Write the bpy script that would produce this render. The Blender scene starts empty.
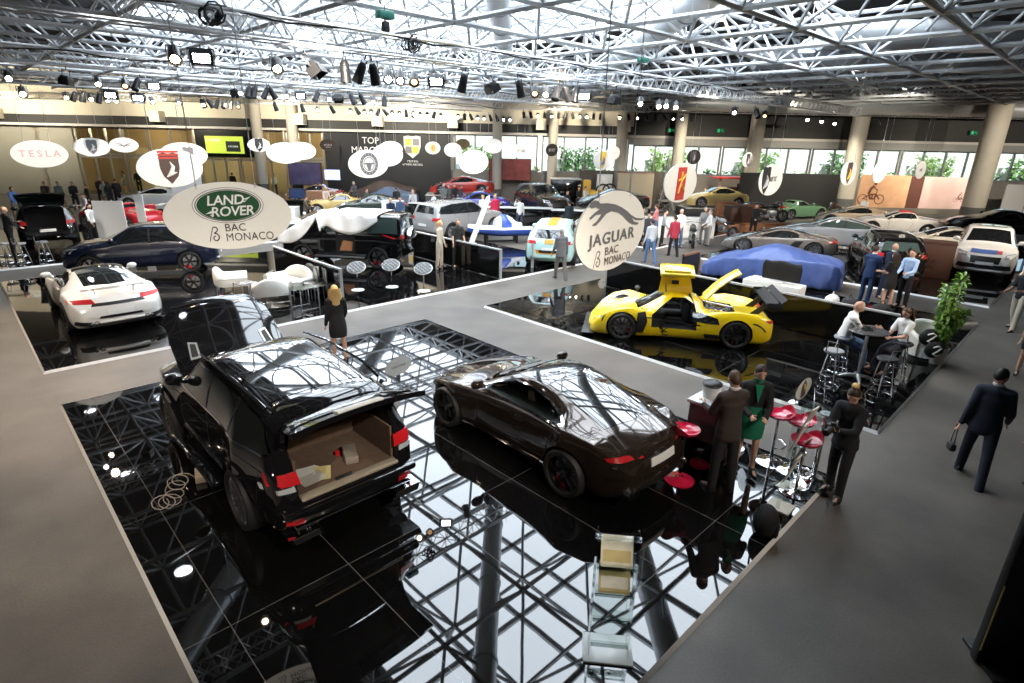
import bpy, bmesh, math, random
from math import sin, cos, pi, radians as R
from mathutils import Vector as V3, Matrix as M4, Euler
from mathutils.bvhtree import BVHTree
from mathutils import geometry as MG
random.seed(7)
SC = bpy.context.scene
COL = SC.collection

# ------------------------------------------------------------------ materials
def nod(m):
    m.use_nodes = True
    return m.node_tree.nodes, m.node_tree.links
def mat(name, col, rough=.5, metal=0, ior=1.45, coat=0, var=0, vscale=20, alpha=1, trans=0, bump=0):
    m = bpy.data.materials.new(name)
    n, l = nod(m)
    b = n['Principled BSDF']
    b.inputs['Base Color'].default_value = (*col, 1)
    b.inputs['Roughness'].default_value = rough
    b.inputs['Metallic'].default_value = metal
    b.inputs['IOR'].default_value = ior
    b.inputs['Coat Weight'].default_value = coat
    b.inputs['Coat Roughness'].default_value = .03
    b.inputs['Alpha'].default_value = alpha
    b.inputs['Transmission Weight'].default_value = trans
    if var or bump:
        tc = n.new('ShaderNodeTexCoord'); nz = n.new('ShaderNodeTexNoise')
        nz.inputs['Scale'].default_value = vscale; nz.inputs['Detail'].default_value = 4
        l.new(tc.outputs['Object'], nz.inputs['Vector'])
        if var:
            mx = n.new('ShaderNodeMix'); mx.data_type = 'RGBA'
            mx.inputs[6].default_value = (*[max(0, c * (1 - var)) for c in col], 1)
            mx.inputs[7].default_value = (*[min(1, c * (1 + var)) for c in col], 1)
            l.new(nz.outputs['Fac'], mx.inputs[0]); l.new(mx.outputs[2], b.inputs['Base Color'])
        if bump:
            bp = n.new('ShaderNodeBump'); bp.inputs['Strength'].default_value = bump; bp.inputs['Distance'].default_value = .01
            l.new(nz.outputs['Fac'], bp.inputs['Height']); l.new(bp.outputs[0], b.inputs['Normal'])
    return m
def emat(name, col, s):
    m = bpy.data.materials.new(name); n, l = nod(m); b = n['Principled BSDF']
    b.inputs['Base Color'].default_value = (*col, 1)
    b.inputs['Emission Color'].default_value = (*col, 1); b.inputs['Emission Strength'].default_value = s
    return m
_mc = {}
def paint(col, rough=.25, coat=1, metal=0):
    k = ('p', col, rough, coat, metal)
    if k not in _mc: _mc[k] = mat('car_paint', col, rough, metal, 1.5, coat, .06, 3)
    return _mc[k]
def cloth(col, rough=.85):
    k = ('c', col, rough)
    if k not in _mc: _mc[k] = mat('cloth', col, rough, var=.15, vscale=40, bump=.15)
    return _mc[k]
def plain(col, rough=.5, metal=0):
    k = ('s', col, rough, metal)
    if k not in _mc: _mc[k] = mat('plain', col, rough, metal, var=.05, vscale=8)
    return _mc[k]
GLASS = mat('tinted_glass', (.012, .014, .015), .03, 0, 1.6, 1, var=.1)
GLASSL = mat('greenish_glass', (.05, .075, .07), .03, 0, 1.6, 1, var=.1)
RUBBER = mat('rubber', (.012, .012, .012), .6, var=.2)
BLACKP = mat('black_plastic', (.01, .01, .01), .45, var=.2)
CHROME = mat('chrome', (.8, .8, .82), .08, 1, var=.03)
ALU = mat('aluminium', (.62, .63, .64), .35, 1, var=.06)
RIMD = mat('dark_rim', (.07, .07, .075), .22, .9, coat=.5, var=.1)
RIMS = mat('silver_rim', (.5, .5, .52), .25, .9, var=.05)
REDG = mat('red_lens', (.45, .01, .015), .3, 0, 1.3, .15, var=.15, vscale=30)
REDP = mat('red_caliper', (.6, .02, .02), .3, var=.1)
CLEARL = mat('lamp_lens', (.55, .57, .6), .06, .3, 1.5, 1, var=.25, vscale=25)
WHITEP = mat('white_plate', (.8, .8, .78), .4, var=.03)
WHITE = mat('white_laminate', (.78, .77, .74), .35, var=.03)
def sheet_glass(name, tint, ior=1.45):
    """thin clear pane: see-through with a fresnel gloss"""
    m = bpy.data.materials.new(name); n, l = nod(m); n.remove(n['Principled BSDF']); o = n['Material Output']
    t = n.new('ShaderNodeBsdfTransparent'); t.inputs[0].default_value = (*tint, 1); g = n.new('ShaderNodeBsdfGlossy'); g.inputs['Roughness'].default_value = .03
    lw = n.new('ShaderNodeLayerWeight'); lw.inputs[0].default_value = .5; pw = n.new('ShaderNodeMath'); pw.operation = 'POWER'; pw.inputs[1].default_value = 4; l.new(lw.outputs['Facing'], pw.inputs[0])
    f = n.new('ShaderNodeMath'); f.operation = 'MULTIPLY_ADD'; f.inputs[1].default_value = .8; f.inputs[2].default_value = ((ior - 1) / (ior + 1)) ** 2; l.new(pw.outputs[0], f.inputs[0]); x = n.new('ShaderNodeMixShader')
    l.new(f.outputs[0], x.inputs[0]); l.new(t.outputs[0], x.inputs[1]); l.new(g.outputs[0], x.inputs[2]); l.new(x.outputs[0], o.inputs[0]); return m
CLEAR = sheet_glass('clear_acrylic', (.90, .93, .92), 1.6)
SILVER = mat('silver_tube', (.55, .56, .58), .3, .8, var=.05)
PAPER = mat('paper', (.75, .74, .68), .6, var=.05)
LEATHERW = mat('white_leather', (.8, .78, .72), .45, var=.04, vscale=15, bump=.1)
LEATHERB = mat('black_leather', (.02, .02, .02), .4, var=.2, vscale=15, bump=.1)

# ------------------------------------------------------------------ mesh building
class MB:
    def __init__(s): s.v = []; s.f = []; s.m = []; s.M = M4.Identity(4); s.mi = 0
    def add(s, vs, fs):
        b = len(s.v); s.v += [tuple(s.M @ V3(p)) for p in vs]
        s.f += [tuple(b + i for i in f) for f in fs]; s.m += [s.mi] * len(fs); return s
    def box(s, c, d, bev=0, taper=1):
        x, y, z = d[0] / 2, d[1] / 2, d[2] / 2
        if bev:
            b = min(bev, x * .98, y * .98, z * .98); bm = bmesh.new()
            bmesh.ops.create_cube(bm, size=1)
            for v in bm.verts: v.co = V3((v.co.x * 2 * x, v.co.y * 2 * y, v.co.z * 2 * z))
            bmesh.ops.bevel(bm, geom=bm.edges[:], offset=b, segments=2, affect='EDGES', profile=.5)
            bm.verts.ensure_lookup_table()
            vs = []
            for v in bm.verts:
                t = 1 if v.co.z < 0 else taper
                vs.append((c[0] + v.co.x * t, c[1] + v.co.y * t, c[2] + v.co.z))
            fs = [tuple(v.index for v in f.verts) for f in bm.faces]; bm.free(); return s.add(vs, fs)
        vs = [(c[0] + i * x * (taper if k > 0 else 1), c[1] + j * y * (taper if k > 0 else 1), c[2] + k * z) for k in (-1, 1) for i, j in ((-1, -1), (1, -1), (1, 1), (-1, 1))]
        return s.add(vs, [(3, 2, 1, 0), (4, 5, 6, 7), (0, 1, 5, 4), (1, 2, 6, 5), (2, 3, 7, 6), (3, 0, 4, 7)])
    def tube(s, p, q, r, n=8, r2=None, cap=True):
        p, q = V3(p), V3(q); d = q - p
        if d.length < 1e-6: return s
        a = d.to_track_quat('Z', 'Y').to_matrix(); r2 = r if r2 is None else r2; vs = []
        for c, rr in ((p, r), (q, r2)):
            vs += [c + a @ V3((rr * cos(2 * pi * i / n), rr * sin(2 * pi * i / n), 0)) for i in range(n)]
        fs = [(i, (i + 1) % n, n + (i + 1) % n, n + i) for i in range(n)]
        if cap: fs += [tuple(range(n - 1, -1, -1)), tuple(range(n, 2 * n))]
        return s.add(vs, fs)
    def path(s, pts, r, n=8, close=False):
        pts = [V3(p) for p in pts]; k = len(pts); vs = []; up = None
        for i, p in enumerate(pts):
            a = pts[(i - 1) % k] if close or i else p; b = pts[(i + 1) % k] if close or i < k - 1 else p
            d = (b - a).normalized(); x = d.orthogonal().normalized() if up is None else (up - d * up.dot(d)).normalized()
            up = x; y = d.cross(x); rr = r[i] if isinstance(r, (list, tuple)) else r
            vs += [p + (x * cos(2 * pi * j / n) + y * sin(2 * pi * j / n)) * rr for j in range(n)]
        fs = []
        for i in range(k if close else k - 1):
            o, o2 = i * n, ((i + 1) % k) * n
            fs += [(o + j, o + (j + 1) % n, o2 + (j + 1) % n, o2 + j) for j in range(n)]
        if not close: fs += [tuple(range(n - 1, -1, -1)), tuple(range((k - 1) * n, k * n))]
        return s.add(vs, fs)
    def lathe(s, prof, n=24, axis='Z', c=(0, 0, 0), a0=0, a1=2 * pi):
        full = abs(a1 - a0 - 2 * pi) < 1e-6; k = len(prof); vs = []; m = n if full else n + 1
        for i in range(m):
            t = a0 + (a1 - a0) * i / n
            for r, h in prof:
                p = (r * cos(t), r * sin(t), h)
                if axis == 'Y': p = (p[0], p[2], -p[1])
                if axis == 'X': p = (p[2], p[0], p[1])
                vs.append((p[0] + c[0], p[1] + c[1], p[2] + c[2]))
        fs = []
        for i in range(n):
            o, o2 = i * k, ((i + 1) % m) * k
            fs += [(o + j, o2 + j, o2 + j + 1, o + j + 1) for j in range(k - 1)]
        return s.add(vs, fs)
    def ell(s, c, r, n=12, m=8):
        prof = [(cos(-pi / 2 + pi * j / m), sin(-pi / 2 + pi * j / m)) for j in range(m + 1)]; vs = []; k = m + 1
        for i in range(n):
            t = 2 * pi * i / n
            vs += [(c[0] + r[0] * a * cos(t), c[1] + r[1] * a * sin(t), c[2] + r[2] * b) for a, b in prof]
        return s.add(vs, [(i * k + j, ((i + 1) % n) * k + j, ((i + 1) % n) * k + j + 1, i * k + j + 1) for i in range(n) for j in range(m)])
    def prism(s, poly, h0, h1, axis='Z'):
        n = len(poly)
        def P(a, b, h): return {'Z': (a, b, h), 'Y': (a, h, b), 'X': (h, a, b)}[axis]
        vs = [P(a, b, h0) for a, b in poly] + [P(a, b, h1) for a, b in poly]
        fs = [(i, (i + 1) % n, n + (i + 1) % n, n + i) for i in range(n)] + [tuple(range(n - 1, -1, -1)), tuple(range(n, 2 * n))]
        return s.add(vs, fs)
    def grid(s, fn, nu, nv):
        vs = [fn(i / nu, j / nv) for i in range(nu + 1) for j in range(nv + 1)]
        return s.add(vs, [(i * (nv + 1) + j, (i + 1) * (nv + 1) + j, (i + 1) * (nv + 1) + j + 1, i * (nv + 1) + j + 1) for i in range(nu) for j in range(nv)])
    def mesh(s, name, mats, smooth=40, fix=True):
        me = bpy.data.meshes.new(name); me.from_pydata(s.v, [], s.f)
        for m in (mats if isinstance(mats, (list, tuple)) else [mats]): me.materials.append(m)
        me.polygons.foreach_set('material_index', s.m)
        if fix:
            bm = bmesh.new(); bm.from_mesh(me)
            bmesh.ops.remove_doubles(bm, verts=bm.verts, dist=1e-5)
            bmesh.ops.recalc_face_normals(bm, faces=bm.faces); bm.to_mesh(me); bm.free()
        if smooth:
            me.polygons.foreach_set('use_smooth', [True] * len(me.polygons)); me.set_sharp_from_angle(angle=R(smooth))
        me.update(); return me
    def build(s, name, mats, parent=None, smooth=40, fix=True):
        return link(name, s.mesh(name, mats, smooth, fix), parent)
def link(name, me, parent=None, loc=None, rot=None):
    o = bpy.data.objects.new(name, me); COL.objects.link(o)
    if parent: o.parent = parent
    if loc is not None: o.location = loc
    if rot is not None: o.rotation_euler = rot
    return o
def tag(o, label, cat, group=None, kind=None):
    if label: o['label'] = label
    if cat: o['category'] = cat
    if group: o['group'] = group
    if kind: o['kind'] = kind
    return o
def thing(name, label, cat, loc=(0, 0, 0), rz=0, group=None):
    o = bpy.data.objects.new(name, None); COL.objects.link(o); o.empty_display_size = .1
    o.location = loc; o.rotation_euler = (0, 0, rz)
    return tag(o, label, cat, group)
KIDS = {}
def dup(root, loc, rz=0, label=None, group=None):
    def cp(o, par):
        c = o.copy(); COL.objects.link(c)
        if par: c.parent = par
        for ch in o.children: cp(ch, c)
        return c
    c = cp(root, None); c.location = loc; c.rotation_euler = (0, 0, rz)
    if label: c['label'] = label
    if group: c['group'] = group
    return c
def struct(name, mb, m, smooth=0):
    o = mb.build(name, m, None, smooth); o['kind'] = 'structure'; return o
_tc = {}
def text_mb(mb, s, size, M, ext=.004, shear=0, bold=0, space=1, align='CENTER', sx=1):
    key = (s, shear, bold, space, align)
    if key not in _tc:
        cu = bpy.data.curves.new('t', 'FONT'); cu.body = s; cu.size = 1; cu.align_x = align; cu.align_y = 'CENTER'; cu.resolution_u = 3
        cu.shear = shear; cu.offset = bold; cu.space_character = space
        o = bpy.data.objects.new('t', cu); COL.objects.link(o)
        me = bpy.data.meshes.new_from_object(o.evaluated_get(bpy.context.evaluated_depsgraph_get()))
        _tc[key] = ([v.co.copy() for v in me.vertices], [tuple(p.vertices) for p in me.polygons])
        bpy.data.objects.remove(o); bpy.data.curves.remove(cu); bpy.data.meshes.remove(me)
    vs, fs = _tc[key]; old = mb.M; mb.M = old @ M
    mb.add([(v.x * size * sx, v.y * size, ext) for v in vs], fs); mb.M = old
def applied(o):
    """evaluated mesh of a temporary object, which is then removed"""
    me = bpy.data.meshes.new_from_object(o.evaluated_get(bpy.context.evaluated_depsgraph_get()))
    old = o.data; bpy.data.objects.remove(o); bpy.data.meshes.remove(old); return me
def lerpk(keys, x):
    if x <= keys[0][0]: return keys[0][1]
    for (a, b), (c, d) in zip(keys, keys[1:]):
        if x <= c: return b + (d - b) * (x - a) / (c - a) if c > a else d
    return keys[-1][1]
# camera constants (1024x683 frame) and a helper: the floor point seen at a pixel
CF, CP, CR, CY, CH = 571.03, .341550, .020973, .797344, 4.6
_f = V3((cos(CY) * cos(CP), sin(CY) * cos(CP), -sin(CP))); _r0 = V3((sin(CY), -cos(CY), 0)); _u0 = _r0.cross(_f)
_r = _r0 * cos(CR) + _u0 * sin(CR); _u = _u0 * cos(CR) - _r0 * sin(CR)
HU = V3((sin(CY), -cos(CY), 0)); HV = V3((cos(CY), sin(CY), 0))      # hall axes: along / towards the far wall
def ray(x, y): return _f + _r * ((x - 512) / CF) - _u * ((y - 341.5) / CF)
def gp(x, y, z=0):
    d = ray(x, y); t = (z - CH) / d.z; return V3((d.x * t, d.y * t, z))
def dp(x, y, depth): return ray(x, y) * depth + V3((0, 0, CH))
def hall(u, v, z=0): return HU * u + HV * v + V3((0, 0, z))
def wallpt(x, y, v):
    d = ray(x, y); t = v / d.dot(HV); p = d * t; return p.dot(HU), CH + p.z
HRZ = CY - pi / 2     # rotation that turns local x into the hall's u axis (local y -> v)
SKY_E = 7.0; EXPO = 0.32; SPOT_K = 1.0
# ------------------------------------------------------------------ the hall
def node_mat(name):
    m = bpy.data.materials.new(name); n, l = nod(m); return m, n, l, n['Principled BSDF']
def carpet():
    m, n, l, b = node_mat('carpet'); tc = n.new('ShaderNodeTexCoord')
    a = n.new('ShaderNodeTexNoise'); a.inputs['Scale'].default_value = .9; a.inputs['Detail'].default_value = 3
    c = n.new('ShaderNodeTexNoise'); c.inputs['Scale'].default_value = 38; c.inputs['Detail'].default_value = 2
    l.new(tc.outputs['Object'], a.inputs['Vector']); l.new(tc.outputs['Object'], c.inputs['Vector'])
    r = n.new('ShaderNodeValToRGB'); r.color_ramp.elements[0].color = (.088, .073, .058, 1); r.color_ramp.elements[1].color = (.150, .128, .105, 1)
    r.color_ramp.elements[0].position = .35; r.color_ramp.elements[1].position = .65
    l.new(a.outputs['Fac'], r.inputs[0]); mx = n.new('ShaderNodeMix'); mx.data_type = 'RGBA'; mx.blend_type = 'MULTIPLY'; mx.inputs[0].default_value = .5
    l.new(r.outputs[0], mx.inputs[6]); l.new(c.outputs['Fac'], mx.inputs[7]); l.new(mx.outputs[2], b.inputs['Base Color'])
    b.inputs['Roughness'].default_value = .5; b.inputs['Sheen Weight'].default_value = .15
    bp = n.new('ShaderNodeBump'); bp.inputs['Strength'].default_value = .25; bp.inputs['Distance'].default_value = .005
    l.new(c.outputs['Fac'], bp.inputs['Height']); l.new(bp.outputs[0], b.inputs['Normal']); return m
def gloss_floor():
    """black mirror boards with fine seams"""
    m, n, l, b = node_mat('black_gloss_boards'); tc = n.new('ShaderNodeTexCoord'); sp = n.new('ShaderNodeSeparateXYZ'); l.new(tc.outputs['Object'], sp.inputs[0])
    def seam(sock, step, off):
        a = n.new('ShaderNodeMath'); a.operation = 'ADD'; a.inputs[1].default_value = off + 100 * step; l.new(sp.outputs[sock], a.inputs[0])
        d = n.new('ShaderNodeMath'); d.operation = 'MODULO'; d.inputs[1].default_value = step; l.new(a.outputs[0], d.inputs[0])
        c = n.new('ShaderNodeMath'); c.operation = 'LESS_THAN'; c.inputs[1].default_value = .009; l.new(d.outputs[0], c.inputs[0]); return c
    x, y = seam(0, 1.27, -.35), seam(1, 2.44, -.5); mx = n.new('ShaderNodeMath'); mx.operation = 'MAXIMUM'; l.new(x.outputs[0], mx.inputs[0]); l.new(y.outputs[0], mx.inputs[1])
    cm = n.new('ShaderNodeMix'); cm.data_type = 'RGBA'; cm.inputs[6].default_value = (.004, .004, .0042, 1); cm.inputs[7].default_value = (.10, .10, .10, 1)
    l.new(mx.outputs[0], cm.inputs[0]); l.new(cm.outputs[2], b.inputs['Base Color'])
    nz = n.new('ShaderNodeTexNoise'); nz.inputs['Scale'].default_value = 1.2; l.new(tc.outputs['Object'], nz.inputs['Vector'])
    bp = n.new('ShaderNodeBump'); bp.inputs['Strength'].default_value = .012; bp.inputs['Distance'].default_value = .05; l.new(nz.outputs['Fac'], bp.inputs['Height'])
    l.new(bp.outputs[0], b.inputs['Normal'])
    b.inputs['Roughness'].default_value = .02; b.inputs['IOR'].default_value = 1.7; b.inputs['Specular IOR Level'].default_value = .5
    return m
PODZ = .05
BLACKF = gloss_floor()
mb = MB(); mb.box((20, 20, -.1), (130, 130, .2)); struct('floor', mb, carpet())
POD_L = []
def podz(p): return PODZ if any(a < p.x < c and b < p.y < d for a, b, c, d in POD_L) else 0
def platform(label, x0, y0, x1, y1, group=None, fm=None):
    POD_L.append((x0, y0, x1, y1))
    t = thing('display_platform', label, 'platform', ((x0 + x1) / 2, (y0 + y1) / 2, 0), 0, group); sx, sy = x1 - x0, y1 - y0
    mb = MB(); mb.box((0, 0, PODZ / 2), (sx - .068, sy - .068, PODZ)); mb.build('deck', fm or BLACKF, t, 0)
    for s in (1, -1):
        mb = MB(); mb.add([(-sx / 2, s * sy / 2, 0), (sx / 2, s * sy / 2, 0), (sx / 2 - .034, s * (sy / 2 - .034), PODZ + .004), (-sx / 2 + .034, s * (sy / 2 - .034), PODZ + .004)], [(0, 1, 2, 3)])
        mb.build('edge_trim', TRIMW, t, 0)
        mb = MB(); mb.add([(s * sx / 2, -sy / 2, 0), (s * sx / 2, sy / 2, 0), (s * (sx / 2 - .034), sy / 2 - .034, PODZ + .004), (s * (sx / 2 - .034), -sy / 2 + .034, PODZ + .004)], [(0, 1, 2, 3)])
        mb.build('edge_trim', TRIMW, t, 0)
    return t
TRIMW = mat('pale_edge_trim', (.88, .87, .85), .3, 0, 1.5, .4, var=.03)
platform('glossy black platform carrying the black SUV and the dark coupe', .63, 1.85, 8.46, 11.97)
platform('glossy black platform under the yellow sports car and bar table', 10.46, 1.81, 20.0, 11.91)
platform('glossy black platform under the white coupe, blue SUV and white armchairs', .62, 13.93, 17.6, 23.7)
platform('glossy black platform far behind the dark blue SUV with an open-tailgate car', -6, 25.8, 13.2, 36.5)
platform('glossy black platform with the grey wedge supercar and white SUV', 22.2, 1.9, 40, 11.9)
platform('glossy black platform behind the walkway with the motorcycles', 22.4, 14, 33, 23)
platform('glossy black platform of the classic cars near the far wall', 15.5, 26, 26, 33)
# partitions between stands
PARTG = mat('partition_cap', (.42, .42, .41), .5, var=.08); PARTB = mat('partition_gloss', (.006, .006, .006), .08, 0, 1.5, .5, var=.2)
def partition(label, x, y0, x1, y1, h, z=PODZ, w=.09):
    cx, cy = (x + x1) / 2, (y0 + y1) / 2; L = math.hypot(x1 - x, y1 - y0); t = thing('stand_divider', label, 'divider', (cx, cy, z), math.atan2(y1 - y0, x1 - x))
    mb = MB(); mb.box((0, 0, h / 2), (L - .12, w * .7, h - .05)); mb.build('panel', PARTB, t, 0)
    mb = MB(); mb.box((0, 0, h), (L, w, .05), .008); mb.build('top_rail', PARTG, t, 0)
    for s in (1, -1):
        mb = MB(); mb.box((s * (L / 2 - .03), 0, h / 2 - .0125), (.06, w, h - .025), .006); mb.build('end_post', PARTG, t, 0)
    return t
partition('black low divider wall behind the yellow sports car and the bar table', 15.1, 2.5, 15.1, 11.1, .92)
partition('black low divider beside the off-roader, ending by the man in black', 13.08, 14.0, 13.08, 19.2, 1.0)
partition('black low divider behind the white armchairs', 7.5, 14.6, 7.5, 19.2, 1.0)
partition('grey-capped divider at the back of the covered car near the walkway', 15.2, 14.6, 17.5, 14.6, .9)
# --- walls (hall axes: u along the far wall, v towards it)
FV = 43
CONC = mat('pale_concrete', (.34, .325, .27), .75, var=.12, vscale=.6); BEIGE = mat('beige_plaster', (.72, .65, .52), .7, var=.05, vscale=1)
DARKW = mat('dark_band', (.035, .034, .033), .6, var=.2, vscale=2); BLK = mat('black_wall', (.018, .018, .02), .6, var=.15, vscale=2)
GREYW = mat('grey_lintel', (.30, .30, .29), .6, var=.06, vscale=2)
def hbox(mb, u0, u1, v0, v1, z0, z1, bev=0):
    mb.M = M4.Rotation(HRZ, 4, 'Z'); mb.box(((u0 + u1) / 2, (v0 + v1) / 2, (z0 + z1) / 2), (abs(u1 - u0), abs(v1 - v0), abs(z1 - z0)), bev); mb.M = M4.Identity(4)
mb = MB(); hbox(mb, -52, -31.6, FV, FV + .4, 0, 5); struct('wall_concrete', mb, CONC)
mb = MB(); hbox(mb, -52, 8.2, FV - .3, FV + .3, 5.55, 12); struct('wall_upper', mb, BEIGE)
mb = MB()
for u in (-36.2, -24.9, -15, -9.6, -4.4, 1.7, 7.5): hbox(mb, u - .35, u + .35, FV - 1.1, FV - .3, 5.2, 5.9)
struct('trim_1', mb, BEIGE)
mb = MB(); hbox(mb, -52, 8.2, FV - .35, FV + .3, 4.98, 5.55); hbox(mb, 8.2, 52, FV - .35, FV + .3, 4.95, 12); struct('wall_band', mb, DARKW)
mb = MB(); hbox(mb, -52, 52, FV - .5, FV + .3, 4.82, 4.98); struct('trim_2', mb, mat('pale_trim', (.6, .58, .54), .5, var=.05))
mb = MB(); hbox(mb, 8, 52, FV - .42, FV + .25, 4.35, 4.82); struct('wall_lintel', mb, GREYW)
mb = MB(); hbox(mb, -13.6, -4.7, FV - .25, FV + .2, 0, 4.82); struct('wall_black', mb, BLK)
mb = MB(); hbox(mb, -4.7, 52, FV, FV + .3, 0, 2.35); struct('wall_sill', mb, mat('sill_wall', (.22, .2, .18), .7, var=.1, vscale=1))
mb = MB(); hbox(mb, -52.4, -52, -12, FV + .4, 0, 12); struct('wall_left', mb, plain((.12, .115, .105), .8))
mb = MB(); hbox(mb, 52, 52.4, -12, FV + .4, 0, 12); struct('wall_right', mb, plain((.10, .10, .10), .8))
mb = MB(); hbox(mb, -52.4, 52.4, -12.4, -12, 0, 12); struct('wall_rear', mb, plain((.08, .08, .08), .8))
# window band and entrance glazing
WG = sheet_glass('window_glass', (.88, .94, .91), 1.3)
FRM = mat('window_frame', (.20, .20, .19), .4, .5, var=.08)
wi = 0
for u0, u1, z0, z1 in [(-4.4, 1.5, 2.35, 4.82), (1.9, 8.0, 2.35, 4.82), (8.4, 14.6, 2.35, 4.35), (14.8, 21, 2.35, 4.35), (21.2, 27.4, 2.35, 4.35), (27.6, 33.8, 2.35, 4.35), (34, 40.2, 2.35, 4.35), (40.4, 46.6, 2.35, 4.35)]:
    wi += 1; w = MB(); n = 4
    for i in range(n + 1):
        u = u0 + (u1 - u0) * i / n; hbox(w, u - .05, u + .05, FV + .02, FV + .16, z0, z1)
    for z in (z0 + .04, z1 - .04): hbox(w, u0, u1, FV + .02, FV + .16, z - .05, z + .05)
    o = w.build('window_%d' % wi, FRM, None, 0); o['kind'] = 'structure'
    g = MB(); hbox(g, u0, u1, FV + .08, FV + .09, z0, z1); g.build('glass', WG, o, 0)
di = 0
WARM = mat('foyer_wall', (.50, .37, .22), .7, var=.12, vscale=.5)
for u0, u1 in [(-31.4, -28.2), (-28.0, -23.0), (-19.8, -16.6), (-16.4, -13.8), (-22.8, -20.0)]:
    di += 1; w = MB(); n = 3
    for i in range(n + 1):
        u = u0 + (u1 - u0) * i / n; hbox(w, u - .05, u + .05, FV, FV + .14, 0, 4.82)
    for z in (2.75, 2.95, .06, 4.75): hbox(w, u0, u1, FV, FV + .14, z - .06, z + .06)
    o = w.build('door_%d' % di, mat('door_frame', (.45, .45, .43), .35, .7, var=.06) if di == 1 else bpy.data.materials['door_frame'], None, 0); o['kind'] = 'structure'
    g = MB(); hbox(g, u0, u1, FV + .06, FV + .07, .1, 4.7); g.build('glass', WG, o, 0)
# foyer behind the doors (lit warm), outdoors behind the windows
mb = MB(); hbox(mb, -34, -5, FV + 5, FV + 5.2, 0, 6); struct('wall_foyer', mb, WARM)
mb = MB(); hbox(mb, -34, -5, FV + .5, FV + 5.2, 5.2, 5.4); struct('ceiling_foyer', mb, plain((.6, .55, .45), .8))
mb = MB(); hbox(mb, -34.3, -34, FV, FV + 5.2, 0, 6); hbox(mb, -5, -4.8, FV + .3, FV + 5.2, 0, 6); struct('wall_foyer_side', mb, WARM)
LEAF = [mat('leaves', c, .6, var=.4, vscale=3) for c in ((.10, .20, .03), (.16, .24, .05), (.05, .12, .03))]
TERR = mat('terrace_stone', (.55, .54, .5), .7, var=.15, vscale=1)
mb = MB(); hbox(mb, -5, 55, FV + 9, FV + 14, 0, 1.6); hbox(mb, -5, 55, FV + 11, FV + 14, 1.6, 3.0); hbox(mb, -5, 55, FV + 12.6, FV + 14, 3, 4.2); struct('outside_terrace', mb, TERR)
rng = random.Random(3)
for ui in range(15):
    mb = MB(); u = -3 + ui * 4 + rng.uniform(-.6, .6); v = FV + (7.4 if ui % 2 else 10.2); z0 = .1 if ui % 2 else 1.6
    for i in range(520):
        a, b = rng.uniform(0, 2 * pi), rng.uniform(-1, 1); rr = rng.uniform(.55, 1.0); p = V3((u + 1.7 * rr * cos(a), v + .8 * rr * sin(a), z0 + 1.25 + 1.2 * b * rr)); s = rng.uniform(.10, .22)
        d1 = V3((rng.uniform(-1, 1), rng.uniform(-1, 1), rng.uniform(-1, 1))).normalized() * s; d2 = d1.orthogonal().normalized() * s * .6
        P_ = [hall(*q) for q in (p - d1, p + d2, p + d1, p - d2)]; mb.add(P_, [(0, 1, 2, 3)])
    mb.M = M4.Identity(4); b = hall(u, v, z0); mb.tube(b - V3((0, 0, .1)), b + V3((0, 0, 1.6)), .09)
    tag(mb.build('garden_bush', LEAF[ui % 3], None, 0, False), 'green leafy bush outside the far windows', 'bush', 'bushes outside the windows')
# columns
COLM = mat('column_plaster', (.50, .46, .39), .7, var=.08, vscale=2); COLB = mat('column_base', (.12, .12, .115), .6, var=.1)
for px, v, r, lab in [(985, 36, .60, 'pale round column right of the cyclist posters'), (852, 40, .52, 'pale round column between the classic green roadster and the cyclist poster'), (752, 41, .47, 'pale round column behind the black display wall'), (677, 41.5, .40, 'pale round column behind the tilted round sign with red plaque'),
                      (596 - 44, 42, .33, 'beige column among the far windows by the shelves'), (403 + 94, 42, .33, 'beige column beside the black far wall'), (620, 42.2, .4, 'beige column between window bays behind the yellow machine'), (261, 42.2, .36, 'pale column in front of the entrance glazing beside the dark shield sign'), (296, 42.2, .36, 'pale column left of the black far wall by the picture wall')]:
    u, _ = wallpt(px, 165, v); p = hall(u, v); t = thing('column', lab, 'column', p)
    mb = MB(); mb.lathe([(0, 1.2), (r, 1.2), (r, 9), (0, 9)], 28); mb.build('shaft', COLM, t)
    mb = MB(); mb.lathe([(0, 0), (r + .015, 0), (r + .015, 1.2), (0, 1.2)], 28); mb.build('base', COLB, t)
# --- roof: dark ceiling with a big skylight over the middle, tubular space frame below
ZB, ZT, ZR, PIT = 7.0, 8.35, 9.0, 2.65
X0, Y0 = 11.57 - 2.65 * 9, 3.2 - 2.65 * 5
SKX = (5.6, 21.6); SKY_ = (4.4, 33.5)
CEIL = mat('dark_ceiling', (.05, .05, .052), .8, var=.15, vscale=.5)
mb = MB(); A_, B_, C_, D_ = [V3((x, y, ZR)) for x, y in ((SKX[0], SKY_[0]), (SKX[1], SKY_[0]), (SKX[1], SKY_[1]), (SKX[0], SKY_[1]))]
NL, NR, FR, FL = hall(-52.4, -12.4, ZR), hall(52.4, -12.4, ZR), hall(52.4, FV + .3, ZR), hall(-52.4, FV + .3, ZR)
for q in ((A_, NL, NR), (A_, NR, B_), (B_, NR, FR), (B_, FR, C_), (C_, FR, FL), (C_, FL, D_), (D_, FL, NL), (D_, NL, A_)): mb.add([*q, *[v + V3((0, 0, .2)) for v in q]], [(0, 1, 2), (5, 4, 3)])
struct('ceiling', mb, CEIL)
SKYM = emat('skylight_pane', (.82, .91, 1.0), SKY_E)
mb = MB(); n1, n2 = 8, 12; dx, dy = (SKX[1] - SKX[0]) / n1, (SKY_[1] - SKY_[0]) / n2
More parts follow.
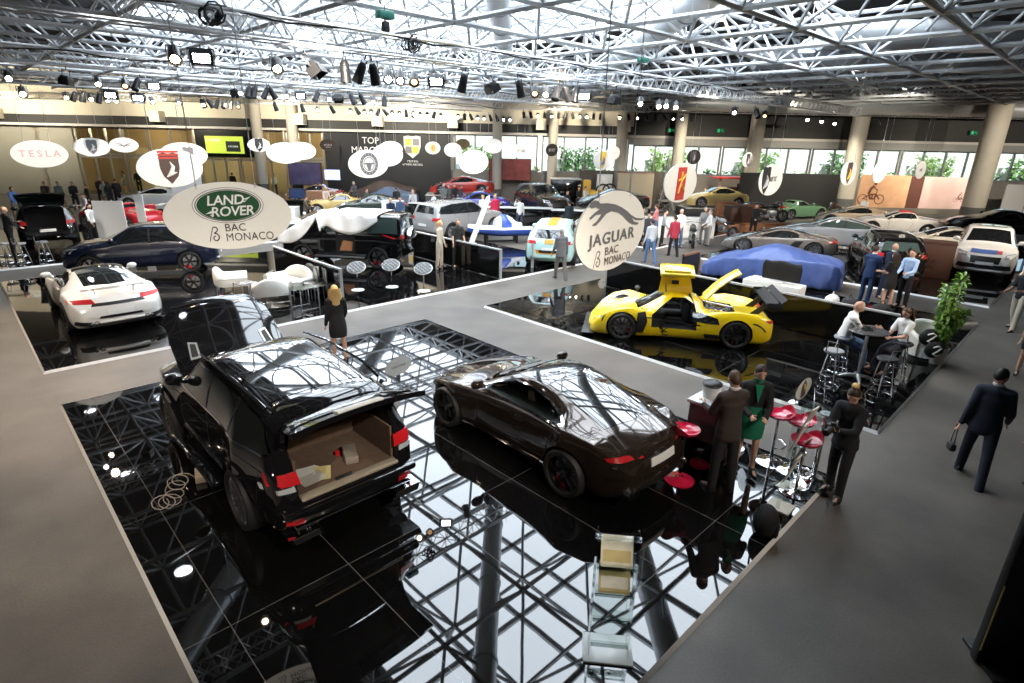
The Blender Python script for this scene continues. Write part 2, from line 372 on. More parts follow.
for i in range(n1):
    for j in range(n2): mb.box((SKX[0] + dx * (i + .5), SKY_[0] + dy * (j + .5), ZR + .02), (dx - .12, dy - .12, .03))
o = mb.build('window_skylight', SKYM, None, 0); o['kind'] = 'structure'
mb = MB()
for i in range(n1 + 1): mb.box((SKX[0] + dx * i, sum(SKY_) / 2, ZR), (.14, SKY_[1] - SKY_[0], .2))
for j in range(n2 + 1): mb.box((sum(SKX) / 2, SKY_[0] + dy * j, ZR), (SKX[1] - SKX[0], .14, .2))
struct('trim_skylight', mb, mat('skylight_bar', (.35, .36, .37), .5, .3, var=.05))
FRAME = mat('white_steel_tube', (.46, .48, .50), .4, .1, var=.06, vscale=1)
mb = MB(); nx, ny = 22, 22
inb = lambda x, y: -14 < V3((x, y, 0)).dot(HU) + 14 < 60 + 14 and -3 < V3((x, y, 0)).dot(HV) < 42 and abs(V3((x, y, 0)).dot(HU)) < 40
for i in range(nx):
    for j in range(ny):
        x, y = X0 + PIT * i, Y0 + PIT * j; h = PIT / 2
        if not inb(x, y): continue
        mb.tube((x, y, ZB), (x + PIT, y, ZB), .062, 6, cap=False); mb.tube((x, y, ZB), (x, y + PIT, ZB), .062, 6, cap=False)
        mb.tube((x + h, y + h, ZT), (x + h + PIT, y + h, ZT), .06, 6, cap=False); mb.tube((x + h, y + h, ZT), (x + h, y + h + PIT, ZT), .06, 6, cap=False)
        for a, b in ((0, 0), (PIT, 0), (0, PIT), (PIT, PIT)): mb.tube((x + a, y + b, ZB), (x + h, y + h, ZT), .042, 6, cap=False)
o = struct('ceiling_space_frame', mb, FRAME, 40)
# ventilation ducts under the roof
DUCT = mat('galvanised_duct', (.50, .52, .54), .35, .5, var=.08, vscale=2)
for lab, a, b, r in [('big round silver duct under the middle of the roof', (-.5, 8), (-.5, 40), .30), ('round silver duct right of the middle under the roof', (4.15, 8), (4.15, 40), .36),
                     ('silver duct left of the middle under the roof', (-8, 10), (-8, 40), .38)]:
    mb = MB(); mb.tube(hall(*a, 7.72), hall(*b, 7.72), r, 20)
    for k in range(13): p = hall(a[0], a[1] + (b[1] - a[1]) * k / 12, 7.72); mb.tube(p - HV * .04, p + HV * .04, r + .03, 20)
    tag(mb.build('ventilation_duct', DUCT), lab, 'duct')
for k, (v, z, r) in enumerate([(19, 7.7, .42), (24, 7.7, .42), (29.5, 7.7, .42), (38, 6.9, .5)]):
    mb = MB(); mb.tube(hall(9, v, z), hall(44, v, z), r, 20)
    for q in range(13): p = hall(9 + 35 * q / 12, v, z); mb.tube(p - HU * .04, p + HU * .04, r + .03, 20)
    tag(mb.build('ventilation_duct', DUCT), ['silver cross duct nearest under the right-hand roof', 'silver cross duct second under the right-hand roof', 'silver cross duct third under the right-hand roof', 'thick silver duct low along the far dark wall'][k], 'duct')
# ------------------------------------------------------------------ cars
# every profile is normalised: x in -1..1 (front = 1), heights by H, half widths by W/2
SUV = dict(
 top=[(-1,.42),(-.985,.56),(-.955,.66),(-.86,.88),(-.80,.945),(-.4,.99),(-.05,1.0),(.10,.975),(.40,.725),(.45,.70),(.75,.645),(.92,.57),(.98,.48),(1,.36)],
 belt=[(-1,.40),(-.98,.53),(-.94,.62),(-.6,.645),(.4,.615),(.75,.585),(.92,.53),(1,.35)],
 wid=[(-1,.60),(-.97,.82),(-.9,.92),(-.6,1.0),(-.2,.955),(.3,.955),(.6,.99),(.8,.95),(.93,.84),(1,.62)],
 roofw=[(-1,.5),(-.95,.66),(-.84,.63),(-.4,.66),(0,.68),(.12,.66),(.45,.76),(.75,.76),(.95,.62),(1,.45)],
 bot=[(-1,.26),(-.93,.15),(.9,.13),(1,.2)], wx=(.62,-.60), sf=.2, sr=.1, wr=.36,
 swin=[(.36,.655),(.22,.80),(.08,.915),(-.1,.935),(-.4,.925),(-.64,.87),(-.76,.745),(-.72,.69),(-.3,.668)],
 pil=[-.13,-.50], shield=[(.395,-.70),(.395,.70),(.12,.58),(.12,-.58)],
 rwin=[(-.60,.69),(.60,.69),(.50,.88),(-.50,.88)], tl=[(.50,.56),(.88,.57),(.9,.64),(.52,.64)], hl=[(.55,.47),(.86,.49),(.86,.58),(.56,.545)],
 grille=[(-.42,.36),(.42,.36),(.46,.5),(-.46,.5)], plate=(0,.46), fplate=(0,.3))
COUPE = dict(
 top=[(-1,.42),(-.985,.58),(-.93,.66),(-.78,.745),(-.52,.87),(-.27,.985),(-.11,1.0),(.03,.965),(.33,.745),(.55,.69),(.8,.58),(.93,.48),(.985,.38),(1,.28)],
 belt=[(-1,.40),(-.97,.57),(-.8,.70),(-.58,.72),(-.2,.665),(.28,.65),(.58,.645),(.85,.53),(.96,.40),(1,.26)],
 wid=[(-1,.62),(-.96,.80),(-.85,.93),(-.57,1.0),(-.2,.93),(.3,.93),(.58,.985),(.8,.94),(.93,.82),(1,.5)],
 roofw=[(-1,.5),(-.9,.62),(-.75,.60),(-.5,.58),(-.2,.56),(.03,.56),(.33,.66),(.6,.72),(.9,.62),(1,.4)],
 bot=[(-1,.24),(-.9,.12),(.9,.10),(1,.14)], wx=(.585,-.585), sf=.24, sr=.15, wr=.345,
 swin=[(.27,.70),(.14,.82),(-.02,.915),(-.18,.93),(-.34,.88),(-.45,.80),(-.46,.755),(-.3,.72)],
 pil=[-.2], shield=[(.32,-.62),(.34,0),(.32,.62),(.05,.50),(.03,-.0),(.05,-.50)],
 rwtop=[(-.26,-.5),(-.26,.5),(-.72,.52),(-.76,0),(-.72,-.52)], tl=[(.42,.60),(.88,.62),(.92,.67),(.44,.68)], hl=[(.5,.42),(.82,.46),(.80,.56),(.56,.50)],
 grille=[(-.3,.2),(.3,.2),(.34,.36),(-.34,.36)], plate=(0,.52), fplate=(0,.24))
SUPER = dict(COUPE,
 top=[(-1,.45),(-.97,.66),(-.9,.72),(-.6,.80),(-.3,.93),(-.1,1.0),(.05,.98),(.42,.72),(.62,.60),(.85,.46),(.96,.35),(1,.22)],
 belt=[(-1,.42),(-.95,.66),(-.75,.74),(-.5,.75),(-.1,.66),(.35,.64),(.62,.635),(.85,.5),(.96,.33),(1,.2)],
 roofw=[(-1,.6),(-.9,.62),(-.6,.52),(-.2,.52),(.05,.52),(.42,.68),(.6,.72),(.9,.66),(1,.45)],
 swin=[(.34,.68),(.16,.83),(.0,.915),(-.16,.92),(-.30,.84),(-.32,.74),(-.1,.69)], shield=[(.41,-.64),(.43,0),(.41,.64),(.08,.47),(.06,0),(.08,-.47)],
 rwtop=[(-.25,-.4),(-.25,.4),(-.7,.4),(-.7,-.4)])
ROAD = dict(COUPE,   # open or classic small cars with upright noses
 top=[(-1,.42),(-.96,.58),(-.8,.72),(-.5,.78),(-.36,.80),(-.3,.97),(-.15,1.0),(.02,.97),(.3,.76),(.55,.72),(.8,.66),(.94,.54),(1,.36)],
 belt=[(-1,.40),(-.94,.58),(-.75,.70),(-.5,.72),(-.2,.66),(.28,.66),(.58,.69),(.85,.6),(.96,.45),(1,.33)],
 swin=[(.26,.71),(.12,.84),(-.02,.92),(-.16,.93),(-.28,.9),(-.33,.74)], rwtop=[(-.29,-.42),(-.29,.42),(-.36,.46),(-.36,-.46)])
BOXY = dict(SUV,
 top=[(-1,.40),(-.99,.6),(-.985,.95),(-.96,.985),(-.5,1.0),(.15,1.0),(.2,.985),(.33,.70),(.36,.66),(.9,.63),(.97,.60),(.985,.5),(1,.36)],
 belt=[(-1,.38),(-.985,.56),(-.6,.62),(.35,.61),(.93,.58),(.985,.46),(1,.34)],
 wid=[(-1,.86),(-.98,.9),(-.6,.95),(.3,.95),(.7,.98),(.97,.92),(1,.84)],
 roofw=[(-1,.8),(-.98,.80),(-.5,.80),(.2,.78),(.36,.78),(.9,.76),(1,.7)], sf=.06, sr=.02,
 swin=[(.28,.665),(.2,.78),(.14,.93),(-.3,.93),(-.93,.93),(-.93,.665),(-.3,.665)], pil=[-.12,-.5],
 shield=[(.33,-.76),(.33,.76),(.22,.72),(.22,-.72)], rwin=[(-.66,.68),(.66,.68),(.64,.92),(-.64,.92)])
def poly_fill(poly, res):
    """triangulated polygon with inner points: list of 2d points and faces"""
    pts = []; n = len(poly)
    for i in range(n):
        a, b = V3((*poly[i], 0)), V3((*poly[(i + 1) % n], 0)); k = max(1, int((b - a).length / res + .5))
        pts += [(a + (b - a) * (j / k)).to_2d() for j in range(k)]
    nb = len(pts); xs = [p.x for p in pts]; ys = [p.y for p in pts]
    x = min(xs) + res * .5
    while x < max(xs):
        y = min(ys) + res * .5
        while y < max(ys):
            ins = False
            for i in range(n):
                (x1, y1), (x2, y2) = poly[i], poly[(i + 1) % n]
                if (y1 > y) != (y2 > y) and x < (x2 - x1) * (y - y1) / (y2 - y1) + x1: ins = not ins
            if ins:
                q = V3((x, y)); ok = min((q - p).length for p in pts[:nb]) > res * .45
                if ok: pts.append(q)
            y += res
        x += res
    r = MG.delaunay_2d_cdt(pts, [(i, (i + 1) % nb) for i in range(nb)], [], 1, 1e-5)
    return [tuple(p) for p in r[0]], [tuple(f) for f in r[2]]
class Car:
    def __init__(s, P, L, W, H, wheel_r=None, **kw):
        s.P = dict(P, **kw); s.L, s.W, s.H = L, W, H; s.wr = wheel_r or s.P['wr']
        s.wf, s.wb = s.P['wx'][0] * L / 2, s.P['wx'][1] * L / 2
    def ring(s, xn):
        P = s.P; W = s.W / 2; H = s.H
        zb = lerpk(P['bot'], xn) * H; t = lerpk(P['top'], xn) * H; h = lerpk(P['belt'], xn) * H; w = lerpk(P['wid'], xn) * W; r = min(lerpk(P['roofw'], xn) * W, w * .86)
        if P.get('flare'):
            for q in P['wx']: w += P['flare'] * max(0, 1 - ((xn - q) / .2) ** 2) ** 2
        sh = w * P.get('shw', .955); cr = max(.015, .05 * W) if t > h else .02
        zr = t - cr
        pts = [(0, zb), (.5 * w, zb), (.86 * w, zb), (.965 * w, zb + .08 * (h - zb)), (w, zb + .42 * (h - zb)), (w * .99, zb + .78 * (h - zb)), (sh, h)]
        for k, q in ((.15, .02), (.5, .03), (.85, .02)):
            pts.append((sh + (r - sh) * k + q * (1 if t > h + .2 else 0), h + (zr - h) * k))
        pts += [(r, zr), (r * .86, zr + cr * .5), (r * .45, zr + cr * .92), (0, t)]
        return pts
    def xs(s, y, xn):
        P = s.P; q = min(1.2, abs(y) / (s.W / 2)); x = xn * s.L / 2
        f = max(0, (xn - .0) / 1.0); r = max(0, (-xn - .35) / .65)
        return x - P['sf'] * q * q * f + P['sr'] * q * q * r
    def body(s, sub=2, cuts=()):
        P = s.P; keys = sorted({x for k in ('top', 'belt', 'wid', 'roofw') for x, _ in P[k]} | {P['wx'][0], P['wx'][1]})
        st = [keys[0]]
        for x in keys[1:]:
            if x - st[-1] < .012 and x not in (1, -1): continue
            k = max(1, int((x - st[-1]) / .1 + .5)); a = st[-1]
            st += [a + (x - a) * (i + 1) / k for i in range(k)]
        mb = MB(); n = 0
        for xn in st:
            h = s.ring(xn); full = h + [(-y, z) for y, z in h[-2:0:-1]]; n = len(full)
            mb.v += [(s.xs(y, xn), y, z) for y, z in full]
        for i in range(len(st) - 1):
            for j in range(n): mb.f.append((i * n + j, i * n + (j + 1) % n, (i + 1) * n + (j + 1) % n, (i + 1) * n + j))
        # end caps: shrunken rings
        for i0, sg in ((0, -1), ((len(st) - 1) * n, 1)):
            ring = list(range(i0, i0 + n)); c = V3((sum(mb.v[i][0] for i in ring) / n, 0, sum(mb.v[i][2] for i in ring) / n)); pv = ring
            for k in (.6, .2):
                b = len(mb.v); mb.v += [tuple(c + (V3(mb.v[i]) - c) * k + V3((sg * .02 * (1 - k), 0, 0))) for i in ring]
                mb.f += [(pv[j], pv[(j + 1) % n], b + (j + 1) % n, b + j) for j in range(n)]; pv = list(range(b, b + n))
            mb.f.append(tuple(pv))
        mb.m = [0] * len(mb.f)
        me = mb.mesh('body', s.P.get('mats') or [BLACKP], 0)
        o = link('tmp', me); md = o.modifiers.new('s', 'SUBSURF'); md.levels = md.render_levels = sub
        o.data.polygons.foreach_set('use_smooth', [True] * len(o.data.polygons))
        me = applied(o); s.full = me
        bm = bmesh.new(); bm.from_mesh(me); s.bvh = BVHTree.FromBMesh(bm); bm.free()
        cm = MB()
        for x in (s.wf, s.wb):
            yw = s.W / 2 - .34
            for sg in (1, -1):
                if sg > 0: cm.lathe([(0, yw), (s.wr + .045, yw), (s.wr + .045, 2), (0, 2)], 28, 'Y', (x, 0, s.wr))
                else: cm.lathe([(0, -2), (s.wr + .045, -2), (s.wr + .045, -yw), (0, -yw)], 28, 'Y', (x, 0, s.wr))
        for c in cuts: cm.box(*c) if len(c) == 2 else cm.prism(*c)
        co = link('cut', cm.mesh('cut', BLACKP, 0)); o = link('tmp', me)
        md = o.modifiers.new('b', 'BOOLEAN'); md.object = co; md.operation = 'DIFFERENCE'; md.solver = 'EXACT'; md.material_mode = 'TRANSFER'
        bpy.context.view_layer.update()
        res = bpy.data.meshes.new_from_object(o.evaluated_get(bpy.context.evaluated_depsgraph_get()))
        bpy.data.objects.remove(o); bpy.data.objects.remove(co)
        res.polygons.foreach_set('use_smooth', [True] * len(res.polygons)); res.set_sharp_from_angle(angle=R(38))
        return res
    def cast(s, axis, a, b):
        if axis == 'L': o, d = V3((a, 5, b)), V3((0, -1, 0))
        elif axis == 'R': o, d = V3((a, -5, b)), V3((0, 1, 0))
        elif axis == 'T': o, d = V3((a, b, 5)), V3((0, 0, -1))
        elif axis == 'F': o, d = V3((8, a, b)), V3((-1, 0, 0))
        else: o, d = V3((-8, a, b)), V3((1, 0, 0))
        h = s.bvh.ray_cast(o, d)
        return (h[0], h[1] if h[1].dot(d) < 0 else -h[1]) if h[0] is not None else None
    def drape(s, mb, axis, poly, off=.006, res=.09, thick=.012):
        """a panel lying on the body: outer skin raised by off, with a rim going back into the body"""
        pts, fs = poly_fill(poly, res); out = []; ins = []
        last = None
        for p in pts:
            h = s.cast(axis, *p)
            if h is None: h = last or (V3((0, 0, -9)), V3((0, 0, 1)))
            last = h; out.append(h[0] + h[1] * off); ins.append(h[0] - h[1] * thick)
        keep = [f for f in fs if all(out[i].z > -5 for i in f)]
        n = len(out); edges = {}
        for f in keep:
            for i in range(len(f)):
                e = (f[i], f[(i + 1) % len(f)]); edges[e] = 1
        rim = [e for e in edges if (e[1], e[0]) not in edges]
        allf = keep + [(e[0], e[1], n + e[1], n + e[0]) for e in rim]; used = sorted({i for f in allf for i in f}); ix = {u: k for k, u in enumerate(used)}; vv = out + ins
        mb.add([vv[u] for u in used], [tuple(ix[i] for i in f) for f in allf])
    def sx(s, x): return x * s.L / 2
    def S2(s, poly): return [(x * s.L / 2, z * s.H) for x, z in poly]
    def T2(s, poly): return [(x * s.L / 2, y * s.W / 2) for x, y in poly]
    def F2(s, poly): return [(y * s.W / 2, z * s.H) for y, z in poly]
    def panel(s, name, axis, poly, m, par, off=.006, thick=.012, res=.09, label=None, smooth=40):
        mb = MB(); s.drape(mb, axis, poly, off, res, thick)
        o = mb.build(name, m, par, smooth, True)
        if label: o['label'] = label
        return o
    def strip(s, mb, axis, pts, w=.012, off=.003):
        """thin line along a polyline on the body"""
        for (a, b), (c, d) in zip(pts, pts[1:]):
            dx, dy = c - a, d - b; l = math.hypot(dx, dy) or 1; nx, ny = -dy / l * w / 2, dx / l * w / 2
            s.drape(mb, axis, [(a + nx, b + ny), (a - nx, b - ny), (c - nx, d - ny), (c + nx, d + ny)], off, .12, .004)
_wm = {}
def wheel_meshes(r, w, spokes, rimmat, cal, twin=False):
    k = (r, w, spokes, rimmat.name, cal.name if cal else '', twin)
    if k in _wm: return _wm[k]
    t = MB(); h = w / 2; rr = r * .76
    t.lathe([(rr, -h * .9), (rr + .012, -h), (r * .93, -h), (r * .985, -h * .8), (r, -h * .5), (r, h * .5), (r * .985, h * .8), (r * .93, h), (rr + .012, h), (rr, h * .9), (rr, -h * .9)], 36, 'Y')
    m = MB(); m.lathe([(rr + .002, h * .92), (rr + .004, h * .80), (rr - .02, h * .7), (rr - .03, -h * .8), (rr + .002, -h * .9)], 36, 'Y')
    m.lathe([(0, h * .62), (r * .13, h * .62), (r * .17, h * .45), (r * .17, h * .1), (0, h * .1)], 18, 'Y')
    for i in range(spokes):
        a = 2 * pi * i / spokes
        for da in ((-.11, .11) if twin else (0,)):
            wd = r * (.045 if twin else .42 / spokes + .035); b = a + da
            def P(rad, y, t): return (rad * cos(b) - t * sin(b), y, rad * sin(b) + t * cos(b))
            q = [P(r * .12, h * .60, -wd), P(r * .12, h * .60, wd), P(rr - .005, h * .82, wd * .8), P(rr - .005, h * .82, -wd * .8)]
            q2 = [(p[0], p[1] - h * .28, p[2]) for p in q]
            m.add(q + q2, [(0, 1, 2, 3), (7, 6, 5, 4), (0, 4, 5, 1), (1, 5, 6, 2), (2, 6, 7, 3), (3, 7, 4, 0)])
    d = MB(); d.lathe([(r * .15, h * .15), (r * .6, h * .15), (r * .6, -h * .05), (r * .15, -h * .05)], 28, 'Y')
    c = None
    if cal:
        c = MB(); c.lathe([(r * .42, h * .34), (r * .66, h * .34), (r * .66, -h * .2), (r * .42, -h * .2), (r * .42, h * .34)], 8, 'Y', a0=-.5, a1=.5)
        c = c.mesh('caliper', cal)
    _wm[k] = (t.mesh('wheel', RUBBER), m.mesh('rim', rimmat), d.mesh('brake_disc', ALU), c); return _wm[k]
def car(label, cat, loc, hdg, P, L, W, H, col, name='car', spokes=5, rim=RIMD, cal=None, wheel_r=None, wheel_w=.26, sub=2, cuts=(), glass=GLASS, roofcol=None,
        group=None, skip=(), twin=False, lowtrim=BLACKP, seams=True, rimlabel=None, plate=True, **kw):
    """loc: centre of the car on its floor; hdg: heading in degrees. Returns (root, Car)."""
    pm = col if not isinstance(col, tuple) else paint(col)
    c = Car(P, L, W, H, wheel_r, mats=[pm, BLACKP], **kw); P = c.P
    root = thing(name, label, cat, loc, R(hdg), group)
    me = c.body(sub, cuts); c.bodyobj = link('body', me, root); r = c.wr
    wm = wheel_meshes(r, wheel_w, spokes, rim, cal, twin)
    for x in (c.wf, c.wb):
        for sg in (1, -1):
            y = sg * (lerpk(P['wid'], 2 * x / L) * W / 2 + P.get('flare', 0) - wheel_w / 2 - .005)
            w = link('wheel', wm[0], root, (x, y, r), (0, 0, 0 if sg > 0 else pi))
            link('rim', wm[1], w); link('brake_disc', wm[2], w)
            if wm[3]: q = link('caliper', wm[3], w); q.rotation_euler = (0, 2.6 if x > 0 else 1.2, 0)
    if 'swin' not in skip:
        for ax in 'LR':
            w = c.panel('side_window', ax, c.S2(P['swin']), glass, root)
            if P['pil']:
                zlo = min(z for _, z in P['swin']); zhi = max(z for _, z in P['swin'])
                for x in P['pil']: mb = MB(); c.strip(mb, ax, [(c.sx(x), zlo * H), (c.sx(x) - .03, zhi * H)], .05, .009); mb.build('pillar', BLACKP, w)
    if 'shield' not in skip:
        w = c.panel('windshield', 'T', c.T2(P['shield']), glass, root)
        x0, y0 = c.T2([P['shield'][0]])[0]
        for q in (-.5, .25): mb = MB(); c.strip(mb, 'T', [(x0 - .02, y0 * q), (x0 - .16, y0 * (q + .55))], .018, .012); mb.build('wiper', BLACKP, w)
    if 'rwin' not in skip:
        if P.get('rwtop') and 'rwin' not in kw: c.panel('rear_window', 'T', c.T2(P['rwtop']), glass, root)
        elif P.get('rwin'): c.panel('rear_window', 'B', c.F2(P['rwin']), glass, root)
    for sg in (1, -1):
        f = lambda q: [(y * sg, z) for y, z in q]
        if 'tl' not in skip: c.panel('tail_light', 'B', c.F2(f(P['tl'])), REDG, root, .012)
        if 'hl' not in skip: c.panel('headlight', 'F', c.F2(f(P['hl'])), CLEARL, root, .01)
    if P.get('grille') and 'grille' not in skip: c.panel('grille', 'F', c.F2(P['grille']), BLACKP, root, .008)
    if roofcol:
        xs = [x for x, _ in P['swin']]; x1 = max(x for x, z in P['shield'] and [(a, b) for a, b in P['top'] if b > .955]); x0 = min(a for a, b in P['top'] if b > .94)
        c.panel('roof', 'T', c.T2([(x1, -.53), (x1, .53), (x0, .53), (x0, -.53)]), roofcol, root, .005)
    if plate:
        for ax, k in (('B', 'plate'), ('F', 'fplate')):
            y, z = P[k]; hw = .26; z *= H
            c.panel('number_plate', ax, [(y - hw, z - .055), (y + hw, z - .055), (y + hw, z + .055), (y - hw, z + .055)], WHITEP, root, .014)
    # mirrors
    if 'mirror' not in skip:
        x = max(a for a, b in P['swin'] if b < .75) * L / 2 - .12; z = min(b for _, b in P['swin']) * H + .07; yb = lerpk(P['wid'], 2 * x / L) * W / 2
        for sg in (1, -1):
            mb = MB(); mb.ell((x, sg * (yb + .05), z + .05), (.08, .12, .08), 12, 8); mb.tube((x, sg * (yb - .1), z - .03), (x, sg * (yb + .0), z + .03), .03)
            mb.build('wing_mirror', P.get('mirmat', pm), root)
    # door gaps, sill trim, exhausts
    if seams:
        wlo = min(z for _, z in P['swin']) * H; xs = [x for x, z in P['swin'] if z < .76]; a, b = c.sx(max(xs)) - .02, c.sx(min(xs)) + .1
        zb = lerpk(P['bot'], 0) * H + .1
        for ax in 'LR':
            mb = MB(); ln = [(a, wlo - .02), (a - .02, zb), (a - .3, zb - .02), (b + .35, zb - .02), (b + .16, zb + .18), (b, wlo - .02)]
            c.strip(mb, ax, ln, .010, .002)
            if len(P['pil']) > 1: c.strip(mb, ax, [(c.sx(P['pil'][0]), wlo), (c.sx(P['pil'][0]) - .02, zb)], .010, .002)
            mb.build('door_gap', BLACKP, root)
            mb = MB(); xh = c.sx((P['pil'] or [-.2])[0]) + .12; zh = wlo - .1
            c.drape(mb, ax, [(xh, zh), (xh + .2, zh + .005), (xh + .2, zh + .035), (xh, zh + .03)], .02, .1); mb.build('door_handle', pm, root)
        h0 = lerpk(P['bot'], -.97) * H
        for sg in (1, -1):
            for k in (0, .13): mb = MB(); mb.lathe([(0, .05), (.04, .05), (.045, -.1), (.055, -.1), (.055, .1)], 14, 'X', (-L / 2 + .13, sg * (W * .26 + k), h0 + .05)); mb.build('exhaust', CHROME, root)
    return root, c
# ------------------------------------------------------------------ hanging signs
SIGNW = mat('sign_board', (.80, .78, .72), .5, var=.03); SIGNB = mat('sign_board_dark', (.05, .04, .035), .5, var=.1); SIGNO = mat('sign_board_tan', (.62, .36, .17), .5, var=.06)
INK = mat('ink_dark', (.03, .03, .03), .5, var=.1); INKG = mat('ink_grey', (.16, .16, .17), .5, var=.1); INKGR = mat('ink_green', (.012, .07, .025), .4, var=.15); INKW = mat('ink_white', (.8, .8, .78), .4, var=.03)
INKR = mat('ink_red', (.55, .06, .05), .5, var=.1); INKP = mat('ink_pale_red', (.75, .35, .36), .5, var=.05); INKB = mat('ink_brown', (.10, .06, .05), .5, var=.2); INKY = mat('ink_gold', (.72, .48, .06), .5, var=.1); INKBL = mat('ink_blue', (.06, .10, .35), .5, var=.1); INKPG = mat('ink_pale_grey', (.5, .5, .52), .5, var=.05)
def flat(mb, pts, h=.006): mb.prism(pts, .001, h)
def ring(mb, rx, ry, t, h=.006, n=48, c=(0, 0)):
    for i in range(n):
        a, b = 2 * pi * i / n, 2 * pi * (i + 1) / n
        mb.add([(c[0] + rx * cos(a), c[1] + ry * sin(a), h), (c[0] + rx * cos(b), c[1] + ry * sin(b), h), (c[0] + (rx - t) * cos(b), c[1] + (ry - t) * sin(b), h), (c[0] + (rx - t) * cos(a), c[1] + (ry - t) * sin(a), h)], [(0, 1, 2, 3)])
def oval(rx, ry, n=48, c=(0, 0)): return [(c[0] + rx * cos(2 * pi * i / n), c[1] + ry * sin(2 * pi * i / n)) for i in range(n)]
def T(x, y, z=0): return M4.Translation((x, y, z))
SHIELD = [(-.5, .55), (-.25, .60), (0, .56), (.25, .60), (.5, .55), (.5, 0), (.38, -.32), (0, -.62), (-.38, -.32), (-.5, 0)]
def sc(pts, k, kx=1, c=(0, 0)): return [(c[0] + x * k * kx, c[1] + y * k) for x, y in pts]
def bars(mb, n, w, h, x0, y0, rnd):      # lettering too small to read in the photograph: short strokes
    for i in range(n):
        x = x0 + w * (i + .5) / n - w / 2; q = w / n * .62
        flat(mb, [(x - q / 2, y0 - h / 2), (x - q / 4, y0 - h / 2), (x - q / 4, y0 + h / 2), (x - q / 2, y0 + h / 2)])
        if rnd.random() < .8: flat(mb, [(x - q / 4, y0 + h * .3), (x + q / 2, y0 + h * .3), (x + q / 2, y0 + h / 2), (x - q / 4, y0 + h / 2)])
        if rnd.random() < .6: flat(mb, [(x + q / 4, y0 - h / 2), (x + q / 2, y0 - h / 2), (x + q / 2, y0 + h * .3), (x + q / 4, y0 + h * .3)])
        if rnd.random() < .6: flat(mb, [(x - q / 4, y0 - h / 2), (x + q / 4, y0 - h / 2), (x + q / 4, y0 - h * .3), (x - q / 4, y0 - h * .3)])
def beta(mb, k, c):
    def S(p, r=.045): 
        o = mb.M; mb.M = o @ T(c[0], c[1], 0) @ M4.Scale(k, 4) @ M4.Diagonal((1, 1, .05, 1)); mb.path(p, r, 6); mb.M = o
    S([(-.55, -.85, .1), (-.32, 0, .1), (-.05, .85, .1)], .05)
    S([(-.05 + .02, .8, .1), (.2, .86, .1), (.40, .72, .1), (.40, .45, .1), (.2, .22, .1), (.0, .12, .1)], .07)
    S([(.0, .12, .1), (.3, .05, .1), (.5, -.2, .1), (.48, -.55, .1), (.25, -.8, .1), (0, -.75, .1), (-.12, -.5, .1), (-.02, -.25, .1), (.15, -.25, .1)], .075)
SIGNS = []
def sign(label, px, py, w, h, logo, board=SIGNW, hgt=.76, asp=1.76, wires=True, cat='sign', group='oval signs hanging over the stands', turn=None):
    D = hgt * CF / h; p = dp(px, py, D); az = math.atan2(p.y, p.x); co = min(1, (w / h) / asp); phi = math.acos(co) if turn is None else R(turn)
    na = az + pi + phi                     # azimuth of the face's normal
    t = thing('hanging_sign', label, cat, p, na + pi / 2, group); B = M4.Rotation(pi / 2, 4, 'X')
    mb = MB(); mb.M = B; a, b = hgt * asp / 2, hgt / 2
    o = oval(a, b, 56); mb.prism(o, -.018, 0); mb.build('board', board, t, 30)
    SIGNS.append((p, V3((cos(na), sin(na), 0)), board is SIGNW)); rnd = random.Random(int(px)); logo(t, B, a, b, rnd)
    if wires:
        for s in (-.45, .45):
            m = MB(); m.tube((s * a, .01, b * .86), (s * a * 1.02, .01, 7.0 - p.z), .005, 5); m.tube((s * a, .01, b * .80), (s * a, .01, b * .95), .012, 6); m.build('wire', SILVER, t, 0)
    return t
def part_logo(t, B, name, m, fn, h=0):
    mb = MB(); mb.M = B @ T(0, 0, h); fn(mb); return mb.build(name, m, t, 0, False)
def L_lr(t, B, a, b, r):
    part_logo(t, B, 'badge_rim', INKG, lambda m: (ring(m, .37, .20, .006, .003, c=(.0, .12)), ring(m, .345, .18, .012, .004, c=(0, .12))))
    part_logo(t, B, 'badge', INKGR, lambda m: flat(m, oval(.325, .165, c=(0, .12)), .005))
    part_logo(t, B, 'lettering', INKW, lambda m: (text_mb(m, 'LAND', .15, T(-.03, .175) @ M4.Rotation(.03, 4, 'Z'), .008, .18, .018, .95), text_mb(m, 'ROVER', .15, T(.03, .05) @ M4.Rotation(.03, 4, 'Z'), .008, .18, .018, .95),
        flat(m, [(.165, .19), (.245, .215), (.20, .18), (.18, .18)], .008), flat(m, [(.155, .165), (.2, .172), (.165, .15)], .008), flat(m, [(-.25, .03), (-.17, .07), (-.18, .035)], .008), flat(m, [(-.21, .01), (-.17, .028), (-.185, .005)], .008)))
    part_logo(t, B, 'dealer_monogram', INK, lambda m: beta(m, .095, (-.19, -.20)))
    part_logo(t, B, 'dealer_lettering', INK, lambda m: (text_mb(m, 'BAC', .125, T(-.075, -.135), .006, 0, 0, 1, 'LEFT', .95), text_mb(m, 'MONACO', .13, T(-.075, -.245), .006, 0, 0, 1.05, 'LEFT', .85)))
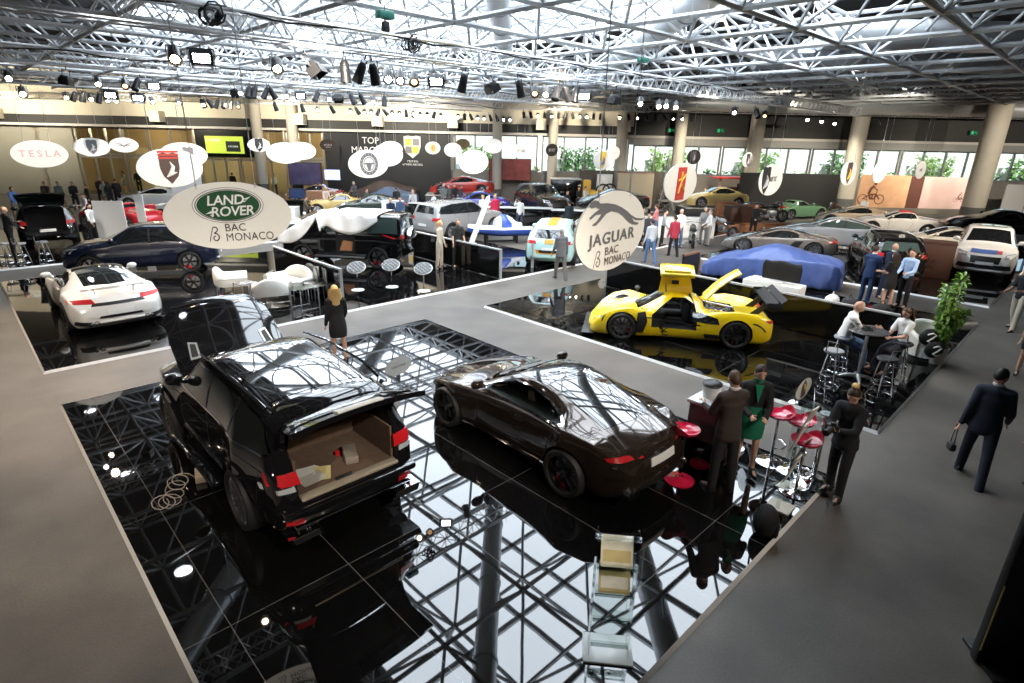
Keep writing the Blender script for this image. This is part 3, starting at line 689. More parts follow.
def L_jag(t, B, a, b, r):
    B = B @ M4.Translation((0, -.02, 0)) @ M4.Diagonal((1.42, 1.12, 1, 1))
    def cat_(m):
        cx, cy, k = .02, .13, 1
        body = [(-.36, .13), (-.345, .155), (-.30, .172), (-.26, .165), (-.22, .14), (-.13, .135), (-.02, .115), (.07, .082), (.15, .045), (.22, .0), (.30, -.035), (.40, -.05), (.46, -.045), (.40, -.066), (.30, -.055), (.23, -.025), (.27, -.065), (.35, -.085), (.33, -.10), (.25, -.088), (.17, -.045), (.10, .005), (.02, .045), (-.07, .062), (-.14, .045), (-.20, .0), (-.26, -.035), (-.31, -.03), (-.25, .0), (-.20, .05), (-.27, .05), (-.33, .02), (-.345, .035), (-.28, .075), (-.225, .095), (-.28, .115), (-.33, .108)]
        n, f = poly_fill([(x + cx, y + cy) for x, y in body], .5); m.add([(p[0], p[1], .006) for p in n], f)
    part_logo(t, B, 'leaping_cat_emblem', INKG, cat_)
    part_logo(t, B, 'lettering', INKG, lambda m: text_mb(m, 'JAGUAR', .14, T(0, -.035), .006, 0, .025, 1.12, sx=1.12))
    part_logo(t, B, 'dealer_monogram', INKB, lambda m: beta(m, .08, (-.19, -.20)))
    part_logo(t, B, 'dealer_lettering', INKB, lambda m: (text_mb(m, 'BAC', .10, T(-.10, -.150), .006, 0, 0, 1, 'LEFT'), text_mb(m, 'MONACO', .10, T(-.10, -.238), .006, 0, 0, 1.05, 'LEFT', .80)))
def L_shield(m1, m2, k=.42, c=(0, 0), text=0, stripes=None):
    def f(t, B, a, b, r):
        part_logo(t, B, 'badge', m1, lambda m: flat(m, sc(SHIELD, k, .78, c)))
        part_logo(t, B, 'badge_emblem', m2, lambda m: (m.path([(c[0] - .3 * k * .6, c[1] - .35 * k, .005), (c[0], c[1] - .22 * k, .005), (c[0] + .12 * k, c[1] + .05 * k, .005), (c[0] + .02 * k, c[1] + .25 * k, .005)], [.03 * k, .11 * k, .08 * k, .02 * k], 6), m.path([(c[0], c[1] - .22 * k, .005), (c[0] + .26 * k, c[1] - .18 * k, .005)], [.09 * k, .02 * k], 6)))
        if stripes: part_logo(t, B, 'badge_stripe', stripes, lambda m: [flat(m, [(c[0] - .41 * k, c[1] + y * k), (c[0] + .41 * k, c[1] + y * k), (c[0] + .41 * k, c[1] + (y + .07) * k), (c[0] - .41 * k, c[1] + (y + .07) * k)], .009) for y in (.36, .48, .6)])
        if text: part_logo(t, B, 'lettering', INK, lambda m: bars(m, 5, .42, .12, c[0] + .42, c[1] + .02, r))
    return f
def L_bars(m1, n=6, w=.8, h=.13, two=False):
    def f(t, B, a, b, r): part_logo(t, B, 'lettering', m1, lambda m: (bars(m, n, w, h, 0, .0, r), bars(m, n - 2, w * .6, h * .4, 0, -.14, r) if two else None))
    return f
def L_text(s, m1, size, sp=1.0): return lambda t, B, a, b, r: part_logo(t, B, 'lettering', m1, lambda m: text_mb(m, s, size, T(0, 0), .006, 0, .01, sp))
def L_round(m1, m2, rr=.24, rect=False):
    def f(t, B, a, b, r):
        part_logo(t, B, 'badge', m1, lambda m: (ring(m, rr, rr, .07 * rr / .24), [ring(m, rr * .62, rr * .62, .02)], flat(m, [(-rr * .6, -.01), (rr * .6, -.01), (rr * .6, .03), (-rr * .6, .03)]), flat(m, [(-.03, -rr * .6), (.03, -rr * .6), (.09, 0), (-.09, 0)])))
        part_logo(t, B, 'badge_lettering', m2, lambda m: [flat(m, sc(SHIELD, .03, .6, (rr * .86 * cos(q * pi / 8), rr * .86 * sin(q * pi / 8))), .009) for q in range(16)])
    return f
def L_disc(m1, m2):
    def f(t, B, a, b, r):
        part_logo(t, B, 'badge', m1, lambda m: (ring(m, .27, .27, .03), flat(m, oval(.2, .2, 30))))
        part_logo(t, B, 'badge_emblem', m2, lambda m: flat(m, sc(SHIELD, .2), .009))
    return f
def L_k(t, B, a, b, r):
    part_logo(t, B, 'plaque', INKR, lambda m: flat(m, [(-.19, -.33), (.16, -.33), (.19, .30), (-.16, .30)]))
    part_logo(t, B, 'gold_letter', INKY, lambda m: (m.path([(-.10, -.2, .01), (-.02, .0, .01), (.0, .22, .01)], .022, 6), m.path([(.14, .16, .01), (-.02, .0, .01), (.14, -.16, .01)], .022, 6), m.path([(-.12, .05, .01), (.13, .12, .01)], .016, 6), bars(m, 5, .24, .05, 0, -.27, r)))
def L_wing(t, B, a, b, r): part_logo(t, B, 'wing_emblem', INKG, lambda m: [m.path([(0, -.08, .004), (s * .14, .05, .004), (s * .42, .09, .004)], [.03, .03, .005], 6) for s in (1, -1)] + [m.path([(s * .1, -.05, .004), (s * .32, 0, .004)], [.025, .004], 6) for s in (1, -1)])
sign('large cream oval sign with green oval badge over the black SUV', 230, 216, 122, 66, L_lr)
sign('large cream oval sign with a leaping cat over the aisle by the yellow car', 613, 231, 66, 78, L_jag)
sign('white oval sign with spaced pale red letters by the concrete wall', 40, 154, 50, 26, L_text('TESLA', INKP, .26, 1.5), group=None)
for a in [('white oval sign with grey crest beside the pale lettered one', 92, 147, 33, 17.5, L_shield(INKG, SIGNW, .5)),
          ('small white oval sign with a thin spread-wing emblem', 124, 145, 26, 14, L_wing),
          ('white oval sign with dark brown shield topped by red stripes', 171, 168, 58, 37, L_shield(INKB, SIGNW, .5, (-.02, .0), 0, INKR)),
          ('white oval sign half hidden behind the red-striped shield sign', 184, 155, 44, 24, L_shield(INKG, INKP, .4, (.12, 0))),
          ('white oval sign with dark shield in front of the entrance', 259, 145, 21, 13, L_shield(INK, INKPG, .62)),
          ('white oval sign with faint red lettering by the entrance', 285, 153, 40, 20, L_bars(INKP, 7, .95, .16)),
          ('white oval sign with grey lettering overlapping its red-lettered neighbour', 301, 151, 29, 17, L_bars(INKG, 3, .45, .18)),
          ('white oval sign with big round black and grey emblem', 369, 164, 39, 27, L_round(INKG, INKPG, .30)),
          ('white oval sign with a dark bar behind the round-emblem sign', 388, 155, 30, 22, L_bars(INKG, 8, .7, .07)),
          ('small white oval sign topmost of the cluster before the black wall', 391, 149, 23, 15, L_bars(INKPG, 5, .6, .1)),
          ('white oval sign with gold round emblem before the black wall', 433, 148, 15, 12, L_disc(INKY, SIGNO)),
          ('white oval sign with blue-grey lettering at the black wall end', 453, 150, 17, 13.5, L_bars(INKBL, 5, .6, .12, True)),
          ('large pale oval sign with faint lettering in mid hall', 474, 162, 29, 23, L_bars(INKPG, 8, .8, .12)),
          ('white oval sign just above the large pale faint one', 493, 146, 19, 14, L_bars(INKPG, 4, .5, .1)),
          ('white oval sign with thin grey lettering before the red bikes', 521, 151, 16, 14, L_bars(INKG, 6, .75, .13)),
          ('white round sign with yellow and blue crest in mid hall', 603, 160, 18, 19, L_shield(INKY, INKBL, .55)),
          ('small white sign behind the yellow and blue crest sign', 614, 153, 12, 13, L_bars(INKPG, 4, .5, .1)),
          ('cream sign with red plaque and gold letter', 681, 183, 31, 38, L_k),
          ('small white sign with dark crest near a round column', 748, 160, 10, 14, L_shield(INK, INKPG, .55)),
          ('white sign with dark shield and lettering before the black display wall', 771, 180, 21, 30, L_shield(INK, INKPG, .55, (-.3, 0), 1)),
          ('narrow white sign with brown shield before a round column', 849, 173, 13, 24, L_shield(INKB, INKY, .55)),
          ('narrow white sign with faint lettering before the motorbike poster', 880, 172, 11, 21, L_bars(INKPG, 5, .7, .1, True)),
          ('narrowest white sign between the two cyclist posters', 921, 170, 8, 17, L_bars(INKB, 3, .4, .12))]: sign(*a)
sign('small dark brown oval sign with pale emblem by the black wall', 328, 145, 15, 11, L_bars(INKW, 6, .7, .12, True), SIGNB)
sign('tan oval sign tucked behind white ones beside the black wall', 463, 144, 14, 10, L_bars(INKY, 4, .5, .1), SIGNO)
sign('dark round sign with pale lettering before the beige column', 552, 150, 12, 12, L_bars(INKW, 5, .8, .16), SIGNB)
sign('dark round sign peeking above the red-plaque sign', 694, 157, 13, 14, L_shield(INKG, INKPG, .5), SIGNB)
# writing and screens on the far wall
def on_wall(name, label, cat, u0, u1, z0, z1, v, m, group=None, frame=None, fn=None):
    t = thing(name, label, cat, hall((u0 + u1) / 2, v, (z0 + z1) / 2), HRZ, group); w, h = u1 - u0, z1 - z0
    mb = MB(); mb.box((0, 0, 0), (w, .08, h)); mb.build('panel', frame or m, t, 0)
    mb = MB(); mb.box((0, -.045, 0), (w - (.1 if frame else 0), .02, h - (.1 if frame else 0))); mb.build('face', m, t, 0)
    if fn: fn(t, M4.Translation((0, -.06, 0)) @ M4.Rotation(pi / 2, 4, 'X'), w, h)
    return t
t = thing('wall_lettering', 'white two-line capital lettering high on the black far wall', 'sign', hall(-10.3, FV - .3, 3.95), HRZ)
mb = MB(); mb.M = M4.Rotation(pi / 2, 4, 'X'); text_mb(mb, 'TOP', .62, T(0, .30), .01); text_mb(mb, 'MARQUES', .62, T(0, -.34), .01); mb.build('lettering', INKW, t, 0, False)
t = thing('wall_crest', 'gold and grey crest emblem on the black far wall', 'emblem', hall(-7.35, FV - .3, 3.9), HRZ); B = M4.Rotation(pi / 2, 4, 'X')
part_logo(t, B, 'crest', INKPG, lambda m: flat(m, sc(SHIELD, 1.25, .95)))
for k, (x, y, m_) in enumerate([(-.27, .3, INKY), (.27, .3, INKG), (-.27, -.22, INKG), (.2, -.22, INKY)]):
    part_logo(t, B, 'crest_field', m_, lambda m: flat(m, [(x - .22, y - .2), (x + .22, y - .2), (x + .22, y + .24), (x - .22, y + .24)], .02), .008)
part_logo(t, B, 'lettering', INKW, lambda m: (bars(m, 7, .8, .12, 0, -.98, random.Random(1)), bars(m, 12, 1.5, .12, 0, -1.2, random.Random(2))))
SCRE = emat('screen_green', (.45, .55, .06), .9); SCRB = mat('screen_housing', (.01, .01, .01), .3, var=.1); SCRG = emat('screen_box', (.03, .035, .03), .3); SCRW = emat('screen_text', (.8, .85, .75), .8); SCRBL = emat('screen_blue', (.45, .5, .75), 1.2)
def tvfn(t, B, w, h):
    part_logo(t, B, 'slide_box', SCRG, lambda m: flat(m, [(.1, -.45), (1.1, -.45), (1.1, .25), (.1, .25)], .008))
    part_logo(t, B, 'slide_text', SCRW, lambda m: (bars(m, 7, 1.1, .16, -.75, .3, random.Random(5)), bars(m, 6, .7, .1, .6, -.1, random.Random(6))), .006)
on_wall('wall_panel', 'black panel above the entrance carrying a green screen', 'panel', -22.7, -18.4, 2.95, 4.75, FV - .25, SCRB)
on_wall('wall_screen', 'lit green screen showing a slide above the entrance doors', 'screen', -22.0, -19.2, 3.15, 4.4, FV - .42, SCRE, None, SCRB, tvfn)
POST1 = mat('poster_sunset', (.62, .36, .22), .5, var=.35, vscale=1.1); POST2 = mat('poster_dusk', (.60, .42, .40), .5, var=.25, vscale=.9); RIDER = mat('poster_ink', (.14, .05, .03), .5, var=.3)
def moto(k, cx, cy):
    def f(t, B, w, h):
        def g(m):
            for s in (-1, 1): ring(m, .42 * k, .42 * k, .07 * k, .004, 28, (cx + s * .72 * k, cy - .35 * k))
            for p, r in (([(-.72, -.35), (-.2, .05), (.35, .1), (.72, -.35)], .06), ([(-.2, .05), (-.1, -.3), (.3, -.3), (.35, .1)], .1), ([(.35, .1), (.42, .45), (.25, .5)], .04), ([(-.3, .1), (-.15, .55), (.1, .75)], .13), ([(.05, .7), (.35, .42)], .05), ([(-.3, .1), (.1, .0), (.0, -.35)], .08)):
                m.M = B @ M4.Diagonal((1, 1, .06, 1)); m.path([(cx + x * k, cy + y * k, .1) for x, y in p], r * k, 6); m.M = B
            flat(m, oval(.13 * k, .14 * k, 16, (cx + .16 * k, cy + .95 * k)), .01)
        part_logo(t, B, 'rider_picture', RIDER, g)
    return f
on_wall('poster', 'large orange poster with a motocross rider beside a column', 'poster', 23.0, 26.3, .7, 2.8, 39.6, POST1, None, None, moto(.78, -.75, -.25))
on_wall('poster', 'large pink poster with a small distant rider', 'poster', 27.2, 30.9, .7, 2.75, 39.6, POST2, None, None, moto(.34, .75, -.3))
on_wall('display_wall', 'dark red-brown panel between the two rider posters', 'panel', 26.3, 27.2, .7, 2.75, 39.65, mat('brown_panel', (.10, .035, .025), .6, var=.2))
on_wall('display_wall', 'black display wall behind the classic green roadster', 'panel', 15.2, 22.2, .2, 2.75, 40.2, BLK)
on_wall('display_wall', 'grey panelled wall at the right edge behind the black cars', 'panel', 32.3, 40, .2, 2.4, 39, mat('grey_panel', (.35, .35, .35), .6, var=.06), None, None, lambda t, B, w, h: part_logo(t, B, 'panel_joint', BLACKP, lambda m: [flat(m, [(x, -h / 2), (x + .04, -h / 2), (x + .04, h / 2), (x, h / 2)]) for x in (-2.4, -.6, 1.2)]))
on_wall('display_wall', 'black wall low behind the yellow machine and shelves', 'panel', 4.5, 12.0, .2, 2.6, 42.0, mat('warm_panel', (.10, .085, .07), .6, var=.2))
EXG = emat('exit_green', (.02, .30, .12), 1.0)
for u, z, lab in [(10.8, 5.35, 'small green exit sign on the dark band, leftmost of three'), (14.2, 5.4, 'small green exit sign on the dark band beside a column'), (31.8, 5.6, 'small green exit sign on the dark band at far right')]:
    on_wall('exit_sign', lab, 'sign', u - .3, u + .3, z - .16, z + .16, FV - .5, mat('exit_board', (.01, .09, .045), .4, var=.05), None, None, lambda t, B, w, h: part_logo(t, B, 'pictogram', EXG, lambda m: (flat(m, [(-.2, -.1), (-.05, -.1), (-.05, .1), (-.2, .1)], .004), m.path([(.2, -.05, .004), (.05, 0, .004), (.12, .08, .004)], .02, 5))))
# ------------------------------------------------------------------ lighting trusses and lamps
TRM = mat('truss_aluminium', (.72, .73, .74), .3, .7, var=.05)
def truss(label, y, zt, x0, x1, s=.36, rot=0):
    mb = MB(); mb.M = M4.Rotation(rot, 4, 'Z'); r = .026; h = s / 2; n = int((x1 - x0) / .5); cz = zt - h
    for a in (-h, h):
        for b in (-h, h): mb.tube((x0, y + a, cz + b), (x1, y + a, cz + b), r, 6)
    for i in range(n):
        a, b = x0 + (x1 - x0) * i / n, x0 + (x1 - x0) * (i + 1) / n; m = (a + b) / 2
        for q in (-h, h):
            mb.tube((a, y + q, cz - h), (m, y + q, cz + h), .012, 5, cap=False); mb.tube((m, y + q, cz + h), (b, y + q, cz - h), .012, 5, cap=False)
            mb.tube((a, y - h, cz + q), (m, y + h, cz + q), .012, 5, cap=False); mb.tube((m, y + h, cz + q), (b, y - h, cz + q), .012, 5, cap=False)
    for k in range(int((x1 - x0) / 5.3) + 1):
        x = x0 + .6 + 5.3 * k
        if x < x1: mb.tube((x, y, zt), (x, y, ZB - .07), .008, 5)
    return tag(mb.build('lighting_truss', TRM, None, 40), label, 'truss')
TR = [(10.85, 6.46, -6, 36), (20.7, 6.58, -9, 31), (28.8, 6.5, -10, 25), (39.2, 6.75, -36, 40)]
for (y, z, a, b), l in zip(TR, ('long silver lattice truss nearest the camera across the hall', 'second silver lattice truss, carrying rows of black spotlights', 'third silver lattice truss, full of small spotlights', 'farthest silver lattice truss before the beige upper wall')): truss(l, y, z, a, b, .36, HRZ if y > 39 else 0)
CAN = mat('lamp_can', (.012, .012, .013), .4, var=.2)
LW = emat('lamp_lens_warm', (1, .80, .55), 45); LC = emat('lamp_lens_cool', (.95, .97, 1), 45); LOFF = mat('lamp_lens_unlit', (.25, .26, .28), .1, .2, var=.1); LDIM = emat('lamp_lens_dim', (1, .62, .3), 3)
def lampset(kind, lit, name, label, group):
    t = thing(name, label, 'lamp', (0, 0, -50), 0, group)
    if kind == 'can':
        mb = MB(); mb.lathe([(0, .2), (.05, .19), (.085, .12), (.09, -.02), (.105, -.20), (.095, -.20), (.08, -.02)], 14); mb.build('housing', CAN, t)
        mb = MB(); mb.lathe([(0, -.17), (.066, -.17)], 14); mb.build('lens', lit, t, 0)
    else:
        mb = MB(); mb.M = M4.Scale(.75, 4); mb.box((0, 0, .02), (.46, .30, .20), .03, .8); [mb.box((s * .24, 0, -.1), (.015, .30, .22)) for s in (1, -1)]; [mb.box((0, s * .16, -.1), (.42, .015, .2)) for s in (1, -1)]; mb.build('housing', CAN, t)
        mb = MB(); mb.box((0, 0, -.064), (.24, .14, .008)); mb.build('lens', lit, t, 0)
    mb = MB(); w = .11 if kind == 'can' else .20
    mb.path([(w, 0, 0), (w, 0, .24), (-w, 0, .24), (-w, 0, 0)], .01, 6); mb.tube((0, 0, .24), (0, 0, .34), .014, 6); mb.build('yoke', BLACKP, t)
    return t
PROT = {}
def lamp(pos, kind, lit, tilt=(0, 0), label='', group=None):
    k = (kind, lit.name)
    if k not in PROT: o = PROT[k] = lampset(kind, lit, 'spotlight' if kind == 'can' else 'floodlight', label, group)
    else: o = dup(PROT[k], pos, 0, label, group)
    o['label'] = label; o['group'] = group; o.location = pos; o.rotation_euler = tilt
def onplane(px, py, y):
    d = ray(px, py)
    if y > 39: t = y / d.dot(HV); return V3((d.x * t, d.y * t, min(6.05, CH + d.z * t)))
    t = y / d.y; return V3((d.x * t, y, CH + d.z * t))
def row(pxs, y, what, grp, kind, cyc, hang=.42):
    rnd = random.Random(int(y * 10) + len(pxs))
    for i, q in enumerate(pxs):
        c = cyc[i % len(cyc)]; lit = {'w': LW, 'c': LC, 'o': LOFF, 'd': LDIM}[c]; p = onplane(q[0], q[1], y)
        lim = {10.85: 5.75, 20.7: 5.88, 28.8: 5.8}.get(y, 9); p.z = min(p.z, lim)
        dn = (V3((0, 0, CH)) - p).normalized() if c in 'wcd' else V3((rnd.uniform(-.8, .8), rnd.uniform(-.9, .6), 0)); dn = (dn + V3((0, 0, -.55 if c in 'wcd' else -1.2))).normalized(); eu = (-dn).to_track_quat('Z', 'Y').to_euler()
        lamp(p, kind, lit, eu, what + ({'w': ', lit warm', 'c': ', lit white', 'o': ', unlit', 'd': ', glowing dimly'}[c]), grp + {'w': ', lit warm', 'c': ', lit white', 'o': ', unlit', 'd': ', glowing dimly'}[c])
row([(173, 46), (276, 57)], 10.85, 'round warm spotlight shining on the nearest truss', 'bright round lamps on the nearest truss', 'can', 'w')
row([(200, 48), (585, 90), (436, 76)], 10.85, 'black floodlight with open doors on the nearest truss', 'floodlights on the nearest truss', 'flood', 'c')
row([(314, 60), (491, 75), (615, 93)], 10.85, 'black box floodlight hanging off the nearest truss', 'floodlights on the nearest truss', 'flood', 'o')
row([(345, 69), (360, 70), (374, 72), (388, 74), (400, 75), (414, 77), (463, 77), (520, 82), (535, 85), (546, 89), (557, 90), (567, 92), (576, 93), (641, 97)], 10.85, 'black spotlight can in the row under the nearest truss', 'spotlight cans on the nearest truss', 'can', 'ooocwdoodwoooc')
row([(659, 104), (667, 99), (676, 105), (735, 108), (757, 113), (765, 114), (808, 117), (822, 120), (835, 122)], 10.85, 'small spotlight toward the far end of the nearest truss', 'spotlights at the far end of the nearest truss', 'can', 'wcwcodwwc')
row([(65, 74), (235, 92), (338, 93)], 20.7, 'black box floodlight hanging off the second truss', 'floodlights on the second truss', 'flood', 'o')
row([(153, 82), (110, 94), (138, 97), (300, 90)], 20.7, 'lit floodlight on the second truss', 'lit floodlights on the second truss', 'flood', 'c')
row([(22, 91), (97, 78), (124, 80), (136, 80), (4, 60), (265, 88), (254, 91), (272, 90), (286, 92), (316, 91), (329, 92), (352, 94), (362, 94), (373, 96), (384, 96), (248, 88), (240, 89)], 20.7, 'spotlight can in a row under the second truss', 'spotlight cans on the second truss', 'can', 'wwdocooowocoowooc')
row([(66 + 8.3 * i, 95.5 + .6 * i) for i in range(7)] + [(178, 98), (203, 102)] + [(203 + 7 * i, 103 + .4 * i) for i in range(6)] + [(152, 98), (275, 104), (302, 104), (317, 105), (332, 106)], 28.8, 'small spotlight can under the third truss', 'spotlight cans on the third truss', 'can', 'woowocwwocooood')
row([(350 + 7 * i, 105 + .5 * i) for i in range(14)] + [(458 + 6.5 * i, 111 + .3 * i) for i in range(9)], 28.8, 'small spotlight can under the middle of the third truss', 'spotlight cans on the middle of the third truss', 'can', 'cowcoowcooc')
row([(524 + 7 * i, 108 + .25 * i) for i in range(12)] + [(620 + 9 * i, 111 + .35 * i) for i in range(9)] + [(880, 120)], 39.2, 'small spotlight can under the farthest truss', 'spotlight cans on the farthest truss', 'can', 'oowocooowc')
# cables, hoists
HOIST = mat('hoist_green', (.03, .16, .12), .4, var=.1)
for px, py, y, lab in [(385, 15, 10.9, 'green chain hoist above the row of black cans'), (643, 60, 10.9, 'green chain hoist above the bright lamps on the nearest truss'), (769, 86, 14.5, 'green chain hoist under the right-hand roof')]:
    p = onplane(px, py, y); t = thing('chain_hoist', lab, 'hoist', p)
    mb = MB(); mb.box((0, 0, 0), (.34, .2, .14), .02); mb.build('motor', HOIST, t)
    mb = MB(); mb.tube((0, 0, .05), (0, 0, ZB - p.z), .01, 6); mb.box((0, 0, -.2), (.14, .12, .18), .02); mb.tube((0, 0, -.1), (0, 0, -.5), .008); mb.build('chain', BLACKP, t)
rnd = random.Random(4)
for k, (y, z, x0, x1, lab) in enumerate([(10.67, 6.50, 1, 26, 'black cable sagging along the nearest truss'), (20.5, 6.6, 0, 28, 'black cable sagging along the second truss'), (28.6, 6.45, 4, 28, 'black cable sagging along the third truss')]):
    pts = []; n = 90
    for i in range(n + 1):
        x = x0 + (x1 - x0) * i / n; pts.append((x, y, z - .10 * abs(sin(i * .32)) + rnd.uniform(-.015, .015)))
    mb = MB(); mb.path(pts, .018, 6); tag(mb.build('cable', BLACKP), lab, 'cable')
for px, py, lab in [(412, 44, 'coil of black cable bundled on the nearest truss'), (212, 14, 'tangle of black cable hung above the nearest truss')]:
    p = onplane(px, py, 10.7); mb = MB()
    for i in range(8): a = rnd.uniform(0, 3); mb.path([(p.x + .12 * cos(q * .7) * (1 + .3 * sin(a + i)), p.y + .04 * i - .1 + .05 * sin(q + a), p.z + .12 * sin(q * .7) * (1 + .4 * cos(a * 3 + i))) for q in range(10)], .016, 5)
    tag(mb.build('cable_coil', BLACKP), lab, 'cable')
# round downlights in the roof
DLB = mat('downlight_drum', (.55, .56, .58), .4, .4, var=.05); DLE = emat('downlight_glow', (.95, .97, 1), 30)
dl = [V3((2.75, y, 8.3)) for y in (9.8, 17.1, 24.4, 31.8)]
for px, py in [(715, 18), (807, 50), (860, 69), (906, 83), (719, 77), (797 - 120, 33), (538, 40)]: d = ray(px, py); t = (7.55 - CH) / d.z; dl.append(V3((d.x * t, d.y * t, 7.55)))
for i, p in enumerate(dl):
    t = thing('downlight', ['round downlight in the dark roof over the left platform edge', 'white drum downlight hanging in the space frame'][i > 3], 'downlight', p, 0, ['downlights over the left edge', 'drum downlights in the space frame'][i > 3])
    mb = MB(); mb.lathe([(0, .3), (.16, .3), (.26, .12), (.27, -.05), (.25, -.05), (.24, .1), (0, .1)], 20); mb.tube((0, 0, .3), (0, 0, ZR - p.z), .012, 6); mb.build('drum', DLB, t)
    mb = MB(); mb.lathe([(0, 0), (.235, 0)], 20); mb.build('diffuser', DLE, t, 0)
# ------------------------------------------------------------------ vehicles
def side_pos(f, r, W, side='L', hdg=None, inset=.12):
    """centre between the axles from the ground contacts of the near-side wheels"""
    a, b = gp(*f, PODZ), gp(*r, PODZ); h = math.atan2(a.y - b.y, a.x - b.x) if hdg is None else R(hdg); m = (a + b) / 2
    s = 1 if side == 'L' else -1
    return V3((m.x + sin(h) * (W / 2 - inset) * s, m.y - cos(h) * (W / 2 - inset) * s, PODZ)), math.degrees(h)
def arch(c, mb, ax, x, r0, r1, off=.03, thick=.05, a0=-.25):
    n = 18; P = [(x + r1 * cos(a0 + (pi - 2 * a0) * i / n), c.wr + r1 * sin(a0 + (pi - 2 * a0) * i / n)) for i in range(n + 1)]
    P += [(x + r0 * cos(a0 + (pi - 2 * a0) * i / n), c.wr + r0 * sin(a0 + (pi - 2 * a0) * i / n)) for i in range(n, -1, -1)]
    c.drape(mb, ax, P, off, .10, thick)
def hinge(o, p, deg):
    """turn a part about a sideways axis through p (car coordinates)"""
    M = M4.Translation(p) @ M4.Rotation(R(deg), 4, 'Y') @ M4.Translation(-V3(p)); o.data.transform(M)
# --- black SUV with raised bonnet and tailgate
BLK_P = paint((.006, .006, .007), .06, 1)
L, W, H = 4.86, 1.99, 1.78
pos, _ = side_pos((182, 439), (254, 525), W, 'L', 90)

RRP = dict(SUV, wx=(.60, -.58), wr=.40, top=[(-1,.40),(-.99,.52),(-.965,.60),(-.945,.66),(-.875,.90),(-.84,.935),(-.4,.985),(-.05,1.0),(.13,.965),(.41,.70),(.45,.67),(.75,.645),(.93,.60),(.98,.50),(1,.36)],
    belt=[(-1,.38),(-.98,.51),(-.95,.60),(-.6,.63),(.4,.61),(.75,.60),(.93,.55),(1,.34)], shw=.965, sf=.12, sr=.05,
    wid=[(-1,.76),(-.97,.88),(-.9,.93),(-.6,.97),(-.2,.94),(.3,.94),(.6,.97),(.85,.93),(.95,.86),(1,.72)], roofw=[(-1,.6),(-.95,.70),(-.84,.66),(-.4,.69),(0,.71),(.12,.69),(.45,.78),(.75,.78),(.95,.70),(1,.55)],
    tl=[(.60,.52),(.90,.53),(.90,.60),(.62,.60)], plate=(0,.40), swin=[(.34,.655),(.24,.76),(.10,.905),(-.1,.925),(-.5,.91),(-.78,.86),(-.88,.72),(-.84,.69),(-.3,.665)])
root, c = car('black wide-bodied SUV with raised bonnet and open tailgate on black platform', 'car', pos, 90, RRP, L, W, H, BLK_P, 'suv', spokes=10, twin=True, sub=2, rim=RIMS, wheel_w=.30, flare=.06,
    cuts=[((-2.2, 0, 1.13), (1.9, 1.28, .88)), ((1.65, 0, .95), (.95, 1.2, .7))], skip=('rwin', 'grille'), plate=False)
RRC = c
p = c.panel('bonnet', 'T', [(.98, -.80), (.98, .80), (1.5, .80), (2.0, .76), (2.27, .55), (2.33, 0), (2.27, -.55), (2.0, -.76), (1.5, -.80)], BLK_P, root, .008, .03)
hp_ = [p]
for s in (1, -1):
    hp_.append(c.panel('bonnet_vent', 'T', [(1.22, s * .62), (1.22, s * .48), (1.48, s * .46), (1.52, s * .58)], ALU, p, .022, .01, .1)); hp_.append(c.panel('vent_mesh', 'T', [(1.25, s * .595), (1.25, s * .505), (1.455, s * .49), (1.48, s * .56)], BLACKP, p, .03, .004, .1))
for o in hp_: hinge(o, (1.0, 0, 1.20), -47)
mb = MB(); mb.box((1.65, 0, .85), (.6, .75, .3), .05); mb.tube((1.95, -.5, 1.0), (1.95, .5, 1.0), .05); mb.box((1.5, .48, .9), (.3, .2, .2), .03); mb.build('engine', RIMS, root)
t = c.panel('tailgate', 'B', [(-.80, 1.02), (.80, 1.02), (.70, 1.62), (-.70, 1.62)], BLK_P, root, .01, .05, .1)
g = c.panel('tailgate_window', 'B', [(-.72, 1.20), (.72, 1.20), (.64, 1.56), (-.64, 1.56)], GLASS, t, .022, .03, .1)
n = c.panel('number_plate', 'B', [(-.27, 1.06), (.27, 1.06), (.27, 1.17), (-.27, 1.17)], WHITEP, t, .03, .03, .1)
for o in (t, g, n): hinge(o, (-2.13, 0, 1.66), 84)
mb = MB(); c.drape(mb, 'T', [(-2.14, -.70), (-2.14, .70), (-1.86, .72), (-1.86, -.72)], .05, .12, .05); mb.build('roof_spoiler', BLK_P, root)
c.panel('roof_glass', 'T', [(.12, -.60), (.12, .60), (-1.7, .58), (-1.7, -.58)], GLASS, root, .006)
for s in (1, -1):
    mb = MB(); mb.path([(.2, s * .72, 1.74), (-.5, s * .74, 1.80), (-1.5, s * .73, 1.775), (-1.9, s * .70, 1.70)], .018, 6); mb.build('roof_rail', BLK_P, root)
for ax in 'LR':
    for x_ in (c.wf, c.wb): mb = MB(); arch(c, mb, ax, x_, c.wr + .05, c.wr + .14); mb.build('wheel_arch', BLK_P, root)
    mb = MB(); y = 1.02 if ax == 'L' else -1.02; mb.box((.03, y, .36), (1.75, .20, .07), .025); mb.build('running_board', BLK_P, root)
    mb = MB(); pts = c.S2(RRP['swin']); c.strip(mb, ax, pts + [pts[0]], .022, .010); mb.build('window_trim', CHROME, root)
    mb = MB(); s = 1 if ax == 'L' else -1; c.strip(mb, ax, [(1.1, 1.0), (.2, 1.02), (-1.0, 1.06), (-2.1, 1.04)], .02, .006); mb.build('body_crease', BLK_P, root)
    mb = MB(); c.strip(mb, ax, [(.85, .52), (-.8, .50)], .05, .02); mb.build('door_trim', CHROME, root)
TRUNK = mat('trunk_carpet', (.13, .085, .06), .9, var=.25, vscale=12); TRIMB = mat('trunk_sill', (.42, .36, .28), .4, .3, var=.1)
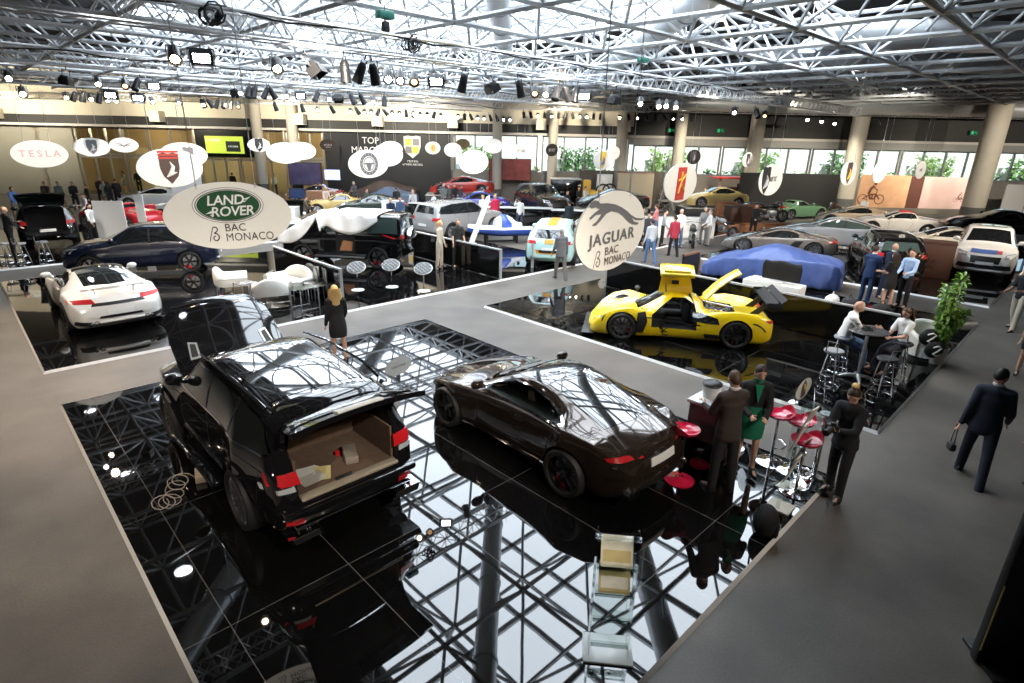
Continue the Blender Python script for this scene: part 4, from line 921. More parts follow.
mb = MB(); mb.box((-1.80, 0, .725), (1.06, 1.22, .03)); mb.box((-1.30, 0, 1.0), (.08, 1.22, .56), .03); [mb.box((-1.78, s * .615, .95), (1.0, .03, .44)) for s in (1, -1)]; mb.build('boot_lining', TRUNK, root)
mb = MB(); mb.box((-2.36, 0, .735), (.12, 1.24, .04), .012); mb.build('boot_sill', TRIMB, root)
mb = MB(); mb.box((-2.30, .05, .757), (.07, .22, .012)); mb.build('boot_latch', ALU, root)
mb = MB(); mb.box((-2.38, 0, .62), (.20, 1.7, .10), .04); mb.build('rear_bumper_step', BLK_P, root)
mb = MB(); mb.box((-2.40, 0, .46), (.18, 1.5, .035), .015); mb.build('bumper_trim', CHROME, root)
for s in (1, -1):
    mb = MB(); mb.prism([(s * .45, .29), (s * .82, .29), (s * .86, .39), (s * .48, .39)], -2.52, -2.3, 'X'); mb.build('exhaust_tip', CHROME, root)
    mb = MB(); mb.prism([(s * .49, .305), (s * .79, .305), (s * .82, .375), (s * .51, .375)], -2.525, -2.5, 'X'); mb.build('exhaust_hole', BLACKP, root)
    c.panel('tail_light_strip', 'B', [(s * .66, .86), (s * .92, .87), (s * .92, .92), (s * .67, .92)], CLEARL, root, .016)
    c.panel('reflector', 'B', [(s * .62, .47), (s * .80, .47), (s * .80, .51), (s * .62, .51)], REDG, root, .02)
RM = root.matrix_basis.copy(); RM = M4.Translation(pos) @ M4.Rotation(R(90), 4, 'Z')
def on_car(x, y, z): return RM @ V3((x, y, z))
t = thing('grey_box', 'small grey metal box with red cap lying in the open boot', 'box', on_car(-1.95, -.22, .742), R(70)); mb = MB(); mb.box((0, 0, .05), (.34, .16, .10), .012); mb.build('case', plain((.35, .31, .26), .4, .3), t); mb = MB(); mb.lathe([(0, 0), (.035, 0), (.035, .05), (0, .05)], 14, 'Z', (.12, .14, 0)); mb.build('red_cap', REDP, t)
rnd = random.Random(9)
for k, (x, y, a) in enumerate([(-1.98, .30, .4), (-2.06, .22, 1.1), (-1.9, .40, -.3), (-2.10, .36, .1)]):
    mb = MB(); mb.grid(lambda u, v: (u * .30 - .15, v * .21 - .105, .748 + .004 * k + .03 * (u - .5) ** 2 - .742), 6, 4); mb.grid(lambda u, v: (u * .30 - .15, v * .21 - .105, .003 + .004 * k + .03 * (u - .5) ** 2), 6, 4)
    o = mb.build('leaflet', [mat('leaflet_paper', ((.75, .72, .6), (.7, .62, .28), (.72, .74, .72), (.5, .5, .45))[k], .5, var=.15)], None); o.location = on_car(x, y, .742); o.rotation_euler = (0, 0, a)
    tag(o, ['cream leaflet half under others in the open boot', 'yellowish leaflet at the front of the boot papers', 'white leaflet farthest inside the open boot', 'grey leaflet beside the tail light in the boot'][k], 'leaflet', 'papers in the open boot')
# --- dark brown-black coupe
L, W, H = 4.47, 1.92, 1.31
pos, h = side_pos((451, 424), (566.5, 493), W, 'L', 88.6)
BRN = paint((.05, .034, .025), .09, 1, .55)
FWIN = [(.27, .705), (.16, .80), (-.0, .90), (-.16, .915), (-.33, .865), (-.47, .79), (-.53, .745), (-.42, .725)]
CLG = sheet_glass('clear_tinted_glass', (.72, .78, .75), 1.4); SEATL = mat('brown_leather', (.10, .065, .045), .45, var=.2)
FT = dict(COUPE, swin=FWIN, pil=[], plate=(0, .50), tl=[(.38, .578), (.84, .575), (.86, .605), (.80, .615), (.42, .612)], wr=.345, flare=.03)
root, c = car('dark metallic brown coupe with glossy roof facing away on black platform', 'car', pos, h, FT, L, W, H, BRN, 'coupe', spokes=5, twin=True, sub=2, glass=GLASS, cal=REDP,
    cuts=[([(x * L / 2, z * H) for x, z in FWIN], -2, 2, 'Y')], skip=('swin',), wheel_w=.27)
for ax in 'LR':
    c.panel('side_window', ax, c.S2(FWIN), CLG, root, -.004, .004)
    mb = MB(); pts = c.S2(FWIN); c.strip(mb, ax, pts + [pts[0]], .018, .004); mb.build('window_trim', CHROME, root)
c.panel('roof_glass', 'T', [(.0, -.50), (.03, 0), (.0, .50), (-.55, .52), (-.57, 0), (-.55, -.52)], GLASS, root, .005)
c.panel('side_vent', 'L', [(1.0, .60), (.82, .60), (.80, .66), (1.02, .64)], BLACKP, root); c.panel('side_vent', 'R', [(1.0, .60), (.82, .60), (.80, .66), (1.02, .64)], BLACKP, root)
for ax, s in (('L', -1), ('R', 1)):
    mb = MB(); [c.drape(mb, ax, [(1.06 + .05 * k, .70), (1.09 + .05 * k, .70), (1.08 + .05 * k, .735), (1.05 + .05 * k, .735)], .008, .1, .004) for k in range(5)]; mb.build('badge_lettering', CHROME, root)
for s in (1, -1):
    mb = MB(); mb.box((-.28, s * .36, .90), (.16, .42, .42), .06); mb.box((-.24, s * .36, 1.12), (.1, .24, .14), .04); mb.build('seat', SEATL, root)
mb = MB(); mb.path([(.30 + .05 * sin(a * pi / 8), .36 + .17 * cos(a * pi / 8), 1.0 + .15 * sin(a * pi / 8)) for a in range(16)], .014, 6, True); mb.tube((.32, .20, 1.0), (.32, .52, 1.0), .012); mb.box((.34, .36, .98), (.06, .09, .07), .02); mb.build('steering_wheel', BLACKP, root)
mb = MB(); mb.box((.52, 0, .93), (.22, 1.2, .07), .03); mb.build('dashboard', SEATL, root)
mb = MB(); c.drape(mb, 'T', [(-2.13, -.50), (-2.13, .50), (-2.04, .54), (-2.04, -.54)], .018, .1, .02); mb.build('tail_spoiler', BRN, root)
c.panel('diffuser', 'B', [(-.62, .2), (.62, .2), (.5, .38), (-.5, .38)], BLACKP, root, .02)
c.panel('bumper_crease', 'B', [(-.82, .53), (.82, .53), (.8, .56), (-.8, .56)], BRN, root, .018)
# --- yellow supercar, door and engine cover up
L, W, H = 4.35, 1.98, 1.12
pos, h = side_pos((618.8, 338.4), (735, 348), W, 'L')
YEL = paint((.86, .62, .01), .22, 1)
YC = dict(SUPER, wx=(.60, -.60), wr=.33, sf=.18, sr=.05,
    top=[(-1,.50),(-.97,.60),(-.9,.64),(-.55,.66),(-.30,.72),(-.22,.86),(-.06,.98),(.08,1.0),(.18,.94),(.44,.62),(.62,.50),(.85,.40),(.97,.32),(1,.2)],
    belt=[(-1,.55),(-.96,.68),(-.8,.76),(-.58,.80),(-.36,.74),(-.2,.62),(.1,.58),(.34,.64),(.58,.75),(.78,.66),(.93,.42),(1,.2)],
    wid=[(-1,.80),(-.96,.93),(-.8,.98),(-.58,1),(-.3,.96),(-.1,.90),(.2,.88),(.35,.94),(.6,1),(.8,.98),(.95,.9),(1,.74)], roofw=[(-1,.62),(-.9,.6),(-.55,.56),(-.25,.44),(.05,.40),(.2,.42),(.45,.50),(.6,.54),(.85,.5),(1,.4)],
    bot=[(-1,.22),(-.93,.10),(.93,.06),(1,.08)], swin=[(.30,.60),(.20,.74),(.08,.90),(-.06,.90),(-.17,.80),(-.20,.62)], pil=[], shield=[(.44,-.44),(.46,0),(.44,.44),(.17,.34),(.15,0),(.17,-.34)],
    rwtop=[(-.30,-.30),(-.30,.30),(-.52,.36),(-.52,-.36)], tl=[(.55,.58),(.88,.58),(.9,.63),(.57,.63)], hl=[(.60,.40),(.86,.44),(.82,.56),(.64,.54)], grille=[(-.5,.08),(.5,.08),(.46,.2),(-.46,.2)], shw=.9)
root, c = car('yellow mid-engined sports car with open gullwing door and tall rear wing', 'car', pos, h, YC, L, W, H, YEL, 'sports_car', spokes=10, sub=2, wheel_w=.28, skip=('swin', 'rwin', 'mirror'), seams=False, plate=False,
    cuts=[([(.62, .36), (.62, .66), (.42, .82), (.16, 1.02), (-.14, 1.02), (-.36, .90), (-.42, .66), (-.42, .36)], -2, 2, 'Y'), ((-.95, 0, .85), (.75, .85, .6))], cal=REDP)
for ax in 'R': c.panel('side_window', ax, c.S2(YC['swin']), GLASS, root)
for s in (1, -1): mb = MB(); mb.box((-.22, s * .28, .62), (.16, .38, .62), .06); mb.box((.02, s * .28, .38), (.5, .38, .12), .05); mb.build('seat', LEATHERB, root)
mb = MB(); mb.path([(.44 + .04 * sin(a * pi / 8), .28 + .15 * cos(a * pi / 8), .72 + .14 * sin(a * pi / 8)) for a in range(16)], .014, 6, True); mb.tube((.46, .28, .72), (.6, .28, .66), .025); mb.tube((.44, .13, .72), (.44, .43, .72), .01); mb.build('steering_wheel', BLACKP, root)
mb = MB(); mb.path([(-.38, .55, .4), (-.34, .5, .9), (-.25, .3, 1.07), (-.25, -.3, 1.07), (-.34, -.5, .9), (-.38, -.55, .4)], .025, 8); mb.build('roll_cage', BLACKP, root)
t = MB()       # gullwing door standing up from the roof
t.prism([(.50, 1.06), (.44, 1.58), (-.20, 1.56), (-.32, 1.06)], .16, .21, 'Y'); door = t.build('gullwing_door', YEL, root)
mb = MB(); mb.M = M4.Translation((.12, .42, 1.66)) @ M4.Rotation(R(-14), 4, 'X'); mb.box((0, 0, 0), (.80, .56, .10), .035); mb.box((0, .02, .075), (.62, .40, .06), .02); mb.build('door_skin', YEL, door)
mb = MB(); mb.box((.12, .22, 1.34), (.17, .03, .10), .01); mb.build('door_latch', BLACKP, door)
mb = MB(); mb.tube((.3, .22, 1.0), (.34, .20, 1.3), .012); mb.build('gas_strut', BLACKP, door)
mb = MB(); mb.M = M4.Translation((-.62, .0, .98)) @ M4.Rotation(R(43), 4, 'Y'); mb.grid(lambda u, v: (-1.0 * u, (v - .5) * (.72 - .14 * u), .06 * sin(pi * v) + .05 * sin(pi * u)), 8, 6); mb.grid(lambda u, v: (-1.0 * u, (v - .5) * (.72 - .14 * u), -.03 + .06 * sin(pi * v) + .05 * sin(pi * u)), 8, 6); mb.build('engine_cover', YEL, root)
mb = MB(); mb.box((-.95, 0, .62), (.6, .5, .2), .05); [mb.tube((-.72 - .12 * k, -.3, .72), (-.72 - .12 * k, .3, .72), .035) for k in range(5)]; mb.tube((-.65, -.25, .78), (-1.3, .2, .78), .04); mb.build('engine', RIMS, root)
CARB = mat('carbon', (.014, .014, .015), .5, coat=.1, var=.3, vscale=60)
mb = MB(); mb.grid(lambda u, v: (-1.95 - .20 * u, (v - .5) * 1.6, 1.04 + .12 * u * u), 6, 2); mb.grid(lambda u, v: (-1.95 - .20 * u, (v - .5) * 1.6, 1.02 + .12 * u * u), 6, 2); mb.grid(lambda u, v: (-2.21 - .12 * u, (v - .5) * 1.6, 1.12 + .10 * u), 3, 2)
for k in range(3): mb.tube((-1.95 - .10 * k, -.8, 1.05 + .02 * k * k), (-1.95 - .10 * k, .8, 1.05 + .02 * k * k), .012, 6)
for k in range(5): mb.box((-2.05, -.7 + .35 * k, .99), (.3, .012, .03))
w = mb.build('rear_wing', CARB, root)
for s in (1, -1): mb = MB(); mb.box((-2.08, s * .81, 1.06), (.36, .02, .13), .006); mb.build('end_plate', CARB, w)
for s in (1, -1): mb = MB(); mb.prism([(-1.65, .7), (-1.85, .7), (-2.15, 1.03), (-2.0, 1.03)], s * .33 - .015, s * .33 + .015, 'Y'); mb.build('wing_support', CARB, root)
for ax in 'LR':
    c.panel('side_scoop', ax, [(.98, .22), (.80, .22), (.72, .5), (.78, .72), (.96, .70)], BLACKP, root, .012)
    c.panel('sill_vent', ax, [(-.62, .2), (-.95, .2), (-.92, .31), (-.60, .31)], BLACKP, root, .01)
    c.panel('quarter_window', ax, [(-.30, .58), (-.92, .56), (-.86, .70), (-.52, .76), (-.32, .76)], GLASS, root, .01)
    mb = MB(); c.strip(mb, ax, [(.75, .60), (.2, .52), (-.3, .50), (-.5, .50)], .02, .006); mb.build('black_stripe', BLACKP, root); mb = MB(); [c.strip(mb, ax, [(1.30 + .50 * cos(a * .2), .33 + .50 * sin(a * .2)), (1.30 + .50 * cos(a * .2 + .2), .33 + .50 * sin(a * .2 + .2))], .03, .006) for a in range(1, 6)]; mb.build('black_stripe', BLACKP, root); mb = MB(); [c.strip(mb, ax, [(-1.65 - .1 * a, .64 - .02 * a * a), (-1.75 - .1 * a, .64 - .02 * (a + 1) ** 2)], .03, .006) for a in range(3)]; mb.build('black_stripe', BLACKP, root)
    mb = MB(); x0 = .45
    for st in ([(x0, .46), (x0 - .1, .46), (x0 - .1, .40), (x0 - .02, .40), (x0 - .12, .32)], [(x0 - .02, .36), (x0 - .20, .26)], [(x0 - .20, .36), (x0 - .06, .24)], [(x0 - .22, .27), (x0 - .12, .27), (x0 - .12, .18), (x0 - .24, .18)]): c.strip(mb, ax, st, .022, .006)
    mb.build('door_emblem', BLACKP, root)
    mb = MB(); s = 1 if ax == 'L' else -1; mb.ell((.98, s * .72, .92), (.07, .13, .05)); mb.tube((.98, s * .6, .80), (.98, s * .68, .90), .015); mb.build('wing_mirror', CARB, root)
mb = MB(); mb.box((2.12, 0, .09), (.30, 1.8, .025), .008); mb.build('front_splitter', BLACKP, root)
# --- white rear-engined coupe with black roof
L, W, H = 4.55, 1.98, 1.30
P9 = dict(COUPE, top=[(-1,.36),(-.985,.52),(-.96,.60),(-.88,.68),(-.62,.82),(-.35,.95),(-.10,1.0),(.06,.97),(.40,.70),(.58,.60),(.8,.55),(.94,.44),(1,.28)], belt=[(-1,.34),(-.97,.50),(-.85,.62),(-.58,.70),(-.2,.645),(.3,.635),(.6,.66),(.82,.60),(.95,.42),(1,.26)],
    wid=[(-1,.72),(-.96,.88),(-.85,.97),(-.57,1.02),(-.2,.92),(.3,.91),(.6,.97),(.8,.92),(.93,.80),(1,.55)], roofw=[(-1,.6),(-.9,.62),(-.62,.58),(-.35,.55),(-.1,.54),(.06,.54),(.40,.66),(.6,.62),(.9,.55),(1,.4)],
    rwtop=[(-.22,-.50),(-.20,0),(-.22,.50),(-.62,.50),(-.66,0),(-.62,-.50)], tl=[(.45,.575),(.93,.585),(.94,.63),(.5,.645)], plate=(0,.42), swin=[(.32,.70),(.2,.82),(.04,.91),(-.14,.925),(-.32,.85),(-.40,.76),(-.3,.70)])
WHT = paint((.80, .78, .75), .15, 1)
p_ = gp(125, 331, PODZ); pos = p_ + V3((cos(R(91)), sin(R(91)), 0)) * 2.15
root, c = car('white rear-engined coupe with black roof and twin tailpipes, seen from behind', 'car', pos, 91, P9, L, W, H, WHT, 'coupe', spokes=5, twin=True, cal=REDP)
c.panel('roof', 'T', [(.06, -.50), (.08, 0), (.06, .50), (-.46, .54), (-.46, -.54)], BLK_P, root, .005)
c.panel('tail_grille', 'B', [(-.55, .70), (.55, .70), (.5, .76), (-.5, .76)], BLACKP, root, .01); c.panel('bumper_vent', 'B', [(-.45, .42), (.45, .42), (.42, .47), (-.42, .47)], BLACKP, root, .01)
mb = MB(); mb.grid(lambda u, v: (-1.82 - .22 * u, (v - .5) * 1.30, 1.06 - .02 * u + .04 * u * u), 4, 6); mb.grid(lambda u, v: (-1.82 - .22 * u, (v - .5) * 1.30, 1.03 - .02 * u + .04 * u * u), 4, 6); [mb.box((-1.92, s * .4, .98), (.12, .03, .14)) for s in (1, -1)]; mb.build('rear_spoiler', WHT, root)
for s in (1, -1):
    c.panel('bumper_intake', 'B', [(s * .62, .26), (s * .90, .28), (s * .88, .38), (s * .60, .36)], BLACKP, root, .012); c.panel('side_intake', 'L' if s > 0 else 'R', [(-.72, .52), (-.9, .55), (-.86, .74), (-.74, .70)], BLACKP, root, .008)
# --- dark blue SUV
pos, h = side_pos((96, 277), (190.7, 271.5), 1.92, 'L'); car('dark navy blue SUV with red brake calipers, side on behind the white coupe', 'car', pos, h, SUV, 4.68, 1.92, 1.60, (.004, .007, .024), 'suv', spokes=6, twin=True, cal=REDP, glass=GLASS)
# --- black boxy off-roader part covered by a white sheet
L, W, H = 4.6, 1.85, 1.93
pos, h = side_pos((301, 264), (385, 270), W, 'L', 128); BX = dict(BOXY, wx=(.64, -.60), wr=.40)
root, c = car('black boxy off-roader with rear spare wheel, half covered by a white sheet', 'car', pos, h, BX, L, W, H, BLK_P, 'off_roader', spokes=5, twin=True, cal=REDP, glass=GLASSL)
mb = MB(); mb.lathe([(0, -2.55), (.30, -2.53), (.37, -2.47), (.39, -2.32), (.0, -2.32)], 30, 'X', (0, 0, 1.02)); o = mb.build('spare_wheel_cover', BLK_P, root); mb = MB(); mb.lathe([(.375, -2.49), (.40, -2.45), (.40, -2.36), (.385, -2.35)], 30, 'X', (0, 0, 1.02)); mb.build('cover_rim', CHROME, o)
c.panel('door_opening', 'L', [(.15, .55), (-.55, .55), (-.62, 1.78), (.12, 1.78)], BLACKP, root, .008); mb = MB(); c.drape(mb, 'L', [(.02, .62), (-.45, .62), (-.5, .95), (-.15, 1.0)], .012, .1, .01); mb.build('tan_seat', mat('tan_leather', (.28, .13, .06), .5, var=.15), root)
mb = MB(); mb.box((0, .98, .42), (1.9, .16, .05), .02); mb.box((0, -.98, .42), (1.9, .16, .05), .02); mb.build('running_board', ALU, root)
mb = MB()
def sheet(u, v):
    x = 2.36 - 3.85 * u; s = v * 2 - 1; top = c.cast('T', min(2.27, max(-2.2, x)), 0)[0].z; top = max(top, 1.95 - .52 * max(0, x - .7)) if x > .7 else top; hood = x > .95
    d = .14 + .55 * max(0, sin((x + 1.55) / 2.3 * pi)) if x < .75 else .14 + .42 * max(0, sin(min(1, (x - .75) / 1.7) * pi))
    if abs(s) < .62: y = s / .62 * W / 2 * 1.0; z = top + .03 - .05 * (abs(s) / .62) ** 6; 
    else: y = math.copysign(W / 2 + .03 + .03 * sin(x * 9), s); z = top - .02 - d * (abs(s) - .62) / .38
    if x > 2.30: z -= .25
    return (x, y, z)
mb.grid(sheet, 46, 26); o = mb.build('car_sheet', mat('white_sheet', (.85, .84, .82), .8, var=.03, bump=.2, vscale=6), None, 60); o.matrix_basis = M4.Translation(pos) @ M4.Rotation(R(h), 4, 'Z'); sm = o.modifiers.new('s', 'SOLIDIFY'); sm.thickness = .01
tag(o, 'white sheet draped over the roof and bonnet of the boxy off-roader', 'sheet')
# --- grey SUV, mint SUV with orange stripe
car('silver grey SUV with black roof behind the off-roader', 'car', hall(-2.7, 28.5, PODZ), 6, RRP, 4.9, 2.0, 1.78, (.33, .32, .31), 'suv', spokes=5, sub=1, rim=RIMS, roofcol=GLASS, twin=True)
a, b = gp(516, 264, PODZ), gp(584, 268, PODZ); m = (a + b) / 2; h = math.degrees(math.atan2(a.y - b.y, a.x - b.x)) - 90; d = V3((cos(R(h)), sin(R(h)), 0))
MINT = paint((.50, .76, .74), .18, 1); ORG = mat('orange_stripe', (.85, .36, .03), .3, coat=.5, var=.05)
root, c = car('pale mint SUV with orange stripe over tail and roof, seen from behind', 'car', m + d * 1.75 + V3((0, 0, 0)), h, SUV, 4.68, 1.92, 1.60, MINT, 'suv', spokes=6, sub=2, twin=True, roofcol=paint((.78, .78, .75)))
c.panel('orange_stripe', 'B', [(-.17, .92), (.17, .92), (.17, 1.08), (-.17, 1.08)], ORG, root, .016); c.panel('orange_stripe', 'T', [(-1.75, -.17), (-1.75, .17), (.2, .17), (.2, -.17)], ORG, root, .016); c.panel('orange_stripe', 'B', [(-.45, .56), (.45, .56), (.5, .70), (-.5, .70)], ORG, root, .01); c.panel('plate_recess', 'B', [(-.36, .60), (.36, .60), (.38, .69), (-.38, .69)], BLACKP, root, .018)
# --- covered car, wedge supercar, grey coupe, black SUV, roadster ...
def covered(label, pos, h, P, L, W, H, col, name='covered_car'):
    c = Car(P, L, W, H, .33, bot=[(-1, .04), (1, .04)], mats=[BLACKP], sf=.2, sr=.15); c.body(2); me = c.full; rn = random.Random(5)
    for v in me.vertices:
        z = v.co.z / H; k = max(0, .55 - z) / .55; s = sin(v.co.x * 11) * .6 + sin(v.co.x * 23 + 1) * .4
        v.co.y += math.copysign(1, v.co.y) * k * (.04 + .055 * s) if abs(v.co.y) > W * .3 else 0
        v.co.x += (math.copysign(1, v.co.x) * k * .03 * sin(v.co.y * 14)) if abs(v.co.x) > L * .4 else 0
        v.co.z += .006 * sin(v.co.x * 17 + v.co.y * 9)
    me.materials.clear(); me.materials.append(col); me.polygons.foreach_set('use_smooth', [True] * len(me.polygons))
    o = link(name, me, None, pos, (0, 0, R(h))); return tag(o, label, 'covered car')
FABB = mat('blue_car_cover', (.085, .13, .34), .36, .0, 1.5, 0, .35, 5, bump=.7); FABG = mat('grey_blue_car_cover', (.07, .10, .16), .6, var=.2, vscale=3); FABR = mat('brown_car_cover', (.045, .028, .024), .7, var=.25, vscale=3)
a, b = gp(706, 277, PODZ), gp(829, 293, PODZ); m = (a + b) / 2; h = math.degrees(math.atan2(a.y - b.y, a.x - b.x)); covered('car hidden under a shiny blue cloth cover behind the low divider', m + V3((sin(R(h)), -cos(R(h)), 0)) * .85, h, SUPER, 4.6, 1.95, 1.28, FABB)
covered('car under a grey blue cover by the black far wall', hall(-8.4, 38.3), 137, SUPER, 4.2, 2.0, 1.5, FABG); covered('car under a dark brown cover against the black far wall', hall(-9.4, 41.2), 137, SUPER, 5.4, 2.0, 1.7, FABR)
pos, h = side_pos((762, 256), (822.6, 261.5), 2.0, 'L', 112); root, c = car('matt bronze-grey wedge supercar behind the blue covered car', 'car', pos + V3((.1, .7, 0)), h, dict(SUPER, wr=.34), 4.75, 2.03, 1.14, (.15, .135, .125), 'supercar', spokes=10, sub=2, rim=RIMS, plate=False)
for ax in 'LR': c.panel('side_intake', ax, [(-.4, .42), (-.75, .40), (-.95, .72), (-.62, .70)], BLACKP, root, .008); c.panel('sill_blade', ax, [(.9, .18), (-.9, .18), (-.9, .24), (.9, .24)], BLACKP, root, .015)
car('silver grey four-seat coupe behind the wedge supercar', 'car', gp(832, 251, PODZ) + V3((1.3, .6, 0)), 108, dict(COUPE, swin=[(.27,.70),(.14,.82),(-.02,.915),(-.18,.93),(-.40,.88),(-.62,.78),(-.6,.735),(-.3,.70)]), 4.95, 1.95, 1.40, (.30, .32, .34), 'coupe', spokes=5, sub=1, twin=True, glass=GLASSL)
root, c = car('black SUV seen from behind beside the group of four visitors', 'car', hall(14.3, 22.0, PODZ), 25, SUV, 4.7, 1.95, 1.58, BLK_P, 'suv', spokes=5, sub=1, glass=GLASSL)
car('pale silver roadster with red fabric roof under the cyclist poster', 'car', gp(893, 236, PODZ) + V3((1, .2, 0)), 70 + 45, ROAD, 4.4, 1.82, 1.28, (.62, .60, .54), 'roadster', spokes=5, sub=1, rim=RIMS, roofcol=mat('red_soft_top', (.55, .02, .02), .7, var=.1))
car('beige gold sports car just behind the silver coupe', 'car', gp(866, 232, PODZ) + V3((1.8, 1.2, 0)), 112, SUPER, 4.5, 1.9, 1.25, (.42, .33, .22), 'sports_car', spokes=5, sub=1)
car('cream white low supercar pointing left near the white SUV', 'car', gp(962, 262, PODZ) + V3((2.0, 1.0, 0)), 112, SUPER, 4.6, 1.95, 1.2, (.72, .66, .55), 'supercar', spokes=5, sub=1, glass=GLASS)
car('black convertible-roofed car behind the cream supercar', 'car', gp(1000, 240, PODZ) + V3((2.2, .6, 0)), 112, COUPE, 4.9, 1.95, 1.42, (.012, .012, .013), 'coupe', spokes=5, sub=1)
a, b = gp(953.7, 272, PODZ), gp(1006, 281, PODZ); m = (a + b) / 2; h = 262 - 8; d = V3((cos(R(h)), sin(R(h)), 0))
h = 188; d = V3((cos(R(h)), sin(R(h)), 0))
root, c = car('white SUV facing the camera with blue sticker on its bonnet', 'car', m - d * 1.55 + V3((0, .0, 0)), h, SUV, 4.8, 1.95, 1.72, (.80, .78, .74), 'suv', spokes=5, sub=2, glass=mat('dark_windscreen', (.008, .009, .01), .06, 0, 1.25, 0, var=.1), fplate=(0, .36))
c.panel('bonnet_sticker', 'F', [(-.46, .95), (.30, .95), (.30, 1.05), (-.46, 1.05)], mat('sticker_blue', (.08, .14, .38), .4, var=.3, vscale=20), root, .02); c.panel('bonnet_sticker', 'F', [(.30, .96), (.44, .96), (.44, 1.04), (.30, 1.04)], INKR, root, .02); c.panel('bumper_grille', 'F', [(-.8, .42), (.8, .42), (.75, .58), (-.75, .58)], BLACKP, root, .012); c.panel('sunroof', 'T', [(.0, -.45), (.0, .45), (-.7, .45), (-.7, -.45)], GLASS, root, .006)
# --- far side
root, c = car('black SUV with its tailgate up at the far left stand', 'car', gp(52, 249, PODZ) + V3((.3, 2.6, 0)), 84, RRP, 4.9, 2.05, 1.80, BLK_P, 'suv', spokes=5, sub=1, cuts=[((-2.2, 0, 1.13), (1.7, 1.28, .86))], skip=('rwin',))
t = c.panel('tailgate', 'B', [(-.80, .98), (.80, .98), (.70, 1.60), (-.70, 1.60)], BLK_P, root, .01, .05, .12); g = c.panel('tailgate_window', 'B', [(-.70, 1.16), (.70, 1.16), (.62, 1.54), (-.62, 1.54)], GLASSL, t, .022, .03, .12)
for o in (t, g): hinge(o, (-2.1, 0, 1.66), 112)
PLIN = mat('plinth', (.05, .05, .052), .4, var=.1)
def fp(px, py, lab=None, L=0, W=0, h=0, m=None, vmax=38.6):
    vmax = {462: 39.4, 474: 36, 541: 35.6, 520: 40.1, 372: 32.6, 748: 36.4, 612: 36}.get(px, vmax)
    """a point seen at a pixel: on the floor, or near the far wall on a display plinth"""
    p = gp(px, py, 0) + HV * 1.0
    if p.dot(HV) <= vmax: p.z = podz(p); return p
    d = ray(px, py); t = vmax / d.dot(HV); z = max(0, CH + d.z * t - .25); p = V3((d.x * t, d.y * t, z if z > .12 else 0)); p.z = p.z or podz(p)
    if p.z > .1 and lab:
        b = thing('display_plinth', 'dark plinth carrying the ' + ' '.join(lab.split()[:9]), 'plinth', (p.x, p.y, podz(p)), R(h)); p.z += podz(p); mb = MB(); mb.box((0, 0, (p.z - podz(p)) / 2 - .015), (L + .3, W + .4, p.z - podz(p) - .03), .02); mb.build('body', m, b); mb = MB(); mb.box((0, 0, p.z - podz(p) - .015), (L + .36, W + .46, .03), .006); mb.build('top_edge', PARTG, b)
    return p
FAR = [('red open sports car behind the far left black SUV', 110, 232, 120, ROAD, 4.3, 1.8, 1.25, (.5, .02, .03), 'sports_car'),
 ('white race car with red flashes near the entrance', 151, 209, 150, SUPER, 4.9, 2.0, 1.3, (.82, .80, .80), 'race_car'),
 ('white low sports car left of the sheeted off-roader', 316, 240, 160, SUPER, 4.6, 1.95, 1.22, (.80, .80, .80), 'sports_car'),
 ('pale yellow vintage convertible in the middle far stands', 335, 217, 150, ROAD, 4.2, 1.7, 1.25, (.66, .46, .16), 'convertible'),
 ('bright blue car behind the red and white coats', 474, 210, 150, COUPE, 4.5, 1.9, 1.35, (.08, .09, .42), 'coupe'),
 ('dark SUV facing the camera in mid hall', 541, 209, 250, SUV, 4.8, 1.95, 1.75, (.02, .017, .015), 'suv'),
 ('white low race car right of the mint SUV', 618, 236, 145, SUPER, 4.7, 1.95, 1.15, (.82, .82, .82), 'race_car'),
 ('pale yellow classic coupe beside the red stall', 715, 203, 140, COUPE, 4.2, 1.65, 1.3, (.55, .42, .17), 'classic_car'),
 ('green classic roadster with pale wheels before the black display wall', 803, 220, 335, ROAD, 4.2, 1.65, 1.2, (.13, .26, .15), 'classic_car'),
 ('dark open classic car beside the green roadster', 748, 217, 140, ROAD, 4.1, 1.65, 1.2, (.03, .025, .02), 'classic_car'),
 ('dark car in the row behind the mid-hall visitors', 612, 206, 140, SUPER, 4.5, 1.9, 1.25, (.02, .02, .022), 'sports_car'),
 ('red low car beside the beige column in far stands', 462, 191, 140, SUPER, 4.4, 1.9, 1.2, (.45, .03, .02), 'sports_car'),
 ('brown vintage tourer with pale wheels by the entrance', 316, 200, 140, ROAD, 4.0, 1.6, 1.3, (.30, .15, .08), 'vintage_car'),
 ('dark green car in front of the vintage convertible', 372, 214, 140, COUPE, 4.3, 1.8, 1.3, (.03, .045, .035), 'coupe')]
for lab, px, py, h, P, L, W, H, col, nm in FAR:
    pos = fp(px, py, lab, L, W, h, PLIN)
    root, c = car(lab, 'car', pos, h, P, L, W, H, col, nm, spokes=5, sub=1, rim=RIMS, wheel_r=.34 if H < 1.6 else .38, seams=False, plate=False)
    if nm == 'race_car': 
        mb = MB(); mb.box((-2.05, 0, H * .98), (.34, 1.6, .03), .01); [mb.box((-1.95, s * .4, H * .85), (.14, .03, H * .3)) for s in (1, -1)]; mb.build('rear_wing', CARB, root)
        for ax in 'LR': c.panel('red_flash', ax, [(1.2, .45), (.2, .5), (-.6, .72), (-.2, .5), (1.0, .38)], INKR, root, .008)
